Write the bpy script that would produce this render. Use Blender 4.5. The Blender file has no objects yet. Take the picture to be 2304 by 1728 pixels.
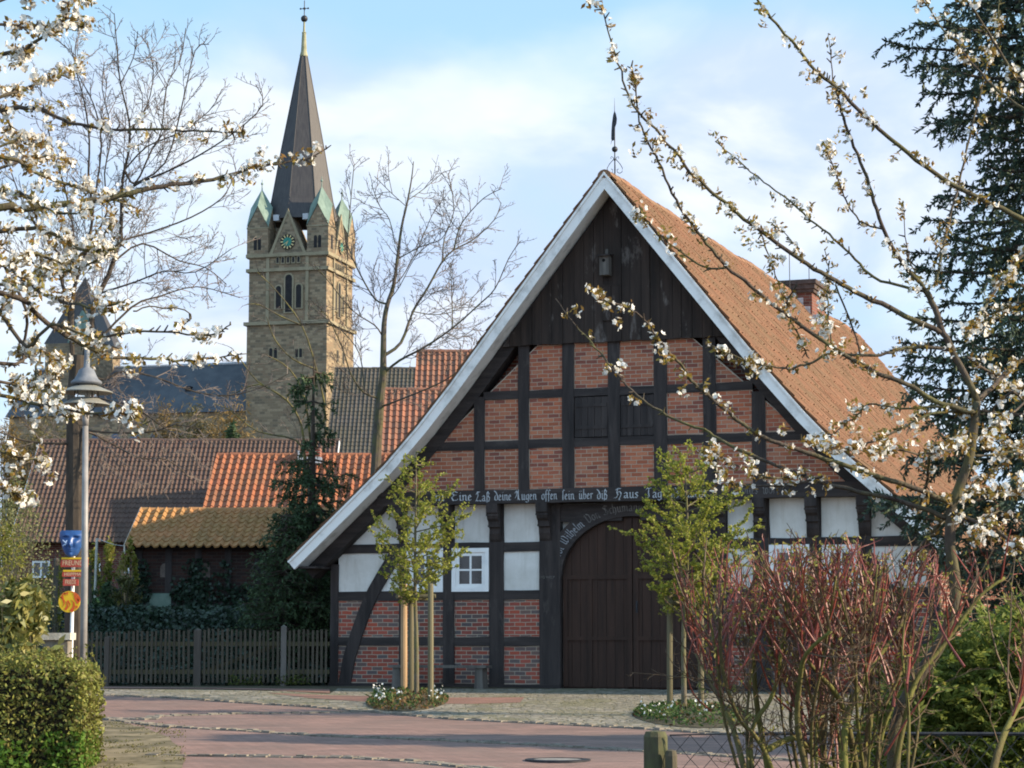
import bpy, math, random
import numpy as np
from mathutils import Vector, Matrix
from math import sin, cos, tan, pi, radians, sqrt, atan2
R = random.Random(11)
NR = np.random.RandomState(5)
SC = bpy.context.scene
COL = SC.collection

# ------------------------------------------------------------------ camera, world, sun, exposure
F_PX, CX, CY, HOR = 5000.0, 1152.0, 864.0, 1435.0      # focal length in photo pixels, centre, horizon row
EYE = 1.75
PITCH = math.atan((HOR - CY) / F_PX)
cam_d = bpy.data.cameras.new('camera'); cam = bpy.data.objects.new('camera', cam_d); COL.objects.link(cam)
cam_d.sensor_width = 36.0; cam_d.lens = F_PX / 2304 * 36; cam_d.clip_start = 0.1; cam_d.clip_end = 6000
cam.location = (0, 0, EYE); cam.rotation_euler = (pi / 2 + PITCH, 0, 0)
SC.camera = cam
SUN_AZ, SUN_EL = radians(-9), radians(25)
SDIR = Vector((cos(SUN_AZ) * cos(SUN_EL), sin(SUN_AZ) * cos(SUN_EL), sin(SUN_EL)))
sun_d = bpy.data.lights.new('sun', 'SUN'); sun_d.energy = 4.7; sun_d.angle = radians(0.5); sun_d.color = (1.0, 0.83, 0.60)
sun = bpy.data.objects.new('sun', sun_d); COL.objects.link(sun)
sun.rotation_euler = SDIR.to_track_quat('Z', 'Y').to_euler(); sun.location = (60, -10, 40)
world = bpy.data.worlds.new('World'); SC.world = world; world.use_nodes = True
def build_world():
    nt = world.node_tree; nt.nodes.clear(); N = nt.nodes.new; L = nt.links.new
    out = N('ShaderNodeOutputWorld'); bg = N('ShaderNodeBackground'); bg.inputs['Strength'].default_value = 0.10
    sky = N('ShaderNodeTexSky'); sky.sky_type = 'NISHITA'; sky.sun_disc = False
    sky.sun_elevation = SUN_EL; sky.sun_rotation = pi / 2 - SUN_AZ; sky.air_density = 1.0; sky.dust_density = 0.6; sky.ozone_density = 1.5
    tc = N('ShaderNodeTexCoord'); sep = N('ShaderNodeSeparateXYZ'); L(tc.outputs['Generated'], sep.inputs[0])
    mp = N('ShaderNodeMapping'); mp.inputs['Scale'].default_value = (1.0, 1.0, 2.2); mp.inputs['Location'].default_value = (0.22, 0.0, 0.31)
    L(tc.outputs['Generated'], mp.inputs['Vector'])
    n1 = N('ShaderNodeTexNoise'); n1.inputs['Scale'].default_value = 5.5; n1.inputs['Detail'].default_value = 5.0
    n1.inputs['Roughness'].default_value = 0.52; n1.inputs['Distortion'].default_value = 0.25; L(mp.outputs[0], n1.inputs['Vector'])
    n2 = N('ShaderNodeTexNoise'); n2.inputs['Scale'].default_value = 2.2; n2.inputs['Detail'].default_value = 3.0; L(mp.outputs[0], n2.inputs['Vector'])
    # more cloud at middle elevation, clear above
    band = N('ShaderNodeMapRange'); band.inputs['From Min'].default_value = 0.285; band.inputs['From Max'].default_value = 0.225
    band.inputs['To Min'].default_value = -0.12; band.inputs['To Max'].default_value = 0.13; L(sep.outputs['Z'], band.inputs['Value'])
    a = N('ShaderNodeMath'); a.operation = 'MULTIPLY_ADD'; a.inputs[1].default_value = 0.65; L(n1.outputs['Fac'], a.inputs[0])
    b = N('ShaderNodeMath'); b.operation = 'MULTIPLY'; b.inputs[1].default_value = 0.35; L(n2.outputs['Fac'], b.inputs[0]); L(b.outputs[0], a.inputs[2])
    c = N('ShaderNodeMath'); c.operation = 'ADD'; L(a.outputs[0], c.inputs[0]); L(band.outputs[0], c.inputs[1])
    rp = N('ShaderNodeValToRGB'); rp.color_ramp.interpolation = 'EASE'
    rp.color_ramp.elements[0].position = 0.40; rp.color_ramp.elements[0].color = (0, 0, 0, 1)
    rp.color_ramp.elements[1].position = 0.70; rp.color_ramp.elements[1].color = (1, 1, 1, 1)
    L(c.outputs[0], rp.inputs[0])
    # the clear air: the physical sky, paler towards the horizon
    haze = N('ShaderNodeMix'); haze.data_type = 'RGBA'
    hz = N('ShaderNodeMapRange'); hz.inputs['From Min'].default_value = 0.0; hz.inputs['From Max'].default_value = 0.30
    hz.inputs['To Min'].default_value = 0.85; hz.inputs['To Max'].default_value = 0.60; L(sep.outputs['Z'], hz.inputs['Value'])
    L(hz.outputs[0], haze.inputs['Factor']); L(sky.outputs[0], haze.inputs[6]); haze.inputs[7].default_value = (2.8, 4.6, 6.2, 1)
    mx = N('ShaderNodeMix'); mx.data_type = 'RGBA'; L(rp.outputs[0], mx.inputs['Factor']); L(haze.outputs[2], mx.inputs[6])
    # cloud: bright cumulus tops and lavender grey undersides
    n3 = N('ShaderNodeTexNoise'); n3.inputs['Scale'].default_value = 9.0; n3.inputs['Detail'].default_value = 6.0; n3.inputs['Roughness'].default_value = 0.5; n3.inputs['Distortion'].default_value = 0.4
    mp3 = N('ShaderNodeMapping'); mp3.inputs['Scale'].default_value = (1.0, 1.0, 1.9); mp3.inputs['Location'].default_value = (0.55, 0.1, 0.12); L(tc.outputs['Generated'], mp3.inputs['Vector']); L(mp3.outputs[0], n3.inputs['Vector'])
    r3 = N('ShaderNodeValToRGB'); r3.color_ramp.interpolation = 'EASE'; r3.color_ramp.elements[0].position = 0.42; r3.color_ramp.elements[0].color = (3.35/8, 4.1/8, 5.4/8, 1); r3.color_ramp.elements[1].position = 0.66; r3.color_ramp.elements[1].color = (5.2/8, 5.45/8, 5.8/8, 1)
    L(n3.outputs['Fac'], r3.inputs[0]); v3 = N('ShaderNodeVectorMath'); v3.operation = 'SCALE'; v3.inputs['Scale'].default_value = 8.0; L(r3.outputs[0], v3.inputs[0]); L(v3.outputs[0], mx.inputs[7])
    # sky behind the camera scaled brighter, an added fill for the shaded facade
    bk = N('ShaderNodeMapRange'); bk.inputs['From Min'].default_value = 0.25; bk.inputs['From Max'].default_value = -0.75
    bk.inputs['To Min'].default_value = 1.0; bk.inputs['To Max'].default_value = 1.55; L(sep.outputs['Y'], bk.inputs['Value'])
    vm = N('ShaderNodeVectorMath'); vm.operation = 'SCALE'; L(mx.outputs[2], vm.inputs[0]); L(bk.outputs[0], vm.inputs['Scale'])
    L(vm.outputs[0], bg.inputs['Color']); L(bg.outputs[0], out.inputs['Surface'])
build_world()
SC.view_settings.view_transform = 'Standard'; SC.view_settings.look = 'None'
SC.view_settings.exposure = 1.0; SC.view_settings.gamma = 1.0
SC.render.film_transparent = False
try:
    SC.cycles.filter_width = 1.9; SC.cycles.max_bounces = 6; SC.cycles.diffuse_bounces = 3; SC.cycles.glossy_bounces = 2
    SC.cycles.transmission_bounces = 4; SC.cycles.transparent_max_bounces = 6; SC.cycles.use_denoising = True
except Exception: pass

# ------------------------------------------------------------------ picture measurements -> places
def ray(px, py):
    u, v = px - CX, CY - py
    return np.array((u, F_PX * cos(PITCH) - v * sin(PITCH), F_PX * sin(PITCH) + v * cos(PITCH)))
def at(px, py, Y):
    r = ray(px, py); k = Y / r[1]
    return np.array((r[0] * k, Y, EYE + r[2] * k))
def road_z(y): return 0.72 + (min(max(y, 17.5), 46.5) - 45) * 0.0261
def gnd(px, py, lift=0.0):
    r = ray(px, py); k = (EYE - (0.72 - 45 * 0.0261)) / (0.0261 * r[1] - r[2])
    p = np.array((0, 0, EYE)) + r * k; p[2] += lift
    return p
def sstep(a, b, x):
    t = np.clip((x - a) / (b - a), 0, 1); return t * t * (3 - 2 * t)

# ------------------------------------------------------------------ mesh building
class MB:
    def __init__(s): s.v = []; s.f = []; s.m = []; s.r = []; s.arr = []
    def add(s, verts, faces, mi=0, rnd=None):
        o = len(s.v); s.v.extend([tuple(map(float, p)) for p in verts])
        for f in faces: s.f.append(tuple(o + i for i in f)); s.m.append(mi); s.r.append(R.random() if rnd is None else rnd)
    def box(s, x0, x1, y0, y1, z0, z1, mi=0, rnd=None):
        s.add([(x0,y0,z0),(x1,y0,z0),(x1,y1,z0),(x0,y1,z0),(x0,y0,z1),(x1,y0,z1),(x1,y1,z1),(x0,y1,z1)],
              [(3,2,1,0),(4,5,6,7),(0,1,5,4),(1,2,6,5),(2,3,7,6),(3,0,4,7)], mi, R.random() if rnd is None else rnd)
    def obox(s, c, ax, ay, az, mi=0, rnd=None):
        c, ax, ay, az = map(np.array, (c, ax, ay, az)); P = []
        for k in (-1, 1):
            for i, j in ((-1,-1),(1,-1),(1,1),(-1,1)): P.append(c + i*ax + j*ay + k*az)
        s.add(P, [(3,2,1,0),(4,5,6,7),(0,1,5,4),(1,2,6,5),(2,3,7,6),(3,0,4,7)], mi, R.random() if rnd is None else rnd)
    def prism(s, poly, d0, d1, mi=0, side=None, rnd=None):
        """polygon in (x, z) pushed from y=d0 (front) to y=d1"""
        n = len(poly); r = R.random() if rnd is None else rnd
        P = [(x, d0, z) for x, z in poly] + [(x, d1, z) for x, z in poly]
        ar = sum(poly[i][0]*poly[(i+1)%n][1] - poly[(i+1)%n][0]*poly[i][1] for i in range(n))
        fr = tuple(range(n)); bk = tuple(range(2*n-1, n-1, -1)); sd = [(i, i+n, (i+1)%n+n, (i+1)%n) for i in range(n)]
        if ar < 0: fr, bk, sd = fr[::-1], bk[::-1], [q[::-1] for q in sd]
        s.add(P, [fr, bk], mi, r); o = len(s.v) - 2*n
        for q in sd: s.f.append(tuple(o+i for i in q)); s.m.append(mi if side is None else side); s.r.append(r)
    def tube(s, pts, rad, n=6, mi=0, rnd=None, cap=True):
        P = [np.array(p, float) for p in pts]; m = len(P)
        if isinstance(rad, (int, float)): rad = [rad] * m
        up = np.array((0.31, 0.17, 0.93)); rings = []; r = R.random() if rnd is None else rnd
        for i in range(m):
            t = P[min(i+1, m-1)] - P[max(i-1, 0)]; L = np.linalg.norm(t); t = t / L if L > 1e-9 else np.array((0, 0, 1.))
            a = np.cross(up, t); la = np.linalg.norm(a)
            if la < 1e-3: a = np.cross((1., 0, 0), t); la = np.linalg.norm(a)
            a /= la; b = np.cross(t, a)
            for k in range(n):
                q = 2*pi*k/n; rings.append(P[i] + rad[i]*(cos(q)*a + sin(q)*b))
        F = [(i*n+k, i*n+(k+1)%n, (i+1)*n+(k+1)%n, (i+1)*n+k) for i in range(m-1) for k in range(n)]
        if cap: F += [tuple(range(n))[::-1], tuple((m-1)*n+k for k in range(n))]
        s.add(rings, F, mi, r)
    def lathe(s, prof, c, n=20, mi=0):
        P = [(c[0]+r*cos(2*pi*k/n), c[1]+r*sin(2*pi*k/n), c[2]+z) for r, z in prof for k in range(n)]
        F = [(i*n+k, i*n+(k+1)%n, (i+1)*n+(k+1)%n, (i+1)*n+k) for i in range(len(prof)-1) for k in range(n)]
        s.add(P, F, mi)
    def ball(s, c, r, mi=0, n=10):
        pr = [(max(1e-4, r[0]*sin(pi*i/n)) if not isinstance(r, (int, float)) else max(1e-4, r*sin(pi*i/n)),
               -(r[1] if not isinstance(r, (int, float)) else r)*cos(pi*i/n)) for i in range(n+1)]
        s.lathe(pr, c, 14, mi)
    def quads(s, V, mi=0, rnd=None):
        """V: (N,4,3) loose quads; rnd (N,)"""
        V = np.asarray(V, float)
        if len(V): s.arr.append((V, mi, NR.rand(len(V)) if rnd is None else np.asarray(rnd, float)))
    def build(s, name, mats, parent=None, smooth=False, world=True):
        nv = len(s.v); V = np.array(s.v, float).reshape(-1, 3)
        loops = [i for f in s.f for i in f]; tot = [len(f) for f in s.f]; mi = list(s.m); rn = list(s.r)
        if s.arr:
            A = np.concatenate([a[0] for a in s.arr]); k = len(A); V = np.concatenate([V, A.reshape(-1, 3)])
            loops = np.concatenate([np.array(loops, int), nv + np.arange(4*k)]); tot = np.concatenate([np.array(tot, int), np.full(k, 4)])
            mi = np.concatenate([np.array(mi, int)] + [np.full(len(a[0]), a[1]) for a in s.arr]); rn = np.concatenate([np.array(rn, float)] + [a[2] for a in s.arr])
        if parent is not None and world:
            rt = parent
            while rt.parent is not None: rt = rt.parent
            c = np.array(rt.location); th = rt.rotation_euler.z; V = V - c
            V = np.stack([V[:,0]*cos(th) + V[:,1]*sin(th), -V[:,0]*sin(th) + V[:,1]*cos(th), V[:,2]], 1)
        org = None
        if parent is None and len(V):
            org = np.array((V[:,0].mean(), V[:,1].mean(), V[:,2].min())); V = V - org
        me = bpy.data.meshes.new(name); tot = np.asarray(tot, int); st = np.concatenate([[0], np.cumsum(tot)[:-1]]) if len(tot) else []
        me.vertices.add(len(V)); me.vertices.foreach_set('co', V.ravel())
        me.loops.add(len(loops)); me.loops.foreach_set('vertex_index', np.asarray(loops, np.int32))
        me.polygons.add(len(tot)); me.polygons.foreach_set('loop_start', np.asarray(st, np.int32)); me.polygons.foreach_set('loop_total', np.asarray(tot, np.int32))
        me.polygons.foreach_set('material_index', np.asarray(mi, np.int32))
        me.polygons.foreach_set('use_smooth', np.full(len(tot), bool(smooth)))
        at_ = me.attributes.new('rnd', 'FLOAT', 'FACE'); at_.data.foreach_set('value', np.asarray(rn, np.float32))
        for m in (mats if isinstance(mats, (list, tuple)) else [mats]): me.materials.append(m)
        me.update(calc_edges=True); me.validate()
        o = bpy.data.objects.new(name, me); COL.objects.link(o)
        if parent is not None: o.parent = parent
        elif org is not None: o.location = org
        return o
def tag(o, label=None, cat=None, group=None, kind=None):
    for k, v in (('label', label), ('category', cat), ('group', group), ('kind', kind)):
        if v: o[k] = v
    return o
def thing(name, label, cat, loc=(0, 0, 0), rz=0.0, group=None):
    o = bpy.data.objects.new(name, None); COL.objects.link(o); o.empty_display_size = 0.2
    o.location = tuple(map(float, loc)); o.rotation_euler = (0, 0, rz); bpy.context.view_layer.update
    return tag(o, label, cat, group)
def copy_tree(o, parent=None):
    c = o.copy(); COL.objects.link(c)
    if parent is not None: c.parent = parent
    for ch in list(o.children): copy_tree(ch, c)
    return c
def unit(V): return V / np.maximum(np.linalg.norm(V, axis=-1, keepdims=True), 1e-9)
def leafcards(mb, P, size, asp=0.5, up=None, upw=0.0, mi=0, jit=0.35, fold=0.0):
    """one rhombic leaf at each point; up: preferred facing direction(s)"""
    P = np.asarray(P, float); n = len(P)
    if not n: return
    nr = unit(NR.normal(size=(n, 3)))
    if up is not None: nr = unit(nr*(1-upw) + np.asarray(up, float)*upw)
    t = unit(np.cross(nr, NR.normal(size=(n, 3)))); b = np.cross(nr, t)
    sz = (size*(1 + jit*NR.uniform(-1, 1, n)))[:, None]
    mb.quads(np.stack([P - t*sz*0.5, P + b*sz*asp*0.5 + nr*sz*fold, P + t*sz*0.5, P - b*sz*asp*0.5 + nr*sz*fold], 1), mi)
def needles(mb, P, D, length, width, mi=0, spread=0.6):
    """narrow blades at P pointing along D with spread"""
    n = len(P); d = unit(np.asarray(D) + NR.normal(size=(n, 3))*spread); w = unit(np.cross(d, NR.normal(size=(n, 3))))*width*0.5
    L = (length*NR.uniform(0.65, 1.25, n))[:, None]
    mb.quads(np.stack([P - w*0.5, P + d*L*0.5 - w, P + d*L, P + d*L*0.5 + w], 1), mi)
def blossoms(mb, C, n_fl, spread, r, mi=0):
    """clusters of five-petalled flowers around the points C"""
    C = np.repeat(np.asarray(C, float), n_fl, 0); n = len(C)
    d = unit(NR.normal(size=(n, 3))); c = C + d*spread*NR.uniform(0.45, 1.0, (n, 1)); nr = unit(d + 0.5*NR.normal(size=(n, 3)))
    t = unit(np.cross(nr, NR.normal(size=(n, 3)))); b = np.cross(nr, t); out = []; rr = r*NR.uniform(0.75, 1.15, (n, 1)); cup = NR.uniform(0.1, 0.7, (n, 1))
    for k in range(5):
        q = 2*pi*k/5; e = cos(q)*t + sin(q)*b; w = -sin(q)*t + cos(q)*b
        out.append(np.stack([c, c + e*rr*0.65 + w*rr*0.5 + nr*rr*cup*0.5, c + e*rr*1.05 + nr*rr*cup, c + e*rr*0.65 - w*rr*0.5 + nr*rr*cup*0.5], 1))
    mb.quads(np.concatenate(out), mi)

# ------------------------------------------------------------------ materials
MATS = {}
def newmat(name):
    m = bpy.data.materials.new(name); m.use_nodes = True; nt = m.node_tree; nt.nodes.clear()
    o = nt.nodes.new('ShaderNodeOutputMaterial'); p = nt.nodes.new('ShaderNodeBsdfPrincipled'); nt.links.new(p.outputs[0], o.inputs[0])
    return m, nt, p, o
def ramp(nt, src, stops, interp='LINEAR'):
    r = nt.nodes.new('ShaderNodeValToRGB'); r.color_ramp.interpolation = interp; e = r.color_ramp.elements
    while len(e) < len(stops): e.new(0.5)
    for el, (p, c) in zip(e, stops): el.position = p; el.color = (*c, 1)
    nt.links.new(src, r.inputs[0]); return r.outputs[0]
def noise(nt, vec, scale, detail=4, rough=0.6, dist=0.0):
    n = nt.nodes.new('ShaderNodeTexNoise'); n.inputs['Scale'].default_value = scale; n.inputs['Detail'].default_value = detail
    n.inputs['Roughness'].default_value = rough; n.inputs['Distortion'].default_value = dist; nt.links.new(vec, n.inputs['Vector']); return n.outputs['Fac']
def mapping(nt, sc=(1, 1, 1), rot=(0, 0, 0)):
    t = nt.nodes.new('ShaderNodeTexCoord'); m = nt.nodes.new('ShaderNodeMapping'); m.inputs['Scale'].default_value = sc; m.inputs['Rotation'].default_value = rot
    nt.links.new(t.outputs['Object'], m.inputs['Vector']); return m.outputs[0]
def attr(nt): a = nt.nodes.new('ShaderNodeAttribute'); a.attribute_name = 'rnd'; return a.outputs['Fac']
def mixc(nt, fac, a, b, mode='MIX'):
    m = nt.nodes.new('ShaderNodeMix'); m.data_type = 'RGBA'; m.blend_type = mode
    for s, i in ((fac, 0), (a, 6), (b, 7)):
        if hasattr(s, 'is_linked'): nt.links.new(s, m.inputs[i])
        else: m.inputs[i].default_value = s if i == 0 else (*s, 1)
    return m.outputs[2]
def bump(nt, p, h, strength, dist=0.02):
    b = nt.nodes.new('ShaderNodeBump'); b.inputs['Strength'].default_value = strength; b.inputs['Distance'].default_value = dist
    nt.links.new(h, b.inputs['Height']); nt.links.new(b.outputs[0], p.inputs['Normal'])
def plain(name, c1, c2, scale=3.0, rough=0.7, bs=0.3, sc=(1, 1, 1), spec=0.3, metal=0.0, stops=(0.35, 0.65), bd=0.02, detail=5):
    """two colours mottled by noise, slightly bumpy"""
    if name in MATS: return MATS[name]
    m, nt, p, o = newmat(name); v = mapping(nt, sc); f = noise(nt, v, scale, detail)
    nt.links.new(ramp(nt, f, [(stops[0], c1), (stops[1], c2)]), p.inputs['Base Color'])
    p.inputs['Roughness'].default_value = rough; p.inputs['Specular IOR Level'].default_value = spec; p.inputs['Metallic'].default_value = metal
    if bs: bump(nt, p, noise(nt, v, scale*3, 4), bs, bd)
    MATS[name] = m; return m
def foliage(name, cols, trans=0.35, rough=0.6, scale=0.8, spec=0.25):
    """each leaf its own shade (face attribute), plus broad variation through the crown"""
    if name in MATS: return MATS[name]
    m, nt, p, o = newmat(name); a = attr(nt); v = mapping(nt); n = noise(nt, v, scale, 2)
    k = nt.nodes.new('ShaderNodeMath'); k.operation = 'MULTIPLY_ADD'; k.inputs[1].default_value = 0.65; nt.links.new(a, k.inputs[0])
    k2 = nt.nodes.new('ShaderNodeMath'); k2.operation = 'MULTIPLY'; k2.inputs[1].default_value = 0.45; nt.links.new(n, k2.inputs[0]); nt.links.new(k2.outputs[0], k.inputs[2])
    c = ramp(nt, k.outputs[0], [(i/(len(cols)-1)*0.7 + 0.15, q) for i, q in enumerate(cols)])
    nt.links.new(c, p.inputs['Base Color']); p.inputs['Roughness'].default_value = rough; p.inputs['Specular IOR Level'].default_value = spec
    t = nt.nodes.new('ShaderNodeBsdfTranslucent'); nt.links.new(c, t.inputs['Color'])
    x = nt.nodes.new('ShaderNodeMixShader'); x.inputs[0].default_value = trans; nt.links.new(p.outputs[0], x.inputs[1]); nt.links.new(t.outputs[0], x.inputs[2]); nt.links.new(x.outputs[0], o.inputs[0])
    MATS[name] = m; return m
def tiles_mat(name, cols, moss=None, mossamt=0.5, scale=1.2, rough=0.75):
    """clay tiles: each tile its own shade, with weathering patches"""
    if name in MATS: return MATS[name]
    m, nt, p, o = newmat(name); a = attr(nt); v = mapping(nt)
    c = ramp(nt, a, [(i/max(1, len(cols)-1), q) for i, q in enumerate(cols)])
    if moss: c = mixc(nt, ramp(nt, noise(nt, v, scale, 6, 0.65), [(0.5-0.12, (0, 0, 0)), (0.62, (mossamt,)*3)]), c, moss)
    c = mixc(nt, ramp(nt, noise(nt, v, scale*9, 4), [(0.3, (0.0,)*3), (0.75, (0.35,)*3)]), c, tuple(x*0.45 for x in cols[0]))
    nt.links.new(c, p.inputs['Base Color']); p.inputs['Roughness'].default_value = rough; p.inputs['Specular IOR Level'].default_value = 0.25
    bump(nt, p, noise(nt, v, 25, 4), 0.25, 0.01)
    MATS[name] = m; return m
def bricks_mat(name, cols, mortar, w=0.24, h=0.083, ms=0.012, axes='xz', rough=0.85, dirt=0.25):
    """running bond; each brick takes one of cols"""
    if name in MATS: return MATS[name]
    m, nt, p, o = newmat(name); tc = nt.nodes.new('ShaderNodeTexCoord'); sp = nt.nodes.new('ShaderNodeSeparateXYZ'); nt.links.new(tc.outputs['Object'], sp.inputs[0])
    cb = nt.nodes.new('ShaderNodeCombineXYZ')
    if axes == 'any':
        s1 = nt.nodes.new('ShaderNodeMath'); s1.operation = 'ADD'; nt.links.new(sp.outputs[0], s1.inputs[0]); nt.links.new(sp.outputs[1], s1.inputs[1]); nt.links.new(s1.outputs[0], cb.inputs[0])
    else: nt.links.new(sp.outputs['XYZ'.index(axes[0].upper())], cb.inputs[0])
    nt.links.new(sp.outputs['XYZ'.index(axes[1].upper()) if axes != 'any' else 2], cb.inputs[1])
    wob = nt.nodes.new('ShaderNodeVectorMath'); wob.operation = 'MULTIPLY_ADD'; nn = nt.nodes.new('ShaderNodeTexNoise'); nn.inputs['Scale'].default_value = 4.0
    nt.links.new(cb.outputs[0], nn.inputs['Vector']); nt.links.new(nn.outputs['Color'], wob.inputs[0]); wob.inputs[1].default_value = (0.02, 0.02, 0); nt.links.new(cb.outputs[0], wob.inputs[2])
    b = nt.nodes.new('ShaderNodeTexBrick'); b.inputs['Scale'].default_value = 1.0; b.inputs['Brick Width'].default_value = w; b.inputs['Row Height'].default_value = h
    b.inputs['Mortar Size'].default_value = ms; b.inputs['Mortar Smooth'].default_value = 0.15
    b.inputs['Color1'].default_value = (0, 0, 0, 1); b.inputs['Color2'].default_value = (1, 1, 1, 1); b.inputs['Mortar'].default_value = (0.5, 0.5, 0.5, 1)
    nt.links.new(wob.outputs[0], b.inputs['Vector'])
    cc = ramp(nt, b.outputs['Color'], [(i/len(cols), q) for i, q in enumerate(cols)], 'CONSTANT')
    nz = noise(nt, cb.outputs[0], 18, 5, 0.7); cc = mixc(nt, ramp(nt, nz, [(0.35, (0, 0, 0)), (0.75, (dirt,)*3)]), cc, tuple(x*0.4 for x in cols[0]))
    cc = mixc(nt, 1.0, cc, ramp(nt, attr(nt), [(0.0, (.74, .78, .82)), (0.5, (.96, .94, .92)), (1.0, (1.14, 1.06, 1.0))]), 'MULTIPLY')
    mm = mixc(nt, nz, tuple(x*0.75 for x in mortar), mortar)
    nt.links.new(mixc(nt, b.outputs['Fac'], cc, mm), p.inputs['Base Color']); p.inputs['Roughness'].default_value = rough; p.inputs['Specular IOR Level'].default_value = 0.2
    inv = nt.nodes.new('ShaderNodeMath'); inv.operation = 'MULTIPLY_ADD'; inv.inputs[1].default_value = -1.0; nt.links.new(b.outputs['Fac'], inv.inputs[0])
    sm = nt.nodes.new('ShaderNodeMath'); sm.operation = 'MULTIPLY'; sm.inputs[1].default_value = 0.5; nt.links.new(nz, sm.inputs[0]); nt.links.new(sm.outputs[0], inv.inputs[2])
    bump(nt, p, inv.outputs[0], 0.6, 0.012)
    MATS[name] = m; return m
def wood(name, c1, c2, axis='z', scale=6.0, rough=0.8, c3=None):
    """grain stretched along one axis; c3: weathered pale streaks"""
    if name in MATS: return MATS[name]
    m, nt, p, o = newmat(name); sc = [1, 1, 1]; sc['xyz'.index(axis)] = 0.08; v = mapping(nt, tuple(sc)); f = noise(nt, v, scale, 6, 0.65)
    c = ramp(nt, f, [(0.35, c1), (0.68, c2)])
    if c3: c = mixc(nt, ramp(nt, noise(nt, mapping(nt, tuple(0.35 if q == 0.08 else q for q in sc)), scale*0.7, 5, 0.7), [(0.58, (0, 0, 0)), (0.74, (0.75,)*3)]), c, c3)
    nt.links.new(c, p.inputs['Base Color']); p.inputs['Roughness'].default_value = rough; p.inputs['Specular IOR Level'].default_value = 0.25
    bump(nt, p, noise(nt, v, scale*4, 5), 0.45, 0.01); MATS[name] = m; return m
def bark(name, c1, c2, moss=None, scale=14, axis_sc=(1, 1, 0.25)):
    if name in MATS: return MATS[name]
    m, nt, p, o = newmat(name); v = mapping(nt, axis_sc); f = noise(nt, v, scale, 6, 0.7)
    c = ramp(nt, f, [(0.35, c1), (0.68, c2)])
    if moss: c = mixc(nt, ramp(nt, noise(nt, mapping(nt), 3.5, 5), [(0.45, (0, 0, 0)), (0.62, (0.8,)*3)]), c, moss)
    nt.links.new(c, p.inputs['Base Color']); p.inputs['Roughness'].default_value = 0.85; p.inputs['Specular IOR Level'].default_value = 0.2
    bump(nt, p, f, 0.6, 0.02); MATS[name] = m; return m
M_white = plain('white_paint', (0.62, 0.63, 0.64), (0.78, 0.78, 0.77), 2.5, 0.55, 0.12, stops=(0.25, 0.5))
M_board = plain('white_board', (0.42, 0.41, 0.385), (0.79, 0.775, 0.745), 2.6, 0.6, 0.12, stops=(0.26, 0.50), detail=9)
M_plaster0 = plain('white_plaster', (0.46, 0.45, 0.42), (0.67, 0.67, 0.65), 1.1, 0.9, 0.25, stops=(0.22, 0.52), detail=8)
m, nt, p, o = newmat('stained_plaster'); v_ = mapping(nt); c_ = ramp(nt, noise(nt, v_, 1.1, 8), [(.25, (.50, .485, .45)), (.55, (.70, .69, .665))])
c_ = mixc(nt, ramp(nt, noise(nt, mapping(nt, (4.5, 4.5, .45)), 1.6, 6, .7), [(.50, (0, 0, 0)), (.75, (.55,)*3)]), c_, (.42, .39, .33)); c_ = mixc(nt, 1.0, c_, ramp(nt, attr(nt), [(0.0, (.88, .87, .86)), (1.0, (1.03, 1.02, 1.0))]), 'MULTIPLY')
nt.links.new(c_, p.inputs['Base Color']); p.inputs['Roughness'].default_value = .9; p.inputs['Specular IOR Level'].default_value = .2; bump(nt, p, noise(nt, v_, 7, 6), .35, .02); M_plaster = m
M_timber_v = wood('tarred_timber', (0.020, 0.0165, 0.0165), (0.054, 0.043, 0.040), 'z', 7, 0.75, (0.085, 0.072, 0.066))
M_timber_h = wood('tarred_timber_level', (0.020, 0.0165, 0.0165), (0.054, 0.043, 0.040), 'x', 7, 0.75, (0.075, 0.064, 0.060))
M_boards = wood('dark_gable_boards', (0.018, 0.013, 0.011), (0.050, 0.034, 0.027), 'z', 5, 0.8, (0.20, 0.175, 0.16))
M_door = wood('brown_door_boards', (0.026, 0.014, 0.010), (0.050, 0.025, 0.017), 'z', 9, 0.7)
M_brick_up = bricks_mat('orange_infill_brick', [(0.31, 0.105, 0.060), (0.39, 0.132, 0.073), (0.43, 0.17, 0.098), (0.34, 0.118, 0.075), (0.40, 0.17, 0.105), (0.22, 0.08, 0.060)], (0.44, 0.36, 0.27), 0.235, 0.083, 0.007)
M_brick_lo = bricks_mat('red_and_black_brick', [(0.26, 0.075, 0.058), (0.33, 0.092, 0.068), (0.12, 0.10, 0.10), (0.27, 0.075, 0.052), (0.34, 0.085, 0.055), (0.15, 0.105, 0.095)], (0.42, 0.35, 0.27), 0.235, 0.083, 0.0075)
M_mortar = plain('mortar', (0.36, 0.30, 0.24), (0.50, 0.43, 0.34), 20, 0.9, 0.3)
M_brick_any = bricks_mat('old_wall_brick', [(0.20, 0.055, 0.036), (0.26, 0.075, 0.048), (0.17, 0.055, 0.042), (0.23, 0.07, 0.05)], (0.30, 0.25, 0.20), 0.24, 0.08, 0.011, 'any')
M_tile_house = tiles_mat('house_clay_tiles', [(0.215, 0.105, 0.060), (0.27, 0.128, 0.070), (0.24, 0.118, 0.068), (0.30, 0.148, 0.084)], (0.16, 0.12, 0.065), 0.55, 1.1)
M_glass = plain('dark_window_glass', (0.010, 0.011, 0.012), (0.030, 0.028, 0.026), 4, 0.08, 0.0, spec=0.6)
M_iron = plain('dark_iron', (0.02, 0.022, 0.028), (0.045, 0.045, 0.05), 20, 0.5, 0.2, metal=0.4)
M_letters = plain('white_lettering', (0.26, 0.28, 0.30), (0.52, 0.54, 0.56), 25, 0.8, 0.0)
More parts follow.
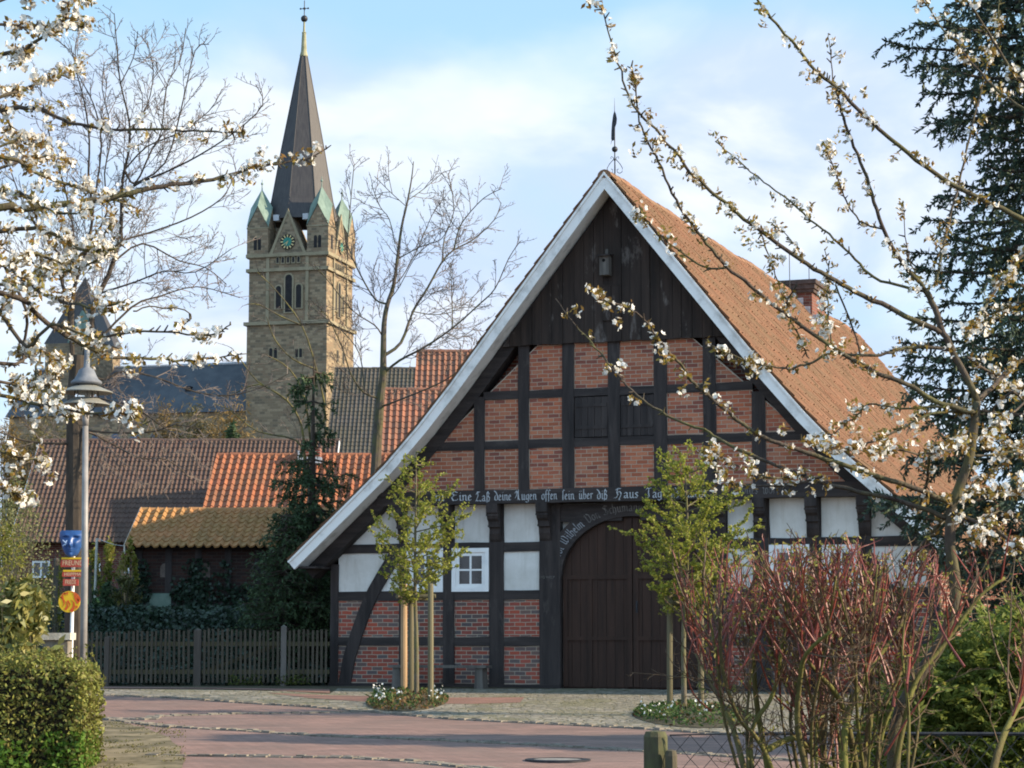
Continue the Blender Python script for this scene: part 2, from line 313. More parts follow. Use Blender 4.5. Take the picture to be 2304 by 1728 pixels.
M_letters_dim = plain('worn_lettering', (0.05, 0.045, 0.045), (0.20, 0.19, 0.18), 9, 0.8, 0.0)
M_lead = plain('lead_flashing', (0.30, 0.31, 0.33), (0.55, 0.56, 0.58), 12, 0.5, 0.1)
# ------------------------------------------------------------------ HOUSE FRAME (x = along the gable, y = into the house, z up)
TH = radians(20); HT = np.array((cos(TH), -sin(TH), 0)); HN = np.array((sin(TH), cos(TH), 0))
HO = np.array((2.16, 45.0, 0.0))
def H(px, py, d=0.0):
    r = ray(px, py); k = ((HO - np.array((0, 0, EYE))) @ HN + d) / (r @ HN)
    P = np.array((0, 0, EYE)) + r*k - HO
    return np.array((P @ HT, P[2]))
HO = HO + HT * H(1362, 393, -0.8)[0]
def hw(s, d, z): return HO + s*HT + d*HN + np.array((0, 0, z))
LOTS = hw(-6.6, 0, 0)

# ------------------------------------------------------------------ ground, road and paving (the setting)
def ground_z(x, y):
    x = np.asarray(x, float); y = np.asarray(y, float)
    z = 0.72 + (np.clip(y, 17.5, 46.5) - 45)*0.0261
    s = (x - HO[0])*HT[0] + (y - HO[1])*HT[1]                    # left of the house the garden rises behind the fence
    w = np.maximum(1 - sstep(-7.4, -6.3, s), sstep(69, 74, y))
    return z + w*(sstep(47.6, 51.5, y)*1.35 + np.clip((y - 51.5)/18, 0, 1)*0.9) - 0.03*sstep(46.6, 47.5, y)
M_soil = plain('garden_soil', (0.035, 0.028, 0.018), (0.075, 0.065, 0.035), 1.5, 0.95, 0.6)
xs = np.concatenate([[-2500, -800, -250, -90], np.arange(-45, 46, 1.0), [90, 250, 800, 2500]])
ys = np.concatenate([[-200, -30], np.arange(0, 17, 2.0), [17.5], np.arange(18, 46.5, 2.0), [46.5], np.arange(47, 56, 0.25), np.arange(56, 110, 2.0), [130, 170, 260, 600, 1500, 4000]])
gx, gy = np.meshgrid(xs, ys); gz = ground_z(gx, gy); nx = len(xs)
mb = MB(); mb.add(np.stack([gx.ravel(), gy.ravel(), gz.ravel()], 1), [(j*nx+i, j*nx+i+1, (j+1)*nx+i+1, (j+1)*nx+i) for j in range(len(ys)-1) for i in range(nx-1)], 0, 0.5)
tag(mb.build('ground', M_soil, smooth=True), 'brown garden soil under and around everything', 'ground', kind='structure')
def paving(name, c1, c2, mortar, w, h, rot=0.0, dirt=(0.10, 0.085, 0.07), moss=None, mossamt=0.6, bmp=0.5):
    m, nt, p, o = newmat(name); v = mapping(nt, (1, 1, 1), (0, 0, rot))
    wob = nt.nodes.new('ShaderNodeVectorMath'); wob.operation = 'MULTIPLY_ADD'; nn = nt.nodes.new('ShaderNodeTexNoise'); nn.inputs['Scale'].default_value = 2.5
    nt.links.new(v, nn.inputs['Vector']); nt.links.new(nn.outputs['Color'], wob.inputs[0]); wob.inputs[1].default_value = (0.05, 0.05, 0); nt.links.new(v, wob.inputs[2])
    b = nt.nodes.new('ShaderNodeTexBrick'); b.inputs['Scale'].default_value = 1.0; b.inputs['Brick Width'].default_value = w; b.inputs['Row Height'].default_value = h; b.inputs['Mortar Size'].default_value = 0.007; b.inputs['Mortar Smooth'].default_value = 0.2
    b.inputs['Color1'].default_value = (*c1, 1); b.inputs['Color2'].default_value = (*c2, 1); b.inputs['Mortar'].default_value = (*mortar, 1); nt.links.new(wob.outputs[0], b.inputs['Vector'])
    c = mixc(nt, ramp(nt, noise(nt, mapping(nt), 0.55, 6, 0.65), [(0.38, (0, 0, 0)), (0.66, (0.62,)*3)]), b.outputs['Color'], dirt)
    c = mixc(nt, ramp(nt, noise(nt, mapping(nt, (0.35, 2.2, 1)), 0.9, 7, 0.7), [(0.47, (0, 0, 0)), (0.66, (0.4,)*3)]), c, tuple(x*0.6 for x in dirt)); c = mixc(nt, ramp(nt, noise(nt, mapping(nt, (0.5, 1.6, 1)), 1.7, 7, 0.7), [(0.50, (0, 0, 0)), (0.72, (0.5,)*3)]), c, tuple(min(.4, x*1.5) for x in c2))
    if moss: c = mixc(nt, ramp(nt, noise(nt, mapping(nt), 0.9, 7, 0.75), [(0.46, (0, 0, 0)), (0.60, (mossamt,)*3)]), c, moss)
    nt.links.new(c, p.inputs['Base Color']); p.inputs['Roughness'].default_value = 0.85; p.inputs['Specular IOR Level'].default_value = 0.25
    iv = nt.nodes.new('ShaderNodeMath'); iv.operation = 'SUBTRACT'; iv.inputs[0].default_value = 1.0; nt.links.new(b.outputs['Fac'], iv.inputs[1]); bump(nt, p, iv.outputs[0], bmp, 0.01)
    MATS[name] = m; return m
def cobbles(name, cols, joint, sc=6.5, moss=None, mossamt=0.7):
    m, nt, p, o = newmat(name); v = mapping(nt)
    vo = nt.nodes.new('ShaderNodeTexVoronoi'); vo.feature = 'DISTANCE_TO_EDGE'; vo.inputs['Scale'].default_value = sc; nt.links.new(v, vo.inputs['Vector'])
    v2 = nt.nodes.new('ShaderNodeTexVoronoi'); v2.inputs['Scale'].default_value = sc; nt.links.new(v, v2.inputs['Vector'])
    sepc = nt.nodes.new('ShaderNodeSeparateColor'); nt.links.new(v2.outputs['Color'], sepc.inputs[0])
    c = ramp(nt, sepc.outputs[0], [(i/len(cols), q) for i, q in enumerate(cols)], 'CONSTANT')
    e = ramp(nt, vo.outputs['Distance'], [(0.02, (0, 0, 0)), (0.10, (1, 1, 1))])
    if moss: joint_c = mixc(nt, ramp(nt, noise(nt, v, 0.8, 6, 0.7), [(0.4, (0, 0, 0)), (0.6, (1, 1, 1))]), joint, moss)
    else: joint_c = joint
    c = mixc(nt, e, joint_c, c)
    if moss: c = mixc(nt, ramp(nt, noise(nt, v, 0.7, 7, 0.75), [(0.48, (0, 0, 0)), (0.62, (mossamt,)*3)]), c, moss)
    nt.links.new(c, p.inputs['Base Color']); p.inputs['Roughness'].default_value = 0.85; bump(nt, p, e, 0.9, 0.03); MATS[name] = m; return m
M_road = paving('red_brick_paving', (0.20, 0.118, 0.098), (0.27, 0.160, 0.132), (0.11, 0.078, 0.066), 0.21, 0.105, 0.5, (0.14, 0.106, 0.092))
M_path = paving('red_path_paving', (0.22, 0.11, 0.085), (0.27, 0.14, 0.11), (0.14, 0.09, 0.07), 0.2, 0.1, 0.3, (0.15, 0.10, 0.08))
M_cobb = cobbles('yard_cobbles', [(0.16, 0.145, 0.12), (0.24, 0.215, 0.17), (0.20, 0.175, 0.14), (0.29, 0.255, 0.205)], (0.07, 0.06, 0.04), 6.0, (0.115, 0.105, 0.045))
M_verge = plain('mossy_gravel', (0.060, 0.050, 0.022), (0.21, 0.165, 0.10), 1.9, 0.95, 0.8, detail=9, stops=(0.38, 0.6))
M_stone = plain('pale_kerb_stone', (0.12, 0.105, 0.085), (0.25, 0.22, 0.18), 5, 0.85, 0.5)
def sheet(name, pts, m, lift, label):
    P = [gnd(x, y, lift) for x, y in pts]; mb = MB(); mb.add(P, [tuple(range(len(P)))][::1], 0, 0.5)
    o = mb.build(name, m); n = sum((np.cross(P[i], P[(i+1) % len(P)]) for i in range(len(P))), np.zeros(3))
    if n[2] < 0: o.data.flip_normals()
    return tag(o, label, name.replace('_', ' '), kind='structure')
sheet('road', [(-1500, 1560), (-400, 1556), (300, 1553), (760, 1562), (1300, 1583), (1750, 1600), (2600, 1620), (4300, 1660), (4300, 1960), (2304, 1960), (0, 1960), (-1500, 1900)], M_road, 0.004, 'red brick paved road curving past the farmhouse')
sheet('forecourt', [(-600, 1551), (120, 1551), (480, 1552), (640, 1556), (742, 1562), (760, 1550), (1215, 1551), (1900, 1545), (2700, 1540), (3600, 1560), (3600, 1620), (1640, 1655), (1446, 1641), (1300, 1634), (1200, 1629), (1020, 1620), (840, 1604), (700, 1592), (560, 1584), (400, 1573), (236, 1566), (-600, 1566)], M_cobb, 0.008, 'mossy yellowish cobbled yard before the farmhouse')
sheet('path', [(600, 1560), (760, 1566), (1000, 1571), (1180, 1570), (1170, 1582), (1060, 1585), (850, 1582), (700, 1572)], M_path, 0.012, 'short strip of red paving before the bench')
sheet('verge', [(-800, 1625), (225, 1622), (262, 1624), (300, 1634), (322, 1637), (352, 1650), (380, 1661), (388, 1672), (408, 1684), (404, 1696), (416, 1708), (400, 1760), (380, 1960), (-800, 1960)], M_verge, 0.012, 'mossy gravel verge beside the clipped hedge')
sheet('gate_threshold', [(200, 1546), (742, 1552), (742, 1561), (600, 1554), (480, 1551), (200, 1550)], M_path, 0.014, 'narrow strip of paving along the foot of the picket fence')
def stone_row(name, pts, label, w=0.125, lift=0.0):
    P = [gnd(x, y) for x, y in pts]; mb = MB()
    for a, b in zip(P, P[1:]):
        L = np.linalg.norm(b - a); t = (b - a)/L; n = np.cross((0, 0, 1.), t); x = 0.0
        while x < L:
            l = R.uniform(0.10, 0.20)
            for k in (-0.5, 0.5):
                hh = R.uniform(0.006, 0.030); c = a + t*(x + l/2) + n*(k*w + R.uniform(-.012, .012)); c[2] += lift
                mb.obox(c, t*l*0.42, n*w*0.44, np.array((0, 0, hh + 0.004)), 0)
            x += l
    tag(mb.build(name, M_stone), label, 'gutter', kind='structure')
stone_row('gutter', [(-200, 1612), (236, 1617), (335, 1620), (352, 1612), (530, 1607), (690, 1605), (800, 1603)], 'row of pale gutter stones nearest the yard')
stone_row('gutter', [(232, 1617), (376, 1636), (552, 1645), (730, 1657), (1020, 1668), (1240, 1679), (1434, 1690), (1800, 1712)], 'row of pale gutter stones across the middle of the road')
stone_row('gutter', [(330, 1700), (552, 1703), (790, 1706), (910, 1713), (1090, 1731), (1300, 1760)], 'row of pale gutter stones nearest the camera')
stone_row('kerb', [(236, 1565), (400, 1572), (560, 1583), (700, 1591), (840, 1603), (1020, 1619), (1200, 1628), (1446, 1640), (1640, 1654)], 'kerb stones edging the cobbled yard', 0.12, 0.005)
M_lawn = plain('lawn_grass', (0.035, 0.10, 0.012), (0.075, 0.17, 0.025), 3.0, 0.9, 0.8)
gxx, gyy = np.meshgrid(np.arange(-24, -2.4, 0.8), np.arange(52.4, 76, 0.8)); n1 = gxx.shape[1]
mb = MB(); mb.add(np.stack([gxx.ravel(), gyy.ravel(), ground_z(gxx, gyy).ravel() + 0.02], 1), [(j*n1+i, j*n1+i+1, (j+1)*n1+i+1, (j+1)*n1+i) for j in range(gxx.shape[0]-1) for i in range(n1-1)], 0, 0.5)
tag(mb.build('lawn', M_lawn, smooth=True), 'green lawn behind the picket fence', 'lawn', kind='structure')
# manhole cover
c = gnd(1255, 1712)
tl = thing('manhole_cover', 'round manhole cover with dark ring set in the red road', 'manhole cover', c)
M_conc = plain('cover_concrete', (0.16, 0.15, 0.14), (0.27, 0.25, 0.23), 14, 0.85, 0.4)
mb = MB(); mb.lathe([(0.40, -0.01), (0.40, 0.022), (0.31, 0.026), (0.31, 0.0)], c, 36); mb.build('frame', M_iron, tl)
mb = MB(); mb.lathe([(0.30, -0.02), (0.30, 0.018), (0.001, 0.020)], c, 36); mb.build('cover', M_conc, tl)

# ------------------------------------------------------------------ THE HALF-TIMBERED FARMHOUSE
house = thing('farmhouse', 'half-timbered brick farmhouse with white bargeboards, arched gate door and orange tile roof', 'house', HO + np.array((0, 0, 0)), -TH)
HW = lambda mbx, name, mats, par=None, smooth=False: mbx.build(name, mats, par or house, smooth, world=False)
ZG = 0.74; DU = -0.26; DB = -0.36
# roof profile measured on the bargeboards, mirrored
prof = [H(x, y, -0.8) for x, y in [(1362, 393), (1018, 868), (945, 962), (870, 1050), (772, 1148), (653, 1266)]]
prof[0][0] = 0.0
PL = [(-abs(s), z) for s, z in prof]
def off(P, k):
    """the profile moved inwards (down) by k, square to itself; the ridge end stays on x = 0"""
    out = []
    for i in range(len(P)):
        a, b = np.array(P[max(i-1, 0)]), np.array(P[min(i+1, len(P)-1)]); t = (b-a)/np.linalg.norm(b-a); n = np.array((-t[1], t[0]))
        if n[1] > 0: n = -n
        q = np.array(P[i]) + n*k; out.append(q)
    a, b = out[0], out[1]; t = (0 - a[0])/(b[0]-a[0]); out[0] = a + (b-a)*t
    return [tuple(q) for q in out]
def strip(mbx, A, B, d0, d1, mirror, mi=0):
    """solid between two profiles A (top) and B (below), from depth d0 to d1"""
    for i in range(len(A)-1):
        q = [A[i], A[i+1], B[i+1], B[i]]
        if mirror: q = [(-x, z) for x, z in q]
        mbx.prism(q, d0, d1, mi)
ROOF_L = 25.0
def roof_z(s, k=0.0):
    P = off(PL, k) if k else PL; xs_ = [abs(p[0]) for p in P]; zs_ = [p[1] for p in P]
    return float(np.interp(abs(s), xs_, zs_))
def tile_surface(mbx, fmap, width, length, pitch, row, amp, mi=0, nsub=6, lip=0.03, stag=0.004):
    """pantiles: fmap(x, y, h) maps along-eave x, up-slope y, height h to a point"""
    ncol = max(1, int(round(width/pitch))); nrow = max(1, int(round(length/row))); px_ = width/ncol; ry = length/nrow
    f = np.arange(nsub+1)/nsub
    prof_ = amp*(0.62*np.cos(2*pi*f) + 0.28*np.cos(4*pi*f - 0.5))
    xs_ = np.concatenate([(i + f)*px_ for i in range(ncol)])
    for r in range(nrow):
        jit = np.repeat(NR.uniform(-stag, stag, ncol), nsub+1); jy = np.repeat(NR.uniform(-0.012, 0.012, ncol), nsub+1)
        h = np.tile(prof_, ncol) + jit; y0 = r*ry + jy; y1 = (r+1)*ry + 0.05
        A = fmap(xs_, y0*np.ones_like(xs_), h + lip); B = fmap(xs_, np.minimum(y1, length)*np.ones_like(xs_), h + 0.002); C = fmap(xs_, y0*np.ones_like(xs_), h - 0.012)
        idx = np.array([i*(nsub+1) + k for i in range(ncol) for k in range(nsub)]); rn = np.repeat(NR.rand(ncol), nsub)
        mbx.quads(np.stack([A[idx], A[idx+1], B[idx+1], B[idx]], 1), mi, rn)
        mbx.quads(np.stack([C[idx], C[idx+1], A[idx+1], A[idx]], 1), mi, rn)
def prof_map(P, sgn, y_from=-0.87):
    """profile-following roof slope: x runs along the ridge, y up the slope from the eave"""
    Q = np.array(P[::-1], float); seg = np.linalg.norm(np.diff(Q, axis=0), axis=1); cum = np.concatenate([[0], np.cumsum(seg)])
    def f(x, y, h):
        s = np.interp(y, cum, Q[:,0]); z = np.interp(y, cum, Q[:,1]); s2 = np.interp(y+0.05, cum, Q[:,0]); z2 = np.interp(y+0.05, cum, Q[:,1]); s1 = np.interp(y-0.05, cum, Q[:,0]); z1 = np.interp(y-0.05, cum, Q[:,1])
        t = np.stack([s2-s1, z2-z1], 1); t /= np.linalg.norm(t, axis=1, keepdims=True); n = np.stack([-t[:,1], t[:,0]], 1)
        sag = 0.03*np.sin(x*0.55 + 0.8) + 0.02*np.sin(x*1.7)
        return np.stack([sgn*(s + n[:,0]*h), y_from + x, z + n[:,1]*h + sag*(0.3 + 0.7*y/cum[-1])], 1)
    return f, cum[-1]
for sgn, nm in ((-1, 'roof'), (1, 'roof')):
    mb = MB(); fm, LS = prof_map(off(PL, -0.03), -sgn)
    tile_surface(mb, fm, ROOF_L + 0.87, LS, 0.225, 0.34, 0.042, 0, 6 if sgn > 0 else 3)
    strip(mb, off(PL, 0.0), off(PL, 0.09), -0.84, ROOF_L, sgn > 0, 1)
    rf = HW(mb, nm, [M_tile_house, M_timber_h])
mb = MB(); x = -0.88                                                     # ridge tiles
while x < ROOF_L:
    l = 0.36; zr = PL[0][1] + 0.03*sin((x+0.87)*0.55 + 0.8) + 0.02*sin((x+0.87)*1.7) + R.uniform(-.01, .01)
    pts = [(0.15*cos(pi*k/6), zr - 0.075 + 0.15*sin(pi*k/6)) for k in range(7)]
    mb.prism(pts + [(-0.12, zr-0.10), (0.12, zr-0.10)], x, x + l + 0.03); x += l
HW(mb, 'ridge_tiles', M_tile_house)
BW = 0.19
for sgn in (False, True):
    mb = MB(); strip(mb, off(PL, 0.01), off(PL, BW), -0.87, -0.80, sgn); HW(mb, 'bargeboard', M_board)
    mb = MB(); strip(mb, off(PL, 0.10), off(PL, 0.155), -0.797, -0.02, sgn); HW(mb, 'soffit', M_board)
    mb = MB(); strip(mb, off(PL, 0.165), off(PL, 0.42), DU - 0.035, 0.1, sgn); HW(mb, 'rafter', M_timber_h)
    mb = MB(); strip(mb, off(PL, -0.03), off(PL, 0.012), -0.90, -0.82, sgn); HW(mb, 'verge_strip', M_board)
INN = off(PL, 0.30)
def clip(poly, p, n):
    out = []
    for i in range(len(poly)):
        a, b = np.array(poly[i]), np.array(poly[(i+1) % len(poly)]); da, db = (a-p) @ n, (b-p) @ n
        if da >= 0: out.append(tuple(a))
        if da*db < 0: out.append(tuple(a + (b-a)*da/(da-db)))
    return out
def under_roof(poly, k=0.24, big=False):
    P = off(PL, k)
    for sg in (-1, 1):
        for i in range(len(P)-1):
            a = np.array((abs(P[i][0])*sg, P[i][1])); b = np.array((abs(P[i+1][0])*sg, P[i+1][1])); t = b - a; n = np.array((-t[1], t[0]))
            if n[1] > 0: n = -n
            zz = [q[1] for q in poly]
            if min(a[1], b[1]) > max(zz) or (max(a[1], b[1]) < min(zz) + 0.02 and i < len(P)-2): continue
            if big and i > 0: continue
            poly = clip(poly, a, n)
            if len(poly) < 3: return []
    return poly
def inset(poly, k):
    ar = sum(poly[i][0]*poly[(i+1) % len(poly)][1] - poly[(i+1) % len(poly)][0]*poly[i][1] for i in range(len(poly))); out = list(poly)
    for i in range(len(poly)):
        a, b = np.array(poly[i]), np.array(poly[(i+1) % len(poly)]); t = b-a; L = np.linalg.norm(t)
        if L < 1e-4: continue
        n = np.array((-t[1], t[0]))/L*(1 if ar > 0 else -1); out = clip(out, a + n*k, n)
        if len(out) < 3: return []
    return out
def panel(name, poly, d, m, border=None, bk=0.018):
    """an infill panel; bricks get a pale mortar margin against the timber"""
    poly = under_roof(poly)
    if len(poly) < 3: return
    mb = MB(); mb.prism(poly, d, d + 0.10, 1 if border else 0)
    if border:
        q = inset(poly, bk)
        if len(q) > 2: mb.prism(q, d - 0.004, d + 0.02, 0)
    HW(mb, name, [m] + ([border] if border else []))
def timber(name, a, b, w, d, proud, m=None, wob=0.008, nseg=None, thick=0.14, kind_z=None):
    """hewn timber from a to b on the gable (x, z), width w, with slightly wavering edges"""
    a, b = np.array(a, float), np.array(b, float); L = np.linalg.norm(b-a); t = (b-a)/L; n = np.array((-t[1], t[0])); k = nseg or max(2, int(L/0.4))
    mb = MB(); pts0, pts1 = [], []
    for i in range(k+1):
        c = a + t*L*i/k; pts0.append(c + n*(w/2 + R.uniform(-wob, wob))); pts1.append(c - n*(w/2 + R.uniform(-wob, wob)))
    r = R.random()
    for i in range(k): mb.prism([tuple(pts0[i]), tuple(pts0[i+1]), tuple(pts1[i+1]), tuple(pts1[i])], d - proud, d + thick, 0, rnd=r)
    return HW(mb, name, m or (M_timber_v if abs(t[1]) > 0.6 else M_timber_h))
# ---- upper gable: posts, rails, brick panels, shutters
zT0, zT1 = H(1100, 1134, DU)[1], H(1100, 1103, DU)[1]                    # inscription beam
zB = H(1362, 768, DU)[1]                                                 # foot of the boarding
zR1 = (H(1180, 897, DU)[1], H(1180, 879, DU)[1]); zR2 = (H(1180, 1009, DU)[1], H(1180, 990, DU)[1])
up_x = [(H(a, 900, DU)[0], H(b, 900, DU)[0]) for a, b in [(1068, 1091), (1167, 1191), (1266, 1292), (1369, 1395), (1472, 1501), (1583, 1611), (1692, 1722)]]
posts_u = []
for i, (a, b) in enumerate(up_x):
    c = (a+b)/2; top = min(zB + 0.05, roof_z(abs(a) if a < 0 else abs(b), 0.33) - 0.02)
    timber('timber_post', (c, zT1 - 0.01), (c, top), b-a, DU, 0.034 + 0.002*(i % 3), wob=0.010); posts_u.append((a, b))
sE = 5.6
def xlim(z, k=0.31):
    P = off(PL, k); return float(np.interp(-z, [-p[1] for p in P], [abs(p[0]) for p in P]))
for z0, z1 in (zR1, zR2):
    xl = xlim((z0+z1)/2) + 0.05; edges = [-xl] + [q for ab in posts_u for q in ab if abs(q) < xl] + [xl]
    pairs = [(edges[i], edges[i+1]) for i in range(0, len(edges)-1, 2)]
    for a, b in pairs:
        if b - a > 0.05: timber('timber_rail', (a-0.02, (z0+z1)/2), (b+0.02, (z0+z1)/2), z1-z0, DU, 0.026, wob=0.010)
rows = [(zT1, zR2[0]), (zR2[1], zR1[0]), (zR1[1], zB)]
for ri, (z0, z1) in enumerate(rows):
    xs_ = [-7.0] + [q for ab in posts_u for q in ab] + [7.0]
    if ri == 2: xs_ = [-7.0] + [q for ab in posts_u[1:6] for q in ab] + [7.0]
    for i in range(0, len(xs_), 2):
        a, b = xs_[i], xs_[i+1]
        if b - a < 0.1 or a > xlim(z0, .3) or b < -xlim(z0, .3): continue
        if ri == 1 and (abs(a - posts_u[2][1]) < 0.01 or abs(a - posts_u[3][1]) < 0.01):
            mb = MB(); n = 5; w = (b-a-0.02)/n
            for k in range(n): mb.box(a+0.01+k*w+0.004, a+0.01+(k+1)*w-0.004, DU-0.014+R.uniform(-.003, .003), DU+0.04, z0+0.02, z1-0.02)
            for zz in (z0+0.18, z1-0.22): mb.box(a+0.03, b-0.03, DU-0.028, DU-0.01, zz, zz+0.07)
            HW(mb, 'shutter', M_timber_v)
            mb = MB(); mb.box(a, b, DU+0.045, DU+0.1, z0, z1); HW(mb, 'shutter_recess', M_timber_v)
        else: panel('brick_panel', [(a-0.01, z0-0.01), (b+0.01, z0-0.01), (b+0.01, z1+0.01), (a-0.01, z1+0.01)], DU, M_brick_up, M_mortar)
# ---- boarded gable triangle
mb = MB(); x = -4.2
while x < 4.2:
    w = R.uniform(0.17, 0.27); q = under_roof([(x, zB - 0.02 + R.uniform(-.012, .012)), (x+w-0.007, zB - 0.02 + R.uniform(-.012, .012)), (x+w-0.007, 12.5), (x, 12.5)], 0.22, True)
    if len(q) > 2: mb.prism(q, DB + R.uniform(-.012, .010), DB + 0.05)
    x += w
hx0, hz1 = H(1357, 645, DB); hx1, hz0 = H(1395, 720, DB)
gb = HW(mb, 'gable_boarding', M_boards)
mb = MB(); w = (hx1-hx0)/2
for k in range(2): mb.box(hx0+k*w+.006, hx0+(k+1)*w-.006, DB-0.030, DB+0.01, hz0, hz1)
for q in ((hx0-.03, hx0), (hx1, hx1+.03)): mb.box(q[0], q[1], DB-0.022, DB, hz0, hz1+.03)
mb.box(hx0-.03, hx1+.03, DB-0.036, DB, hz1+0.002, hz1+.034); mb.build('hatch', M_boards, gb, world=False)
mb = MB(); q = under_roof([(-4.2, zB+0.02), (4.2, zB+0.02), (4.2, 12.5), (-4.2, 12.5)], 0.22, True); mb.prism(q, DB+0.06, 0.1); mb.box(-xlim(zB)+.05, xlim(zB)-.05, DB+0.055, DU+0.12, zB+0.0, zB+0.05); HW(mb, 'gable_backing', M_boards)
# ---- inscription beam
xb = xlim(zT0, 0.32) + 0.03
ib = timber('inscription_beam', (-xb, (zT0+zT1)/2), (xb, (zT0+zT1)/2), zT1-zT0, DU, 0.055, wob=0.006, nseg=24, thick=0.36)
# blackletter strokes: polylines on an x-height of 1
GL = {'a': (.72, [[(.1,.8),(.3,1),(.5,.85),(.5,.12),(.62,0)], [(.48,.55),(.14,.38),(.12,.12),(.28,0),(.48,.2)]]),
 'b': (.70, [[(.15,1.75),(.15,.12),(.32,0),(.55,.2),(.55,.75),(.38,.95),(.18,.78)]]),
 'd': (.72, [[(.02,1.75),(.3,1.5),(.58,.85),(.58,.18),(.34,0),(.12,.18),(.12,.72),(.34,.98)]]),
 'e': (.58, [[(.12,.48),(.45,.68),(.28,1),(.12,.8),(.12,.16),(.28,0),(.48,.16)]]),
 'f': (.50, [[(.50,1.6),(.34,1.75),(.2,1.5),(.2,-.35)], [(.02,.95),(.44,.95)]]),
 'g': (.70, [[(.5,.95),(.14,.82),(.14,.2),(.32,.05),(.52,.25)], [(.54,1),(.54,-.3),(.3,-.5),(.08,-.32)]]),
 'h': (.72, [[(.16,1.75),(.16,0)], [(.16,.75),(.38,1),(.56,.8),(.54,.1),(.36,-.35)]]),
 'i': (.40, [[(.08,.85),(.2,1),(.2,.14),(.34,0)], [(.2,1.38),(.24,1.46)]]),
 'l': (.38, [[(.18,1.75),(.18,.14),(.32,0)]]),
 'm': (1.12, [[(.06,.85),(.18,1),(.18,0)], [(.18,.75),(.42,1),(.52,.85),(.52,0)], [(.52,.75),(.76,1),(.88,.85),(.88,.12),(1.02,0)]]),
 'n': (.76, [[(.06,.85),(.18,1),(.18,0)], [(.18,.75),(.42,1),(.54,.85),(.54,.12),(.68,0)]]),
 'o': (.68, [[(.34,1),(.1,.75),(.12,.2),(.32,0),(.56,.25),(.54,.8),(.34,1)]]),
 'r': (.52, [[(.06,.85),(.18,1),(.18,0)], [(.18,.75),(.36,1),(.48,.88)]]),
 's': (.56, [[(.46,.88),(.28,1),(.12,.8),(.44,.3),(.28,0),(.08,.14)]]),
 'S': (.46, [[(.44,1.6),(.32,1.75),(.2,1.5),(.2,-.1)]]),   # long s
 'z': (.78, [[(.40,1.6),(.3,1.75),(.18,1.5),(.18,-.25)], [(.22,1.55),(.55,1.4),(.34,.9),(.6,.6),(.5,-.05),(.3,.0)]]),   # sharp s
 't': (.44, [[(.2,1.35),(.2,.14),(.36,0)], [(.04,.95),(.38,.95)]]),
 'u': (.76, [[(.08,.9),(.18,1),(.18,.14),(.34,0),(.54,.25)], [(.54,1),(.54,.12),(.68,0)]]),
 'U': (.76, [[(.08,.9),(.18,1),(.18,.14),(.34,0),(.54,.25)], [(.54,1),(.54,.12),(.68,0)], [(.2,1.35),(.24,1.45)], [(.46,1.35),(.5,1.45)]]),
 'v': (.66, [[(.06,1.15),(.18,.95),(.18,.12),(.36,0),(.56,.25),(.54,.8),(.36,1)]]),
 'w': (.98, [[(.06,1.15),(.18,.95),(.18,.1),(.34,0),(.5,.2),(.5,1)], [(.5,.2),(.66,0),(.86,.25),(.84,.8),(.66,1)]]),
 'L': (1.0, [[(.1,1.25),(.3,1.75),(.62,1.65),(.75,1.75)], [(.32,1.7),(.42,1.0),(.15,.2),(.02,.0)], [(.15,.15),(.4,.05),(.65,.15),(.9,0)]]),
 'A': (1.15, [[(.06,1.25),(.2,1.55),(.42,1.3),(.3,.7),(.08,.35)], [(.3,1.65),(.62,1.2),(.62,.2),(.48,0)], [(.7,1.85),(.62,1.6),(.72,.2),(.9,0)]]),
 'H': (1.25, [[(.2,1.45),(.5,1.75),(.9,1.7)], [(.5,1.7),(.36,1.1),(.5,.6),(.3,.1),(.02,.05)], [(.42,1.05),(.75,1.2),(.95,.8),(.8,.2),(.62,-.25),(.78,-.3)]]),
 'T': (1.0, [[(.08,1.4),(.25,1.7),(.6,1.65),(.9,1.75)], [(.52,1.65),(.46,.9),(.56,.2),(.3,0),(.06,.2)]]),
 'E': (1.05, [[(.85,1.5),(.5,1.75),(.2,1.4),(.45,1.0),(.12,.6),(.35,.05),(.8,.1),(.95,.3)], [(.4,1.0),(.75,1.05)]]),
 'G': (1.1, [[(.85,1.55),(.5,1.75),(.16,1.3),(.14,.4),(.45,0),(.85,.2),(.85,.9),(.55,.95)], [(.45,1.5),(.4,.4)], [(.02,.3),(-.25,.1),(-.1,-.2)], [(-.3,.5),(-.15,.2)]]),
 'W': (1.35, [[(.02,1.4),(.2,1.7),(.25,.2),(.42,0),(.62,.3),(.62,1.6)], [(.62,.3),(.82,0),(1.15,.4),(1.1,1.4),(.85,1.75)]]),
 'V': (1.0, [[(.02,1.4),(.2,1.7),(.25,.2),(.45,0),(.82,.35),(.8,1.3),(.5,1.7)]]),
 'C': (1.0, [[(.85,1.5),(.5,1.75),(.15,1.3),(.14,.4),(.45,0),(.85,.25)], [(.45,1.45),(.42,.4)]]), '$': (1.0, [[(.85,1.5),(.5,1.75),(.15,1.45),(.5,1.0),(.85,.55),(.5,0),(.05,.25)], [(.5,1.5),(.45,.3)]]),
 'c': (.52, [[(.44,.9),(.28,1),(.12,.8),(.12,.16),(.28,0),(.46,.16)]]), ' ': (.62, []),
 '-': (.5, [[(.08,.5),(.4,.55)]])}
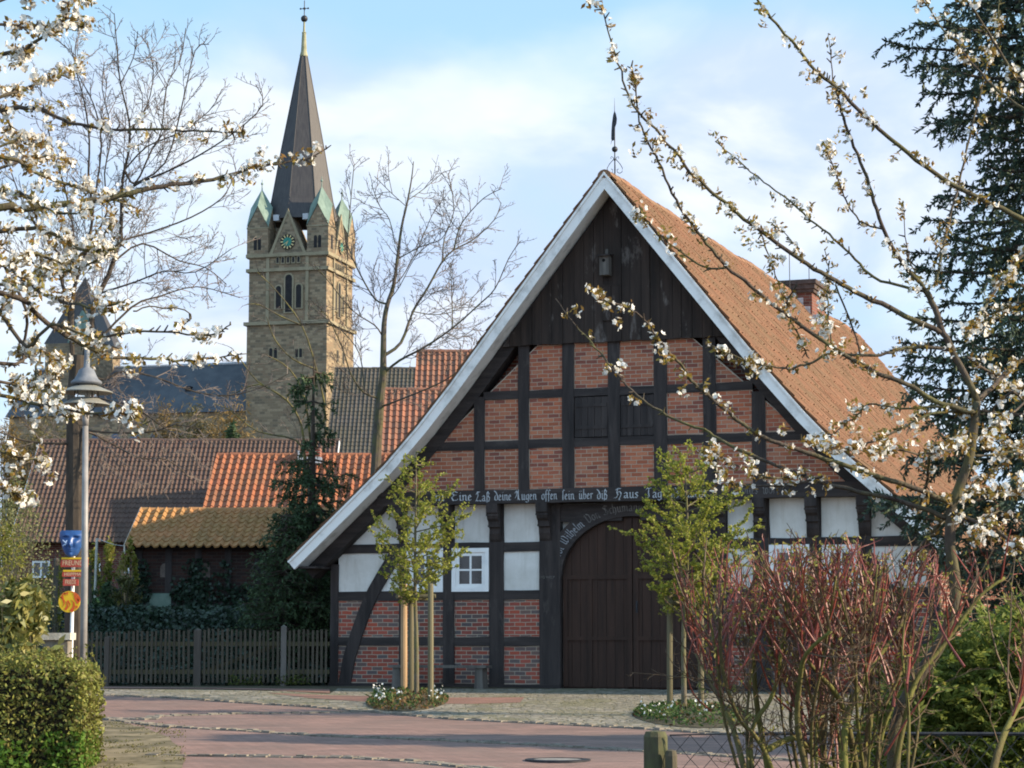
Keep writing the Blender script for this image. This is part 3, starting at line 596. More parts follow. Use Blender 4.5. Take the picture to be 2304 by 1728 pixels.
def script(mb, text, place, hx, nib=0.066):
    """place(u, v) -> (x, z) on the gable; u along the line, v up, both in x-heights"""
    u = 0.0; nv = np.array((nib, nib*0.8))
    for ch in text:
        adv, strokes = GL[ch]
        for st in strokes:
            for p, q in zip(st, st[1:]):
                p_, q_ = np.array(p), np.array(q)
                t = (q_-p_)/max(1e-6, np.linalg.norm(q_-p_)); w = nv if abs(t[0]*nv[1]-t[1]*nv[0]) > nib*0.45 else np.array((-t[1], t[0]))*nib*0.6
                ee = t*nib*0.35
                c = [place(u+x, v) for x, v in (p_-w-ee, q_-w+ee, q_+w+ee, p_+w-ee)]
                yield c
        u += adv
def text_mesh(name, text, place, d, m, parent):
    mb = MB(); j = 0
    for c in script(mb, text, place, 1): mb.prism(c, d - 0.002 - 0.0004*(j % 7), d + 0.004); j += 1
    if mb.v: mb.build(name, m, parent, world=False)
def twidth(t): return sum(GL[c][0] for c in t)
DT = DU - 0.055
for word, xa, xb_, y in (('m', 978, 1001, 1127), ('Eine', 1014, 1062, 1127), ('Laz', 1070, 1104, 1128), ('deine', 1112, 1151, 1126), ('Augen', 1158, 1208, 1125), ('offen', 1218, 1254, 1124), ('Sein', 1264, 1293, 1124),
                          ('Uber', 1302, 1334, 1123), ('diz', 1343, 1368, 1123), ('Haus', 1382, 1437, 1121), ('Tag', 1452, 1490, 1120), ('und', 1500, 1528, 1120), ('nacht', 1540, 1590, 1119), ('Gottes', 1655, 1706, 1112), ('wort', 1716, 1752, 1111)):
    (x0, zb), (x1, _) = H(xa, y, DT), H(xb_, y, DT); hx = 0.118; sx = (x1-x0)/twidth(word)
    text_mesh('lettering', word, lambda u, v, x0=x0, zb=zb, sx=sx, hx=hx: (x0 + u*sx, zb + v*hx*0.95), DT, M_letters if xa < 1600 else M_letters_dim, ib)
# ---- lower wall: posts, rails, panels
lo = [(744, 762), (899, 916), (998, 1023), (1102, 1134), (1215, 1262)]
lox = [(H(a, 1400)[0], H(b, 1400)[0]) for a, b in lo] + [(H(1584, 1400)[0], H(1640, 1400)[0]), (H(1697, 1300)[0], H(1734, 1300)[0]), (H(1817, 1300)[0], H(1850, 1300)[0]), (H(1936, 1300)[0], H(1963, 1300)[0])]
XL = lox[0][0]; XR = -XL + 0.05; lox.append((XR-0.2, XR))
zS = (ZG - 0.05, H(850, 1537)[1]); zC = (H(1100, 1453)[1], H(1100, 1433)[1]); zW = (H(1080, 1350)[1], H(1080, 1329)[1]); zA = (H(1080, 1242)[1], H(1080, 1221)[1])
sp = (lox[4], lox[5])
for i, (a, b) in enumerate(lox):
    top = min(zT0 + 0.0, roof_z(max(abs(a), abs(b)), 0.40))
    if i in (4, 5): continue
    timber('timber_post', ((a+b)/2, zS[1] - 0.01), ((a+b)/2, top), b-a, 0, 0.034 + 0.002*(i % 3), wob=0.008)
for (a, b) in sp: timber('timber_post', ((a+b)/2, ZG-0.05), ((a+b)/2, zT0), b-a, 0, 0.040, wob=0.005)
for z0, z1, pr in ((*zA, .026), (*zW, .028), (*zC, .027)):
    for i in range(len(lox)-1):
        if i == 4: continue
        a, b = lox[i][1], lox[i+1][0]; timber('timber_rail', (a-.02, (z0+z1)/2), (b+.02, (z0+z1)/2), z1-z0, 0, pr, wob=0.008)
for a, b in ((XL-.02, sp[0][1]), (sp[1][0], XR+.02)): timber('sill_beam', (a, (zS[0]+zS[1])/2), (b, (zS[0]+zS[1])/2), zS[1]-zS[0], 0, 0.052, wob=0.006)
wins = [(H(917, 1234), H(998, 1332)), (H(1018, 1234), H(1101, 1331)), (H(1731, 1226), H(1823, 1329)), (H(1850, 1226), H(1936, 1329))]
for i in range(len(lox)-1):
    if i == 4: continue
    a, b = lox[i][1]-.015, lox[i+1][0]+.015
    panel('brick_panel', [(a, zS[1]-.01), (b, zS[1]-.01), (b, zC[0]+.01), (a, zC[0]+.01)], 0, M_brick_lo, M_mortar)
    panel('brick_panel', [(a, zC[1]-.01), (b, zC[1]-.01), (b, zW[0]+.01), (a, zW[0]+.01)], 0, M_brick_lo, M_mortar)
    panel('plaster_panel', [(a, zW[1]-.01), (b, zW[1]-.01), (b, zA[0]+.01), (a, zA[0]+.01)], 0.006, M_plaster)
    panel('plaster_panel', [(a, zA[1]-.01), (b, zA[1]-.01), (b, zT0+.02), (a, zT0+.02)], 0.006, M_plaster)
# curved braces
for sg in (1,):
    pts = [H(x, y) for x, y in [(776, 1540), (787, 1480), (803, 1428), (820, 1380), (842, 1330), (868, 1285), (900, 1232)]]
    w = 0.27; mb = MB(); rr = R.random()
    for i in range(len(pts)-1):
        a, b = pts[i], pts[i+1]; ta = np.array(pts[min(i+1, len(pts)-1)]) - pts[max(i-1, 0)]; tb = np.array(pts[min(i+2, len(pts)-1)]) - pts[i]
        na, nb = np.array((-ta[1], ta[0]))/np.linalg.norm(ta), np.array((-tb[1], tb[0]))/np.linalg.norm(tb)
        mb.prism([tuple(a+na*w/2), tuple(b+nb*w/2), tuple(b-nb*w/2), tuple(a-na*w/2)], -0.046, 0.1, 0, rnd=rr)
    HW(mb, 'brace', M_timber_v)
    mb = MB()
    for i in range(len(pts)-1):
        a, b = [np.array((-p[0]+0.03, p[1])) for p in (pts[i], pts[i+1])]; t = b-a; n = np.array((-t[1], t[0]))/np.linalg.norm(t)
        mb.prism([tuple(a+n*w/2), tuple(b+n*w/2), tuple(b-n*w/2), tuple(a-n*w/2)], -0.046, 0.1, 0, rnd=rr)
    HW(mb, 'brace', M_timber_v)
# carved brackets under the jetty
for i in range(1, len(lox)-1):
    a, b = lox[i]; c = (a+b)/2; w = min(0.24, b-a)
    if i == 4: c = a + 0.14
    if i == 5: c = b - 0.14
    prof_b = [(0.0, 0.0), (-0.30, 0.0), (-0.30, -0.18), (-0.26, -0.22), (-0.24, -0.30), (-0.17, -0.36), (-0.16, -0.44), (-0.10, -0.50), (-0.09, -0.60), (-0.04, -0.72), (0.0, -0.78)]
    mb = MB(); P = [(c-w/2, y-0.03, zT0+z) for y, z in prof_b] + [(c+w/2, y-0.03, zT0+z) for y, z in prof_b]; n = len(prof_b)
    mb.add(P, [tuple(range(n)), tuple(range(2*n-1, n-1, -1))] + [(k, k+n, (k+1) % n+n, (k+1) % n) for k in range(n)])
    for zz in (-0.25, -0.47): mb.box(c-w/2-.012, c+w/2+.012, -0.30 if zz > -.3 else -0.19, -0.10, zT0+zz, zT0+zz+0.04)
    HW(mb, 'bracket', M_timber_v)
# windows
for (x0, z1), (x1, z0) in wins:
    w, h = x1-x0, z1-z0; mb = MB(); fr = 0.085
    def ring(a0, a1, c0, c1, k, d0, d1):
        mb.box(a0, a0+k, d0, d1, c0, c1); mb.box(a1-k, a1, d0, d1, c0, c1); mb.box(a0+k, a1-k, d0+.001, d1, c1-k, c1); mb.box(a0+k, a1-k, d0+.001, d1, c0, c0+k)
    ring(x0, x1, z0, z1, fr, -0.048, 0.08); ring(x0+fr, x1-fr, z0+fr, z1-fr, 0.075, -0.022, 0.07)
    g0, g1, k0, k1 = x0+fr+.075, x1-fr-.075, z0+fr+.075, z1-fr-.075; mx, mz = (g0+g1)/2, (k0+k1)/2
    mb.box(mx-.021, mx+.021, -0.018, 0.05, k0, k1); mb.box(g0, g1, -0.016, 0.05, mz-.018, mz+.018)
    wo = HW(mb, 'window', M_white)
    mb = MB()
    for p0, p1 in ((g0, mx-.02), (mx+.02, g1)):
        for q0, q1 in ((k0, mz-.018), (mz+.018, k1)): mb.box(p0, p1, -0.006, -0.001, q0, q1)
    mb.build('pane', M_glass, wo, world=False)
# arched gate door
dc = (H(1264, 1450)[0] + H(1584, 1450)[0])/2; dw = (H(1584, 1450)[0] - H(1264, 1450)[0])/2; zs = H(1264, 1300)[1]; zt = H(1421, 1161)[1]; rh = zt - zs
def arch(k, n=28, a0=0.0, a1=pi): return [(dc + (dw+k)*cos(a0 + (a1-a0)*i/n), zs + (rh+k*1.0)*sin(a0 + (a1-a0)*i/n)) for i in range(n+1)]
mb = MB(); mb.prism([(dc-dw, ZG), (dc+dw, ZG)] + arch(0.0), 0.10, 0.16)
door = HW(mb, 'door', M_door)
def vboards(x0, x1, z0, z1f, d):
    mb = MB(); n = max(2, int((x1-x0)/0.17)); w = (x1-x0)/n
    for i in range(n):
        a, b = x0+i*w+.003, x0+(i+1)*w-.003; mb.prism([(a, z0), (b, z0), (b, z1f(b)), (a, z1f(a))], d - R.uniform(0, .006), d+.03)
    return mb
ztop = lambda x: zs + rh*sqrt(max(0.0, 1 - ((x-dc)/dw)**2)) - 0.02
for x0, x1 in ((dc-dw+.01, dc-.012), (dc+.012, dc+dw-.01)):
    mb = vboards(x0, x1, ZG+.02, ztop, 0.085); leaf = mb.build('door_leaf', M_door, door, world=False)
    mb = MB(); zb1 = H(1340, 1293)[1]; zb2 = H(1340, 1432)[1]
    for zz, hh in ((zb1, .09), (zb2, .08)): mb.box(x0, x1, 0.055, 0.080, zz-hh, zz)
    for xx, wv in (((x0 if x0 < dc-.1 else x1-.1), .10), ((x1-.11 if x0 < dc-.1 else x0), .11), (x0+(x1-x0)*(0.36 if x0 < dc-.1 else .60), .09)):
        top = min(ztop(xx), ztop(xx+wv)) - .02 if abs(xx+wv/2-dc) < .3 else zb1-.09
        mb.box(xx, xx+wv, 0.060, 0.079, ZG+.03, zb2-.081); mb.box(xx, xx+wv, 0.060, 0.079, zb2+.001, top if top < zb1 else zb1-.091)
        if top > zb1: mb.box(xx, xx+wv, 0.060, 0.079, zb1+.001, top)
    mb.build('door_batten', M_door, door, world=False)
mb = MB(); hx_, hz_ = H(1430, 1365); mb.box(hx_, hx_+.02, 0.03, 0.06, hz_-.07, hz_+.07); mb.box(hx_-.01, hx_+.03, 0.052, 0.058, hz_-.12, hz_+.12); mb.build('handle', M_iron, door, world=False)
mb = MB(); A, B = arch(0.0, 32), arch(0.36, 32); r = R.random()
for i in range(32): mb.prism([A[i], A[i+1], B[i+1], B[i]], -0.030, 0.12, 0, rnd=r)
# brace-like flare of the arch into the posts at the foot of the curve
ar = HW(mb, 'door_arch', M_timber_h)
mb = MB(); A2 = arch(0.361, 32)
zl = zT0 - 0.02
for i in range(32):
    if max(A2[i][1], A2[i+1][1]) > zl - 0.34: mb.prism([A2[i], A2[i+1], (A2[i+1][0], max(zl, A2[i+1][1]+.01)), (A2[i][0], max(zl, A2[i][1]+.01))], -0.012, 0.1)
for sg in (-1, 1):
    x1 = sp[0][1]-.02 if sg < 0 else sp[1][0]+.02; xe = dc + sg*0.2
    mb.box(min(x1, xe), max(x1, xe), -0.006, 0.1, zl-0.36, zl)
HW(mb, 'door_lintel', M_timber_h)
mb = MB(); mb.box(sp[0][1]-.03, sp[1][0]+.03, 0.16, 0.2, ZG, zT0); HW(mb, 'plaster_panel', M_plaster)
Lw = 'Gerdt Wilhelm Von $chumann'
def arc_place(u, v, hx=0.112):
    ang = radians(169) - u*hx*1.16/ (dw+0.12); rr = 0.10 + v*hx
    return (dc + (dw+rr)*cos(ang), zs + (rh+rr)*sin(ang))
k = Lw.index('Von'); text_mesh('lettering', Lw[:k], arc_place, -0.030, plain('greyed_lettering', (.14, .15, .17), (.34, .35, .37), 20, .8, 0), ar)
w0 = twidth(Lw[:k]); text_mesh('lettering', Lw[k:], lambda u, v: arc_place(u+w0, v), -0.030, M_letters_dim, ar)
def ftext(name, body, m, parent, place, size, depth=0.004):
    """plain lettering from the built-in font, laid on a surface by place(x, y) -> local point"""
    cu = bpy.data.curves.new('tmp', 'FONT'); cu.body = body; cu.size = size; cu.align_x = 'CENTER'; cu.align_y = 'CENTER'; cu.resolution_u = 2
    o = bpy.data.objects.new('tmp', cu); COL.objects.link(o); dg = bpy.context.evaluated_depsgraph_get(); me = o.evaluated_get(dg).to_mesh()
    mb = MB(); mb.add([place(v.co.x, v.co.y) for v in me.vertices], [tuple(p.vertices) for p in me.polygons], 0, 0.5)
    o.evaluated_get(dg).to_mesh_clear(); bpy.data.objects.remove(o); bpy.data.curves.remove(cu)
    return mb.build(name, m, parent, world=False)
tx, tz = H(1231, 1299, -0.04); ftext('lettering', 'MG WELP', M_letters_dim, house, lambda x, y: (tx+x, -0.0425, tz+y), 0.075)
# walls, back and floor plate
mb = MB(); zE = roof_z(XL, 0.5)
mb.box(XL, XL+0.2, 0.12, ROOF_L-0.1, ZG-.3, zE); mb.box(XR-0.2, XR, 0.12, ROOF_L-0.1, ZG-.3, zE)
PP = [p for p in off(PL, 0.16) if abs(p[0]) < abs(XL)-.22]; ze = xs_z = roof_z(XL+.2, 0.16); G = [(XL+.2, ze)] + PP[::-1] + [(-p[0], p[1]) for p in PP[1:]] + [(XR-.2, ze)]
mb.prism([(XL+.2, ZG-.3)] + [(XR-.2, ZG-.3)] + G[::-1], ROOF_L-0.4, ROOF_L-0.1)
mb.box(XL+.2, XR-.2, 0.22, 0.3, ZG-.3, zE); mb.prism([(XR-.2, zE+.001), (XL+.2, zE+.001)] + G, 0.22, 0.3)
HW(mb, 'wall', M_brick_any)
mb = MB(); mb.box(-xb, xb, DU+.1, 0.05, zT0+.01, zT0+.06); HW(mb, 'jetty_boards', M_timber_h)
mb = MB()                                                               # eaves boards under the side overhangs
for sg in (-1, 1):
    x0, z0 = PL[-1]; xa, xb2 = sorted((sg*(abs(x0)-.02), sg*(abs(XL)-.0))); mb.box(xa, xb2, -0.78, ROOF_L, z0-0.12, z0-0.08)
HW(mb, 'eaves_board', M_timber_h)
# chimney
ch0, ch1 = 15.6, 17.2; zc = 11.38; xc0, xc1 = -0.40, 0.65
mb = MB(); mb.box(xc0, xc1, ch0, ch1, PL[0][1]-1.6, zc-0.16); chim = HW(mb, 'chimney', bricks_mat('sooty_chimney_brick', [(0.14, 0.05, 0.038), (0.18, 0.062, 0.046), (0.10, 0.042, 0.035), (0.16, 0.065, 0.05)], (0.20, 0.165, 0.135), 0.24, 0.08, 0.009, 'any'))
mb = MB(); mb.box(xc0-.06, xc1+.06, ch0-.06, ch1+.06, zc-.34, zc-.25); mb.box(xc0-.1, xc1+.1, ch0-.1, ch1+.1, zc-.25, zc-.12); mb.box(xc0-.14, xc1+.14, ch0-.14, ch1+.14, zc-.12, zc); mb.build('chimney_cap', plain('chimney_coping', (0.05, .035, .03), (.10, .07, .06), 9, .9, .4), chim, world=False)
mb = MB()
for k in range(4):
    x = 0.05 + k*0.19; zr = roof_z(x) ; mb.box(x, x+0.17, ch0-.012, ch0+.02, zr-.25, zr+0.13)
    mb.box(xc1-.02, xc1+.012, ch0+.02, ch1, roof_z(xc1)-.3, roof_z(xc1)+.12) if k == 0 else None
mb.build('flashing', M_lead, chim, world=False)
for yy in (ch0-.25, ch1+.6):
    mb = MB(); mb.tube([(0.1, yy, PL[0][1]-.2), (0.1, yy, zc+0.75)], 0.012, 5); mb.build('lightning_rod', M_iron, chim, world=False)
# weathervane on the ridge
wb = np.array((0, -0.15, PL[0][1]+0.02)); wv = thing('weathervane', 'wrought iron weathervane with ball and scrolls on the farmhouse ridge', 'weathervane', hw(*wb), -TH)
def WV(mb, n): return mb.build(n, M_iron, wv, world=False)
mb = MB(); mb.tube([(0, 0, -.15), (0, 0, 1.30)], [.016, .010], 6); mb.tube([(0, 0, 1.30), (0, 0, 1.72)], [.010, .002], 5); WV(mb, 'rod')
mb = MB(); mb.ball((0, 0, 0.64), 0.062); WV(mb, 'ball')
for k in range(4):
    q = pi*k/2 + 0.35; mb = MB(); e = np.array((cos(q), sin(q), 0))
    mb.tube([e*r_ + np.array((0, 0, z)) for r_, z in [(.012, .44), (.05, .40), (.11, .33), (.155, .25), (.15, .17), (.10, .135), (.05, .16), (.045, .21), (.075, .23)]], 0.008, 5)
    mb.tube([e*r_ + np.array((0, 0, z)) for r_, z in [(.012, .40), (.035, .47), (.07, .49), (.085, .455), (.07, .44)]], 0.007, 5); WV(mb, 'scroll')
mb = MB(); fl = [(-.055, .82), (-.075, .86), (-.07, 1.02), (-.055, 1.2), (-.03, 1.36), (0, 1.45), (.03, 1.38), (.05, 1.28), (.04, 1.18), (.01, 1.1), (.008, .84)]; mb.prism(fl, -.006, .006); mb.prism([(-.055, .84), (-.085, .74), (-.07, .82)], -.005, .005); WV(mb, 'vane')
# nesting box on the boarding
bx, bz = H(1366, 600, DB); nb = thing('birdhouse', 'weathered grey wooden birdhouse on the dark gable boards', 'birdhouse', hw(bx, DB-.012, bz-.20), -TH)
M_grey = wood('grey_weathered_wood', (.075, .066, .058), (.15, .135, .12), 'z', 9, .85)
def circ(cx, cz, r, n=14): return [(cx + r*cos(2*pi*i/n), cz + r*sin(2*pi*i/n)) for i in range(n)]
mb = MB(); mb.box(-.10, .10, -.19, -.008, 0.0, .40); mb.build('box', M_grey, nb, world=False)
mb = MB(); mb.obox((0, -.115, .425), (.135, 0, 0), (0, .155, .03), (0, -.003, .014)); mb.build('roof', M_timber_v, nb, world=False)
mb = MB(); mb.prism(circ(-.01, .30, .034), -.194, -.185); mb.build('entrance_hole', plain('black_hole', (.002,)*3, (.004,)*3, 2, .9, 0), nb, world=False)
mb = MB(); mb.box(-.03, .03, -.012, .012, .38, .56); mb.build('hanger', M_grey, nb, world=False)
# benches
def bench(x0, x1, label):
    b = thing('bench', label, 'bench', hw((x0+x1)/2, -.55, ZG), -TH); L = (x1-x0)/2
    mb = MB(); mb.box(-L, L, -.17, .17, .40, .455); mb.build('seat', M_grey, b, world=False)
    for sg in (-1, 1):
        mb = MB(); x = sg*(L-.17); mb.prism([(x-.10, -.06), (x+.10, -.06), (x+.075, .399), (x-.075, .399)], -.14, .14); mb.build('leg', M_grey, b, world=False)
bench(H(880, 1500, -.55)[0], H(1100, 1500, -.55)[0], 'plain grey plank bench between the gate door and the left corner')
bench(H(1740, 1530, -.55)[0], H(1948, 1530, -.55)[0], 'plain grey plank bench half hidden behind the red twigs')
# ------------------------------------------------------------------ BUILDINGS BEHIND
def frame_pt(o, yaw):
    t = np.array((cos(yaw), -sin(yaw), 0)); n = np.array((sin(yaw), cos(yaw), 0)); o = np.array(o, float)
    return lambda x, y, z: o + t*x + n*y + np.array((0, 0, z))
def plane_map(o, a, u):
    a, u = unit(np.array(a, float)), unit(np.array(u, float)); n = np.cross(a, u); o = np.array(o, float)
    return lambda x, y, h: o + np.outer(x, a) + np.outer(y, u) + np.outer(h, n)
def gable_house(name, label, x0, x1, yb, depth, z0, ze, zr, mt, mw, yaw=0.0, over=0.35, pitch=0.215, row=0.33, amp=0.03, nsub=5, verge=None, ridge=True):
    """a simple building whose eave faces the camera: x0..x1 along the front, ridge half way back"""
    root = thing(name, label, 'house', ((x0+x1)/2, yb, z0), -yaw); L = (x1-x0)/2; hd = depth/2
    ze -= z0; zr -= z0; P = lambda m, n, mats, par=None: m.build(n, mats, par or root, world=False)
    mb = MB(); q = [(0, -.4), (depth, -.4), (depth, ze), (hd, zr-.12), (0, ze)]
    mb.box(-L+.12, L-.12, 0, .25, -.4, ze+.0); mb.box(-L+.12, L-.12, depth-.25, depth, -.4, ze)
    for x in (-L+.12, L-.12-.2):
        V = [(x, a, b) for a, b in q] + [(x+.2, a, b) for a, b in q]; mb.add(V, [(0, 1, 2, 3, 4)[::-1], (5, 6, 7, 8, 9)] + [(i, (i+1) % 5, (i+1) % 5+5, i+5) for i in range(5)])
    P(mb, 'wall', mw)
    sl = (zr-ze)/hd; LS = sqrt((hd+over)**2 + (sl*(hd+over))**2)
    mb = MB(); fm = plane_map((-L, -over, ze - sl*over + .06), (1, 0, 0), (0, 1, sl)); tile_surface(mb, fm, 2*L, LS, pitch, row, amp, 0, nsub)
    fb = plane_map((L, depth+over, ze - sl*over + .06), (-1, 0, 0), (0, -1, sl)); w = 2*L
    A = [fb(np.array([i]), np.array([j]), np.array([0.0]))[0] for i, j in ((0, 0), (w, 0), (w, LS), (0, LS))]; mb.add(A, [(0, 1, 2, 3)])
    B = [fm(np.array([i]), np.array([j]), np.array([-.04]))[0] for i, j in ((0.02, 0.02), (w-.02, 0.02), (w-.02, LS-.02), (0.02, LS-.02))]; mb.add(B, [(3, 2, 1, 0)], 1)
    roof = P(mb, 'roof', [mt, M_timber_h])
    if ridge:
        mb = MB(); x = -L
        while x < L:
            l = min(.4, L-x+.05); rr = .12 + R.uniform(-.008, .008); zz = zr+.045+R.uniform(-.01, .01)
            V = []
            for k in range(7): V += [(x, hd+rr*cos(pi*k/6), zz-.06+rr*sin(pi*k/6)), (x+l, hd+rr*.92*cos(pi*k/6), zz-.06+rr*.92*sin(pi*k/6))]
            mb.add(V, [(2*k, 2*k+1, 2*k+3, 2*k+2) for k in range(6)] + [tuple(range(0, 14, 2)), tuple(range(13, 0, -2))]); x += .4
        mb.build('ridge_tiles', mt, roof, world=False)
    if verge:
        for x in (-L-.03, L-.01):
            mb = MB(); mb.add([(x, -over, ze-sl*over-.12), (x, hd, zr-.10), (x, hd, zr+.10), (x, -over, ze-sl*over+.09)] + [(x+.04, -over, ze-sl*over-.12), (x+.04, hd, zr-.10), (x+.04, hd, zr+.10), (x+.04, -over, ze-sl*over+.09)],
                   [(3, 2, 1, 0), (4, 5, 6, 7), (0, 1, 5, 4), (2, 3, 7, 6), (0, 4, 7, 3), (1, 2, 6, 5)]); P(mb, 'verge_board', verge)
    return root, P
def zx(px, py, Y): p = at(px, py, Y); return p[0], p[2]
M_t_brown = tiles_mat('brown_concrete_tiles', [(0.082, 0.050, 0.041), (0.108, 0.064, 0.051), (0.12, 0.072, 0.056), (0.094, 0.057, 0.048)], (0.09, 0.07, 0.05), 0.35, 0.5)
M_t_orange = tiles_mat('bright_orange_tiles', [(0.26, 0.092, 0.046), (0.35, 0.122, 0.058), (0.29, 0.11, 0.06), (0.21, 0.078, 0.046)], (0.17, 0.10, 0.055), 0.45, 1.1)
M_t_ochre = tiles_mat('mossy_ochre_tiles', [(0.33, 0.165, 0.065), (0.41, 0.195, 0.075), (0.30, 0.16, 0.068), (0.45, 0.205, 0.085)], (0.26, 0.165, 0.055), 0.6, 1.4)
M_t_grey = tiles_mat('grey_tiles', [(0.060, 0.054, 0.048), (0.090, 0.080, 0.068), (0.072, 0.064, 0.058), (0.10, 0.086, 0.074)], (0.075, 0.066, 0.04), 0.5, 0.7)
M_t_red = tiles_mat('red_orange_tiles', [(0.25, 0.10, 0.062), (0.33, 0.135, 0.08), (0.17, 0.08, 0.058), (0.30, 0.145, 0.09)], (0.13, 0.08, 0.055), 0.5, 0.9)
M_wallbr = bricks_mat('barn_brick', [(0.17, 0.048, 0.034), (0.22, 0.062, 0.042), (0.15, 0.045, 0.035)], (0.20, 0.15, 0.12), 0.24, 0.08, 0.01, 'any')
# long barn with the brown roof
Yb = 84.0; x0 = zx(28, 1207, Yb)[0]; x1 = zx(740, 1207, Yb)[0]; ze = zx(100, 1212, Yb)[1]; zr = zx(300, 992, Yb+4.6)[1]
barn, P = gable_house('barn', 'long low brick barn with a brown tiled roof, farthest left behind the garden', x0, x1, Yb, 9.2, 2.9, ze+.2, zr, M_t_brown, M_wallbr, 0.0, 0.5, 0.175, 0.31, 0.040, 5, verge=M_white)
cx_ = (x0+x1)/2
for a, b, c0, c1 in ((73, 112, 1262, 1300), (205, 226, 1262, 1286), (270, 292, 1262, 1290)):
    (wx0, wz1), (wx1, wz0) = zx(a, c0, Yb), zx(b, c1, Yb); wx0 -= cx_; wx1 -= cx_; wz0 -= 2.9; wz1 -= 2.9
    mb = MB(); f = .07; mb.box(wx0, wx0+f, -.03, .05, wz0, wz1); mb.box(wx1-f, wx1, -.03, .05, wz0, wz1); mb.box(wx0+f, wx1-f, -.029, .05, wz1-f, wz1); mb.box(wx0+f, wx1-f, -.029, .05, wz0, wz0+f); mb.box((wx0+wx1)/2-.03, (wx0+wx1)/2+.03, -.028, .05, wz0+f, wz1-f); w = P(mb, 'window', M_white)
    mb = MB(); mb.box(wx0+f, wx1-f, -.01, -.004, wz0+f, wz1-f); mb.build('pane', M_glass, w, world=False)
# small house with the bright orange roof
Yo = 66.0; x0 = zx(458, 1150, Yo)[0]; x1 = zx(905, 1150, Yo)[0]; ze = zx(500, 1156, Yo)[1]; zr = zx(600, 1026, Yo+2.9)[1]
oh, P = gable_house('house', 'small house with a bright orange tiled roof and low chimney, between barn and shed', x0, x1, Yo, 5.8, 2.5, ze+.15, zr, M_t_orange, M_wallbr, 0.0, 0.3, 0.225, 0.345, 0.052, 6)
(c0, cz1), (c1, cz0) = zx(678, 1010, Yo+2.6), zx(722, 1050, Yo+2.6); m_ = (x0+x1)/2
mb = MB(); mb.box(c0-m_, c1-m_, 2.2, 2.9, zr-2.5-.5, cz1-2.5); cc = P(mb, 'chimney', M_brick_any)
mb = MB(); mb.box(c0-m_-.07, c1-m_+.07, 2.12, 2.19, zr-2.5-.28, zr-2.5-.1); mb.box(c0-m_-.07, c0-m_-.01, 2.19, 2.9, zr-2.5-.15, zr-2.5+.12); mb.build('flashing', M_lead, cc, world=False)
# shed with the ochre roof
Ys = 54.0; x0 = zx(287, 1239, Ys)[0]; x1 = zx(735, 1239, Ys)[0]; ze = zx(400, 1244, Ys-.35)[1]; zr = zx(450, 1150, Ys+1.9)[1]
M_shed = bricks_mat('dark_shed_brick', [(0.045, 0.022, 0.018), (0.060, 0.028, 0.022), (0.038, 0.022, 0.020)], (0.05, 0.042, 0.036), 0.24, 0.08, 0.01, 'any')
zs0 = 1.9
shed, P = gable_house('shed', 'dark brick garden shed overgrown with ivy under a mossy ochre tiled roof', x0, x1, Ys, 3.8, zs0, ze+.28, zr, M_t_ochre, M_shed, 0.0, 0.4, 0.212, 0.30, 0.055, 6, verge=wood('weathered_verge', (.36, .32, .26), (.58, .54, .47), 'z', 8, .85, (.2, .17, .13)))
sx = (x0+x1)/2; L = (x1-x0)/2
for z0_, z1_ in ((0.62, 0.76), (ze+.28-zs0-.18, ze+.28-zs0-.04)):
    mb = MB(); mb.box(-L+.14, L-.14, -.03, .02, z0_, z1_); P(mb, 'timber_rail', M_timber_h)
for k in range(7):
    x = -L+.2 + k*(2*L-.5)/6; mb = MB(); mb.box(x, x+.16, -.034, .02, -.3, ze+.28-zs0-.181); P(mb, 'timber_post', M_timber_v)
M_niche = plain('pale_niche_brick', (0.10, 0.075, 0.062), (0.16, 0.125, 0.105), 8, 0.9, .4)
for px, py, w, h in ((372, 1283, .24, .34), (460, 1283, .28, .36), (467, 1357, .26, .32), (548, 1362, .26, .3)):
    nx_, nz_ = zx(px, py, Ys); nx_ -= sx; nz_ -= zs0; mb = MB(); mb.prism([(nx_-w/2, nz_-h/2), (nx_+w/2, nz_-h/2)] + [(nx_+w/2*cos(pi*k/8), nz_+h/2-w/2+w/2*sin(pi*k/8)) for k in range(9)], -.012, .01); P(mb, 'blind_niche', M_niche)
(bx0, bz1), (bx1, bz0) = zx(337, 1335, Ys), zx(385, 1375, Ys)
mb = MB(); mb.box(bx0-sx, bx1-sx, -.06, -.036, bz0-zs0, bz1-zs0); mb.box(bx0-sx+.02, bx1-sx-.02, -.065, -.06, bz0-zs0+.02, bz1-zs0-.02); P(mb, 'hatch', plain('pale_green_panel', (0.09, 0.15, 0.12), (0.16, 0.21, 0.17), 5, .7, .2))
# grey-roofed house and the red-roofed house behind the farmhouse
Yg = 112.0; x0 = zx(730, 1030, Yg)[0]; x1 = zx(1010, 1030, Yg)[0]; ze = zx(800, 1040, Yg)[1]; zr = zx(850, 830, Yg+6.0)[1]
gable_house('house', 'house with a grey tiled roof just right of the church tower foot', x0, x1, Yg, 12, 3.2, ze, zr, M_t_grey, M_brick_any, 0.0, 0.3, 0.215, 0.33, 0.04, 4)
Yr = 79.0; x0 = zx(924, 1000, Yr)[0]; x1 = zx(1300, 1000, Yr)[0]; ze = zx(940, 1050, Yr)[1]; zr = zx(1000, 792, Yr+4.6)[1]
gable_house('house', 'tall house with a red tiled roof partly hidden by the farmhouse bargeboard', x0, x1, Yr, 9.2, 3.0, ze, zr, M_t_red, M_brick_any, 0.0, 0.3, 0.215, 0.31, 0.04, 5)
Yr2 = 76.0; x0 = zx(856, 1030, Yr2)[0]; x1 = zx(1060, 1030, Yr2)[0]; ze = zx(870, 1040, Yr2)[1]; zr = zx(880, 878, Yr2+2.6)[1]
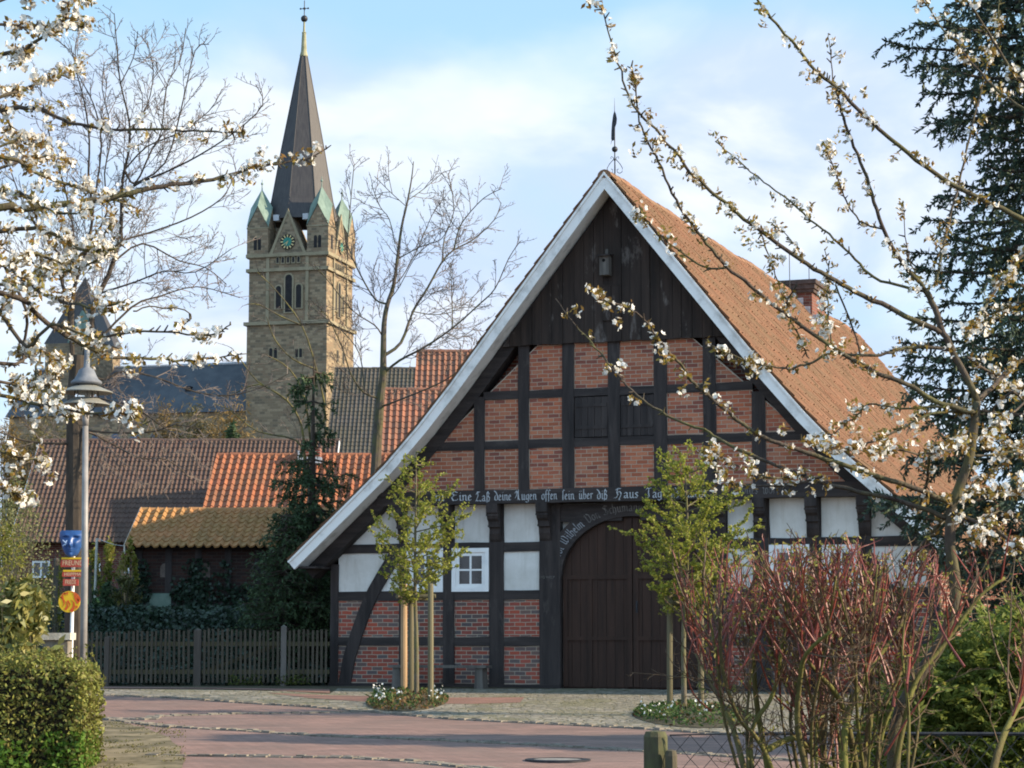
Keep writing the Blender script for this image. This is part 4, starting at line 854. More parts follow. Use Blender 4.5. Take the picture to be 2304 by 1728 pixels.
gable_house('house', 'low red tiled annexe with white verge boards beside the tall red-roofed house', x0, x1, Yr2, 5.2, 3.0, ze, zr, M_t_red, M_brick_any, 0.0, 0.3, 0.215, 0.31, 0.04, 5, verge=M_white)

# ------------------------------------------------------------------ CHURCH
YC = 220.0; AC = radians(14.1)
ct = np.array((cos(AC), -sin(AC), 0)); cn = np.array((sin(AC), cos(AC), 0))
cb = at(731, 1200, YC); W = 8.5; zc0 = 4.0
CO = np.array((cb[0], cb[1], zc0)) - ct*W/2                              # middle of the front face, at the ground
church = thing('church', 'sandstone church with square spired tower, four green-capped corner turrets and slate nave', 'church', CO, -AC)
C = lambda mb, n, mats, par=None, smooth=False: mb.build(n, mats, par or church, smooth, world=False)
def cz(py, px=640): return at(px, py, YC)[2] - zc0
M_sand = bricks_mat('church_sandstone', [(0.22, 0.17, 0.112), (0.29, 0.225, 0.148), (0.16, 0.13, 0.092), (0.33, 0.26, 0.172), (0.235, 0.17, 0.112)], (0.24, 0.195, 0.135), 0.55, 0.26, 0.02, 'any', 0.9, 0.5)
M_sand2 = plain('pale_ashlar', (0.21, 0.18, 0.115), (0.29, 0.245, 0.165), 1.2, .9, .3)
M_slate = plain('spire_slate', (0.036, 0.033, 0.036), (0.066, 0.060, 0.058), 1.0, .55, .3, (6, 6, 0.4), stops=(0.3, 0.7))
M_nave = plain('nave_slate', (0.046, 0.052, 0.064), (0.076, 0.083, 0.094), 0.7, .6, .3)
M_copper = plain('green_copper', (0.11, 0.168, 0.138), (0.195, 0.27, 0.225), 0.8, .6, .2, (3, 3, 0.5))
M_copper_d = plain('dull_copper', (0.20, 0.19, 0.10), (0.33, 0.31, 0.19), 1.5, .6, .2)
M_dark = plain('dark_opening', (0.010, 0.010, 0.012), (0.022, 0.02, 0.02), 2, .8, 0)
M_gold = plain('gilded_numerals', (0.50, 0.40, 0.18), (0.62, 0.52, 0.26), 5, .45, 0, metal=0.2)
M_dial = plain('teal_clock_dial', (0.015, 0.15, 0.115), (0.025, 0.20, 0.155), 3, .5, 0)
zb = [cz(722), cz(601), cz(568)]
mb = MB(); mb.box(-W/2, W/2, 0, W, 0, zb[0]); mb.box(-W/2+.12, W/2-.12, .12, W-.12, zb[0], cz(560)); tower = C(mb, 'tower', M_sand)
for z_, k in ((zb[0], .28), (zb[1], .14), (zb[2], .16), (cz(1010), .15)):
    mb = MB(); mb.box(-W/2-k, W/2+k, -k, W+k, z_-.22, z_+.12); mb.build('cornice', M_sand2, tower, world=False)
for x in (-W/2+2.15, W/2-2.15):                                         # shallow pilasters beside the belfry
    mb = MB(); mb.box(x-.16, x+.16, -.03, .2, zb[0], zb[2]-.2); mb.build('pilaster', M_sand2, tower, world=False)
    mb = MB(); mb.box(W/2-.2, W/2+.03, 4.25+x-.16, 4.25+x+.16, zb[0], zb[2]-.2); mb.build('pilaster', M_sand2, tower, world=False)
def arch_poly(x, z0, z1, w, n=8): return [(x-w/2, z0), (x+w/2, z0)] + [(x+w/2*cos(pi*k/n), z1-w/2+w/2*sin(pi*k/n)) for k in range(n+1)]
def lancet(x, z0, z1, w, face='front', par=None, surround=.16, sill=M_dark):
    """arched opening in a pale surround on the tower's front or right side"""
    P = (lambda m, n, mt, pr: m.build(n, mt, pr, world=False))
    a, b = MB(), MB(); a.prism(arch_poly(x, z0-.1, z1+surround, w+2*surround), -.05, .16); b.prism(arch_poly(x, z0, z1, w), -.058, -.04)
    if face == 'side':
        for m in (a, b): m.v = [(W/2 - y + 0.0, W/2 + x_, z) for x_, y, z in m.v]; m.f = [f for f in m.f]
    f = P(a, 'window', M_sand2, par or tower); P(b, 'opening', sill, f)
k_ = 1/22.7                                                             # metres per photo pixel at the tower
fx = lambda px: (px - 548)/182.6*W - W/2
sxr = lambda px: (px - 731)/66.0*W - W/2
for px, y0, y1, w in ((643, 699, 614, .72), (620, 690, 639, .56), (666, 690, 637, .56)): lancet(fx(px), cz(y0), cz(y1), w)
for px, y0, y1, w in ((760, 702, 624, .72), (752, 690, 646, .5), (769, 692, 650, .5)): lancet(sxr(px), cz(y0), cz(y1), w, 'side')
for px in (617, 629, 641, 653, 665): lancet(fx(px), cz(587), cz(574), .24, surround=.07)
for px in (750, 756, 761, 766, 770): lancet(sxr(px), cz(598), cz(582), .3, 'side', surround=.08)
for px in (604, 615): lancet(fx(px), cz(802), cz(779), .34, surround=.06)
for px in (663, 672): lancet(fx(px), cz(802), cz(782), .3, surround=.06)
for px in (757, 771): lancet(sxr(px), cz(805), cz(778), .5, 'side', surround=.08)
# corner turrets with rhombic helms
TW = 2.25; zte = cz(505); ztg = cz(457); ztt = cz(413)
for i, (tx_, ty_) in enumerate(((-W/2-.08, -.08), (W/2-TW+.08, -.08), (W/2-TW+.08, W-TW+.08), (-W/2-.08, W-TW+.08))):
    tur = MB(); tur.box(tx_, tx_+TW, ty_, ty_+TW, zb[2]-.3, zte)
    mx_, my_ = tx_+TW/2, ty_+TW/2
    cs = [(tx_, ty_), (tx_+TW, ty_), (tx_+TW, ty_+TW), (tx_, ty_+TW)]
    for k in range(4):
        a, b = cs[k], cs[(k+1) % 4]; m = ((a[0]+b[0])/2, (a[1]+b[1])/2); tur.add([(*a, zte), (*b, zte), (*m, ztg), (mx_, my_, zte)], [(0, 1, 2), (1, 3, 2), (3, 0, 2)])
    t_ = C(tur, 'turret', M_sand)
    h = MB(); tip = (mx_, my_, ztt); e = 1.05
    E = lambda p, z: ((p[0]-mx_)*e+mx_, (p[1]-my_)*e+my_, z)
    for k in range(4):
        c_ = cs[k]; p_, n_ = cs[(k-1) % 4], cs[(k+1) % 4]; m0 = ((c_[0]+p_[0])/2, (c_[1]+p_[1])/2); m1 = ((c_[0]+n_[0])/2, (c_[1]+n_[1])/2)
        h.add([tip, E(m0, ztg+.05), E(c_, zte+.0), E(m1, ztg+.05)], [(0, 1, 2, 3)])
    h.build('helm', M_copper, t_, world=False)
    h = MB(); h.tube([(mx_, my_, ztt-.2), (mx_, my_, ztt+1.0)], [.07, .03], 6); h.ball((mx_, my_, ztt+.55), .13, 0, 6); h.build('finial', M_copper, t_, world=False)
    h = MB(); h.box(tx_-.05, tx_+TW+.05, ty_-.05, ty_+TW+.05, zte-.12, zte+.02); h.build('cornice', M_sand2, t_, world=False)
    if i < 2:
        for dx in (-.22, .22): 
            a = MB(); a.prism(arch_poly(mx_+dx, cz(556), cz(528), .34), ty_-.02, ty_+.03); a.build('opening', M_dark, t_, world=False)
    if i in (1, 2):
        a = MB(); a.prism(arch_poly(0, cz(556), cz(524), .6), -.02, .03); a.v = [(tx_+TW-y, my_+x_, z) for x_, y, z in a.v]; a.build('opening', M_dark, t_, world=False)
# clock gables
zga = cz(470); gw = 4.0
for face in ('front', 'side'):
    g = MB(); g.prism([(-gw/2, zb[2]), (gw/2, zb[2]), (0, zga)], .05, 2.4)
    if face == 'side': g.v = [(W/2 - y, W/2 + x_, z) for x_, y, z in g.v]
    gb_ = C(g, 'gable', M_sand)
    cp = MB()
    for s_ in (-1, 1): cp.prism([(s_*gw/2, zb[2]), (0, zga+.25), (0, zga-.25), (s_*(gw/2-.32), zb[2])], -.02, .12)
    if face == 'side': cp.v = [(W/2 - y, W/2 + x_, z) for x_, y, z in cp.v]
    cp.build('coping', M_sand2, gb_, world=False)
    zk = cz(540); rk = .78
    F = (lambda m: setattr(m, 'v', [(W/2 - y, W/2 + x_, z) for x_, y, z in m.v])) if face == 'side' else (lambda m: None)
    d = MB(); d.prism(circ(0, zk, rk, 28), -.06, .08); F(d); dial = d.build('clock', M_dark, gb_, world=False)
    d = MB(); d.prism(circ(0, zk, rk*.58, 24), -.08, -.061); F(d); d.build('dial', M_dial, gb_, world=False)
    d = MB()
    for k in range(12):
        q = 2*pi*k/12; e_ = np.array((sin(q), cos(q))); w_ = np.array((cos(q), -sin(q))); p0, p1 = e_*rk*.60, e_*rk*.93
        d.prism([tuple(np.array((0, zk))+v) for v in (p0-w_*.045, p1-w_*.07, p1+w_*.07, p0+w_*.045)], -.085, -.061)
    F(d); d.build('numerals', M_gold, gb_, world=False)
    d = MB()
    for q, l_ in ((radians(235), .5), (radians(200), .38)):
        e_ = np.array((sin(q), cos(q))); w_ = np.array((cos(q), -sin(q))); d.prism([tuple(np.array((0, zk))+v) for v in (-e_*.08-w_*.04, e_*l_-w_*.02, e_*l_+w_*.02, -e_*.08+w_*.04)], -.092, -.086)
    F(d); d.build('clock_hands', M_gold, gb_, world=False)
# spire (its axis stands half a tower further back than the front face)
czs = lambda py: at(672, py, YC + 4.3)[2] - zc0
zs1 = czs(500); ztop = czs(122); sc_ = np.array((0, W/2)); a0 = pi/8 + radians(19.9)
def octa(r, z): return [(sc_[0]+r*cos(a0+2*pi*k/8), sc_[1]+r*sin(a0+2*pi*k/8), z) for k in range(8)]
rings = [(3.95, zs1), (3.38, czs(455)), (2.36, czs(335)), (.38, ztop)]
mb = MB(); V = [p for r, z in rings for p in octa(r, z)]; mb.add(V, [(i*8+k, i*8+(k+1) % 8, (i+1)*8+(k+1) % 8, (i+1)*8+k) for i in range(len(rings)-1) for k in range(8)]); spire = C(mb, 'spire', M_slate)
mb = MB()
for k in range(8):
    a_, b_ = [octa(r+.02, z)[k] for r, z in rings], None; mb.tube(a_, .035, 4)
mb.build('ridge_roll', M_slate, spire, world=False)
mb = MB(); mb.lathe([(.42, ztop-.05), (.45, ztop+.05), (.32, ztop+.5), (.22, czs(70)), (.26, czs(69)), (.13, czs(66)), (.10, czs(44))], (sc_[0], sc_[1], 0), 10); mb.build('cap', M_copper_d, spire, world=False)
mb = MB(); mb.ball((sc_[0], sc_[1], czs(37)), .36); mb.tube([(sc_[0], sc_[1], czs(30)), (sc_[0], sc_[1], czs(-4))], .05, 5); z_ = czs(14)
mb.tube([(sc_[0]-.42, sc_[1], z_), (sc_[0]+.42, sc_[1], z_)], .045, 5)
for q in (-.42, .42): mb.ball((sc_[0]+q, sc_[1], z_), .1, 0, 6)
mb.ball((sc_[0], sc_[1], z_), .14, 0, 6); mb.build('cross', M_iron, spire, world=False)
for x_ in (-1.55, 1.6):                                                   # small dormers at the spire foot
    d = MB(); zz = czs(505); d.box(x_-.3, x_+.3, .75, 1.6, zz, zz+.6); d.build('dormer', M_lead, spire, world=False)
# nave to the left and its walls
zn = cz(790); zne = cz(918); ny0, nd = 1.0, 13.0
mb = MB(); xl = -31.0; hd = nd/2; V = [(xl, ny0-.4, zne), (-W/2, ny0-.4, zne), (-W/2, ny0+hd, zn), (xl, ny0+hd, zn), (xl, ny0+nd+.4, zne), (-W/2, ny0+nd+.4, zne)]
mb.add(V, [(0, 1, 2, 3), (3, 2, 5, 4), (0, 3, 4), (1, 5, 2), (0, 4, 5, 1)]); nave_r = C(mb, 'nave_roof', M_nave)
mb = MB(); mb.tube([(xl, ny0+hd, zn+.05), (-W/2, ny0+hd, zn+.05)], .14, 6)
mb.build('ridge', M_lead, nave_r, world=False)
for x_, f in ((-12.0, .45), (-22.0, .5)):
    d = MB(); yy = ny0 + hd*f; zz = zne + (zn-zne)*f; d.box(x_-.3, x_+.3, yy-.35, yy+.3, zz-.1, zz+.45); d.build('roof_vent', M_dark, nave_r, world=False)
mb = MB(); mb.box(xl+.3, -W/2, ny0, ny0+nd, 0, zne); nave_w = C(mb, 'nave_wall', M_sand)
for k, px in enumerate((190, 236, 282, 330)):
    x_ = fx(px); lancet(x_, cz(1010), cz(962), 1.0, par=nave_w, surround=.25, sill=plain('church_glass', (0.05, 0.075, 0.12), (0.10, 0.13, 0.19), 2, .3, 0))
for o_ in nave_w.children: o_.location.y = ny0
# the smaller tower at the far end of the nave
mb = MB(); wx0, wx1 = fx(42), fx(168); zt0 = cz(742); mb.box(wx0, wx1, 3, 3+(wx1-wx0), 0, zt0); st = C(mb, 'side_tower', M_sand)
mb = MB(); mw = (wx0+wx1)/2; hw_ = (wx1-wx0)/2*1.06; yy = 3+hw_
mb.add([(mw-hw_, yy-hw_, zt0), (mw+hw_, yy-hw_, zt0), (mw+hw_, yy+hw_, zt0), (mw-hw_, yy+hw_, zt0), (mw, yy, cz(575))], [(0, 1, 4), (1, 2, 4), (2, 3, 4), (3, 0, 4), (3, 2, 1, 0)]); mb.build('side_tower_roof', M_slate, st, world=False)
mb = MB(); xx = mw+hw_*.35; mb.add([(xx-1.4, yy-hw_-.3, zt0), (xx+1.4, yy-hw_-.3, zt0), (xx, yy-hw_+.0, zt0+3.4), (xx, yy, zt0+3.6)], [(0, 1, 2), (1, 3, 2), (3, 0, 2)]); mb.build('roof_gable', M_copper, st, world=False)

# ------------------------------------------------------------------ STREET FURNITURE
M_pole = plain('grey_painted_steel', (0.19, 0.18, 0.175), (0.27, 0.255, 0.245), 5, .45, .08)
YL = 29.5; lb = at(190, 1450, YL); lb[2] = road_z(YL); lz = lambda py: at(190, py, YL)[2]
lamp = thing('street_lamp', 'grey street lamp with a bell cap and two stacked round shades', 'street lamp', lb)
hx__ = at(194, 880, YL)[0]; cL0 = np.array((lb[0], lb[1], 0.0)); cL = np.array((hx__, lb[1], 0.0)); kL = YL/5000
mb = MB(); mb.tube([cL0+(0, 0, lb[2]-.05), cL0*.6+cL*.4+(0, 0, lz(1270)), cL+(0, 0, lz(958))], [.050, .044, .038], 14); mb.tube([cL+(0, 0, lz(958)), cL+(0, 0, lz(930))], .043, 14); mb.lathe([(.09, lb[2]), (.09, lb[2]+.03), (.055, lb[2]+.10)], cL0, 14); mb.build('pole', M_pole, lamp, smooth=True)
mb = MB(); mb.lathe([(.004, lz(757)), (.03, lz(762)), (.036, lz(800)), (.042, lz(826)), (.10, lz(832)), (.135, lz(846)), (.16, lz(853)), (.205, lz(859)), (.205, lz(863)), (.17, lz(866)), (.02, lz(864))], cL, 28); mb.build('bell_cap', plain('bluish_zinc', (.12, .13, .15), (.18, .19, .21), 6, .65, .1), lamp, smooth=True)
M_shade = plain('grey_lamp_shade', (.17, .17, .15), (.24, .235, .21), 4, .5, .05)
for y0, y1, r in ((868, 884, 60), (897, 911, 53)):
    mb = MB(); mb.lathe([(.12 if y0 < 890 else .16, lz(y0-2)), (r*kL, lz(y1-2)), (r*kL, lz(y1)), (.13 if y0 < 890 else .17, lz(y0+4)), (.12 if y0 < 890 else .16, lz(y0-2))], cL, 32); mb.build('lamp_shade', M_shade, lamp, smooth=False)
m, nt, p, o = newmat('clear_lamp_glass'); p.inputs['Base Color'].default_value = (.9, .92, .9, 1); p.inputs['Roughness'].default_value = .05; p.inputs['Transmission Weight'].default_value = .9; p.inputs['IOR'].default_value = 1.15
mb = MB(); mb.lathe([(.13, lz(872)), (.145, lz(892)), (.11, lz(914)), (.06, lz(924)), (.04, lz(930))], cL, 20); mb.build('globe', m, lamp, smooth=True)
for k in range(5):
    q = 2*pi*k/5 + .4; e = np.array((cos(q), sin(q), 0)); mb = MB(); mb.tube([cL+e*.155+(0, 0, lz(858)), cL+e*.165+(0, 0, lz(905)), cL+e*.09+(0, 0, lz(922)), cL+e*.04+(0, 0, lz(932))], .007, 5); mb.build('strut', M_iron, lamp)
# sign post with the blue mask
YS = 31.0; sb = at(161, 1440, YS); sb[2] = road_z(YS); sz = lambda py: at(160, py, YS)[2]; sxp = lambda px: at(px, 1250, YS)[0]
post = thing('sign_post', 'white post with a blue face mask, three red name boards and a round orange sign', 'sign post', sb)
SP = lambda m, n, mt, par=None, smooth=False: m.build(n, mt, par or post, smooth)
mb = MB(); mb.tube([(sb[0], YS, sb[2]-.1), (sb[0], YS, sz(1245))], .024, 10); pole = SP(mb, 'post', M_white)
M_blue = plain('blue_painted_mask', (0.010, 0.045, 0.16), (0.022, 0.085, 0.26), 8, .4, .15, spec=.5)
# the mask: a shallow sculpted shell
def mask_mesh():
    mb = MB(); nu, nv = 32, 38; cxm = (sxp(134)+sxp(190))/2; z0, z1 = sz(1253), sz(1194); hwid = (sxp(190)-sxp(134))/2; V = []
    wid = lambda v: np.interp(v, [0, .06, .18, .35, .55, .75, .9, .97, 1.0], [.18, .42, .60, .74, .86, .97, 1.0, .93, .80])
    g = lambda x, c, s: math.exp(-((x-c)/s)**2)
    for j in range(nv+1):
        v = j/nv
        for i in range(nu+1):
            u = -1 + 2*i/nu; dep = .105*sqrt(max(0, 1-(u*.97)**2))*(.55+.45*sin(pi*min(1, max(.02, v*.86+.12))))
            dep += .050*g(u, 0, .13)*(g(v, .45, .09)*1.0 + .55*g(v, .60, .14))                 # nose
            dep += .012*g(u, 0, .10)*g(v, .40, .05)
            for s_ in (-1, 1):
                dep -= .034*g(u, s_*.42, .20)*g(v, .70, .065); dep += .016*g(u, s_*.42, .24)*g(v, .81, .05)   # eye sockets, brows
                dep += .015*g(u, s_*.42, .12)*g(v, .69, .035)                                        # eyeballs
                dep += .018*g(u, s_*.50, .22)*g(v, .50, .12)                                         # cheeks
            dep += .020*g(u, 0, .26)*(g(v, .285, .028) + .9*g(v, .225, .030)) - .014*g(u, 0, .26)*g(v, .257, .012)   # lips
            dep += .022*g(u, 0, .24)*g(v, .08, .07)                                              # chin
            V.append((cxm + u*hwid*wid(v), YS - .02 - dep, z0 + v*(z1-z0)))
    n = nu+1; F = [(j*n+i, j*n+i+1, (j+1)*n+i+1, (j+1)*n+i) for j in range(nv) for i in range(nu)]; mb.add(V, F)
    B = [(x, y+.022 if False else YS+.0, z) for x, y, z in V]; rim = [i for i in range(n)] + [j*n+nu for j in range(1, nv+1)] + [nv*n+i for i in range(nu-1, -1, -1)] + [j*n for j in range(nv-1, 0, -1)]
    mb.add([V[i] for i in rim] + [B[i] for i in rim], [(k, k+len(rim), (k+1) % len(rim)+len(rim), (k+1) % len(rim)) for k in range(len(rim))] + [tuple(range(len(rim), 2*len(rim)))[::-1]])
    return mb, cxm, z0, z1, hwid
mb, cxm, mz0, mz1, mhw = mask_mesh(); mask = SP(mb, 'mask', M_blue, None, True)
mb = MB(); M_mark = plain('pale_face_paint', (.30, .42, .62), (.45, .55, .70), 9, .6, 0)
for (a, b), (c, d) in (((-.62, .62), (-.30, .50)), ((-.30, .50), (-.62, .40)), ((-.30, .62), (-.42, .42))):
    p0, p1 = (cxm+a*mhw, mz0+b*(mz1-mz0)), (cxm+c*mhw, mz0+d*(mz1-mz0)); mb.tube([(p0[0], YS-.128, p0[1]), ((p0[0]+p1[0])/2, YS-.136, (p0[1]+p1[1])/2), (p1[0], YS-.138, p1[1])], .0075, 5)
SP(mb, 'face_paint', M_mark, mask)
M_redb = plain('red_name_board', (.33, .045, .028), (.44, .065, .04), 7, .5, .1); M_yel = plain('yellow_sign_paint', (.60, .36, .01), (.72, .46, .02), 6, .5, 0); M_or = plain('orange_red_sign_paint', (.52, .07, .012), (.62, .11, .02), 6, .5, 0)
for x0, x1, y0, y1, txt, yl in ((139, 200, 1259, 1276, 'FREUNDE', True), (143, 197, 1287, 1298, 'HEIPPMAN', True), (145, 179, 1303, 1318, 'FRIEDE', False)):
    a, b, z1_, z0_ = sxp(x0), sxp(x1), sz(y0), sz(y1); mb = MB(); mb.box(a, b, YS-.062, YS-.032, z0_, z1_); bd = SP(mb, 'name_board', M_redb)
    if yl: mb = MB(); mb.box(a+.01, b, YS-.066, YS-.03, z1_+.001, z1_+.028); SP(mb, 'edge_strip', M_yel, bd)
    th = (z1_-z0_); cxx, czz = (a+b)/2, (z0_+z1_)/2; wd = (b-a)*.86; sz_ = th*.92; k_x = wd/(len(txt)*sz_*.60)
    o_ = ftext('lettering', txt, M_yel if False else plain('pale_board_letters', (.55, .42, .25), (.65, .52, .33), 9, .6, 0), bd, lambda x, y: (0, 0, 0), sz_) if False else None
    o_ = ftext('lettering', txt, plain('pale_board_letters', (.55, .42, .25), (.65, .52, .33), 9, .6, 0), bd, lambda x, y: (cxx + x*k_x - sb[0], -.0645, czz + y - sb[2]), sz_)
cxd, czd, rd = (sxp(136)+sxp(184))/2, sz(1354), (sxp(184)-sxp(136))/2
mb = MB(); mb.prism(circ(cxd, czd, rd, 36), YS-.065, YS-.035); disc = SP(mb, 'round_sign', M_yel)
mb = MB()                                                               # orange-red flame strokes on the yellow disc
def blade(pts, w):
    for i in range(len(pts)-1):
        (x0, z0), (x1, z1) = pts[i], pts[i+1]; t = np.array((x1-x0, z1-z0)); t /= np.linalg.norm(t); n = np.array((-t[1], t[0])); w0, w1 = w*(1-i/(len(pts)-1))+.004, w*(1-(i+1)/(len(pts)-1))+.004
        q = [(x0+n[0]*w0, z0+n[1]*w0), (x1+n[0]*w1, z1+n[1]*w1), (x1-n[0]*w1, z1-n[1]*w1), (x0-n[0]*w0, z0-n[1]*w0)]; mb.prism([(cxd+x*rd, czd+z*rd) for x, z in q], YS-.0675-.0002*i, YS-.066)
blade([(.95, .1), (.8, .55), (.45, .85), (.0, .93)], .16); blade([(.9, -.1), (.62, .25), (.5, .6), (.3, .75)], .20); blade([(.2, -.92), (.45, -.5), (.45, -.1), (.2, .2)], .17)
blade([(-.75, .5), (-.55, .2), (-.45, -.2), (-.6, -.5)], .13); blade([(-.35, -.75), (-.15, -.45), (-.2, -.1), (-.45, .1)], .12); blade([(-.6, .7), (-.3, .8), (-.1, .65)], .09); blade([(-.15, .1), (.1, -.25), (-.05, -.6)], .09); blade([(.75, -.4), (.6, -.7)], .13)
for q in (100, 118, 136, 152): blade([(cos(radians(q))*.95, sin(radians(q))*.95), (cos(radians(q+4))*.62, sin(radians(q+4))*.62)], .06)
SP(mb, 'flame_pattern', M_or, disc)
mb = MB(); mb.tube([(sb[0]-.05, YS+.03, sb[2]), (sb[0]-.05, YS+.03, sz(1428))], .035, 8); SP(mb, 'stake', M_timber_v)
# pale stone pillar behind the hedge
pz = at(130, 1424, 29.0); pl = thing('stone_pillar', 'pale stone gate pillar top peeking over the clipped hedge', 'pillar', (pz[0], 29.0, road_z(29)))
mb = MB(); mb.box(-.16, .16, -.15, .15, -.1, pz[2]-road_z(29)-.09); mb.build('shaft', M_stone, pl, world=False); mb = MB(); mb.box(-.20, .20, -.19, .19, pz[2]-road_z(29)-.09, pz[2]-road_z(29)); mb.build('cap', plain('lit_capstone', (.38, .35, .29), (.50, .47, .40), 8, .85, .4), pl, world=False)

# picket fence and gate
M_pick = wood('mossy_grey_pickets', (.044, .036, .026), (.088, .073, .054), 'z', 8, .85, (.14, .12, .095)); M_post = wood('dark_fence_post', (.055, .045, .038), (.10, .085, .07), 'z', 7, .85)
M_rail = wood('mossy_fence_rail', (.060, .055, .028), (.105, .09, .05), 'x', 7, .85)
YF = 46.75; fz = road_z(46.5); fxp = lambda px: at(px, 1500, YF)[0]
def fence(name, label, cat, xa, xb, posts, top=(1.12, 1.12), post_m=None, brace=False, seed=0):
    f = thing(name, label, cat, ((xa+xb)/2, YF, fz)); P = lambda m, n, mt: m.build(n, mt, f)
    mb = MB(); x = xa+.03; i = 0
    while x < xb-.05:
        w = R.uniform(.042, .052); h = top[0] + (top[1]-top[0])*(x-xa)/(xb-xa) + R.uniform(-.025, .02); sl = R.uniform(-.008, .008)
        mb.obox((x+w/2+sl/2, YF-.035, fz+.04+h/2), (w/2, 0, 0), (0, .011, 0), (sl, 0, h/2-.02)); x += .096 + R.uniform(-.006, .006)
    P(mb, 'pickets', M_pick)
    for z in (.24, .82): mb = MB(); mb.box(xa, xb, YF-.022, YF+.035, fz+z, fz+z+.09); P(mb, 'rail', M_rail)
    if brace: mb = MB(); mb.obox(((xa+xb)/2, YF+.05, fz+.57), ((xb-xa)/2-.08, 0, .27), (0, .012, 0), (-.018, 0, .035)); P(mb, 'brace', M_rail)
    for px, w, h, mt in posts:
        x = fxp(px); mb = MB(); mb.box(x-w/2, x+w/2, YF-.06, YF+.08, fz-.2, fz+h); mb.add([(x-w/2, YF-.06, fz+h), (x+w/2, YF-.06, fz+h), (x+w/2, YF+.08, fz+h), (x-w/2, YF+.08, fz+h), (x, YF+.01, fz+h+.04)], [(0, 1, 4), (1, 2, 4), (2, 3, 4), (3, 0, 4)]); P(mb, 'post', mt)
M_post2 = wood('pale_fence_post', (.10, .088, .078), (.17, .152, .135), 'z', 8, .85)
fence('picket_fence', 'weathered grey picket fence left of the garden gate, mossy at the foot', 'fence', fxp(150), fxp(436), [(240, .10, 1.0, M_post), (444, .15, 1.15, M_post)], (1.08, 1.14))
fence('garden_gate', 'wide picket garden gate between the dark and the pale post', 'gate', fxp(454), fxp(630), [], (1.16, 1.12), brace=True)
fence('picket_fence', 'weathered grey picket fence between the pale post and the farmhouse corner', 'fence', fxp(645), fxp(741), [(638, .115, 1.22, M_post2)], (1.13, 1.13))
# chain-link fence in front
YK = 10.5; kx = lambda px: at(px, 1650, YK)[0]; kz = lambda py: at(1475, py, YK)[2]
ck = thing('chain_link_fence', 'dark chain-link fence with mossy wooden post before the red-twigged shrub', 'fence', (kx(1475), YK, 0))
M_mossp = bark('mossy_post', (.05, .042, .03), (.11, .095, .062), (.085, .095, .035), 9)
def wpost(px0, px1, ptop, y, nm):
    w = kx(px1)-kx(px0); c = (kx(px0)+kx(px1))/2; h = kz(ptop); mb = MB()
    mb.lathe([(w*.52, -.1), (w*.50, h*.5), (w*.48, h-.03), (w*.40, h-.006), (.001, h)], (c, y, 0), 9); return mb.build(nm, M_mossp, ck)
wpost(1446, 1503, 1643, YK, 'post'); wpost(1492, 1521, 1684, YK-.08, 'stay_post'); wpost(2330, 2385, 1643, YK, 'post')
mb = MB(); x = kx(1505); xe = kx(2330); p_ = .048; ztop_ = kz(1653); h = 1.05; n = int((xe-x)/p_)
def wire(a, b): 
    v = np.array((b[0]-a[0], 0, b[1]-a[1])); v /= np.linalg.norm(v); nn = np.array((-v[2], 0, v[0]))*.0016
    A, B = np.array((a[0], YK-.05, a[1])), np.array((b[0], YK-.05, b[1])); yy = np.array((0, .0016, 0)); mb.add([A-nn, B-nn, B+nn, A+nn, A+yy*2, B+yy*2], [(0, 1, 2, 3), (0, 4, 5, 1), (3, 2, 5, 4)])
for i in range(n):
    for j in range(int(h/(p_*1.15))):
        xx = x + i*p_; zz = ztop_ - j*p_*1.15; sag = R.uniform(-.002, .002)
        if (i+j) % 2 == 0: wire((xx, zz), (xx+p_+sag, zz-p_*1.15))
        else: wire((xx+p_+sag, zz), (xx, zz-p_*1.15))
mb.build('mesh', M_iron, ck)
mb = MB(); mb.tube([(kx(1505), YK-.05, ztop_), (kx(1760), YK-.05, ztop_+.012), (kx(2330), YK-.05, ztop_)], .0035, 6); mb.tube([(kx(1668), YK-.05, ztop_+.008), (kx(2330), YK-.05, ztop_+.005)], .009, 6); mb.build('top_wire', M_iron, ck)
# washing line pole and garden posts
def gpost(px, y0, y1, Y, r, label, m, name='garden_post'):
    p = at(px, y0, Y); g = float(ground_z(p[0], Y)); q = at(px, y1, Y); 
    mb = MB(); mb.tube([(p[0], Y, g-.2), (p[0]*.5+q[0]*.5, Y, (g+q[2])/2), (q[0], Y, q[2])], [r, r*.96, r*.92], 8); mb.ball((q[0], Y, q[2]), r*.95, 0, 6)
    return tag(mb.build(name, m), label, 'post')
gpost(127, 1345, 1262, 57, .085, 'dark wooden garden post below the left barn window', M_post); gpost(205, 1345, 1270, 58, .075, 'dark wooden garden post right of the street lamp pole', M_post); gpost(36, 1345, 1262, 57, .08, 'dark wooden garden post farthest left behind the bushes', M_post)
wl = thing('washing_line', 'pale washing line pole with its slack wire before the barn', 'washing line', (*at(216, 1320, 56)[:2], 2.2))
a, b = at(218, 1211, 56), at(214, 1318, 56); mb = MB(); mb.tube([b+(0, 0, -.3), a], .035, 8); mb.build('pole', plain('pale_pole', (.34, .32, .28), (.48, .46, .42), 6, .7, .1), wl)
e = at(320, 1226, 56.0); mb = MB(); mb.tube([a + (e-a)*t + np.array((0, 0, -.10*sin(pi*t))) for t in np.linspace(0, 1, 9)], .008, 4); mb.build('line', M_lead, wl)
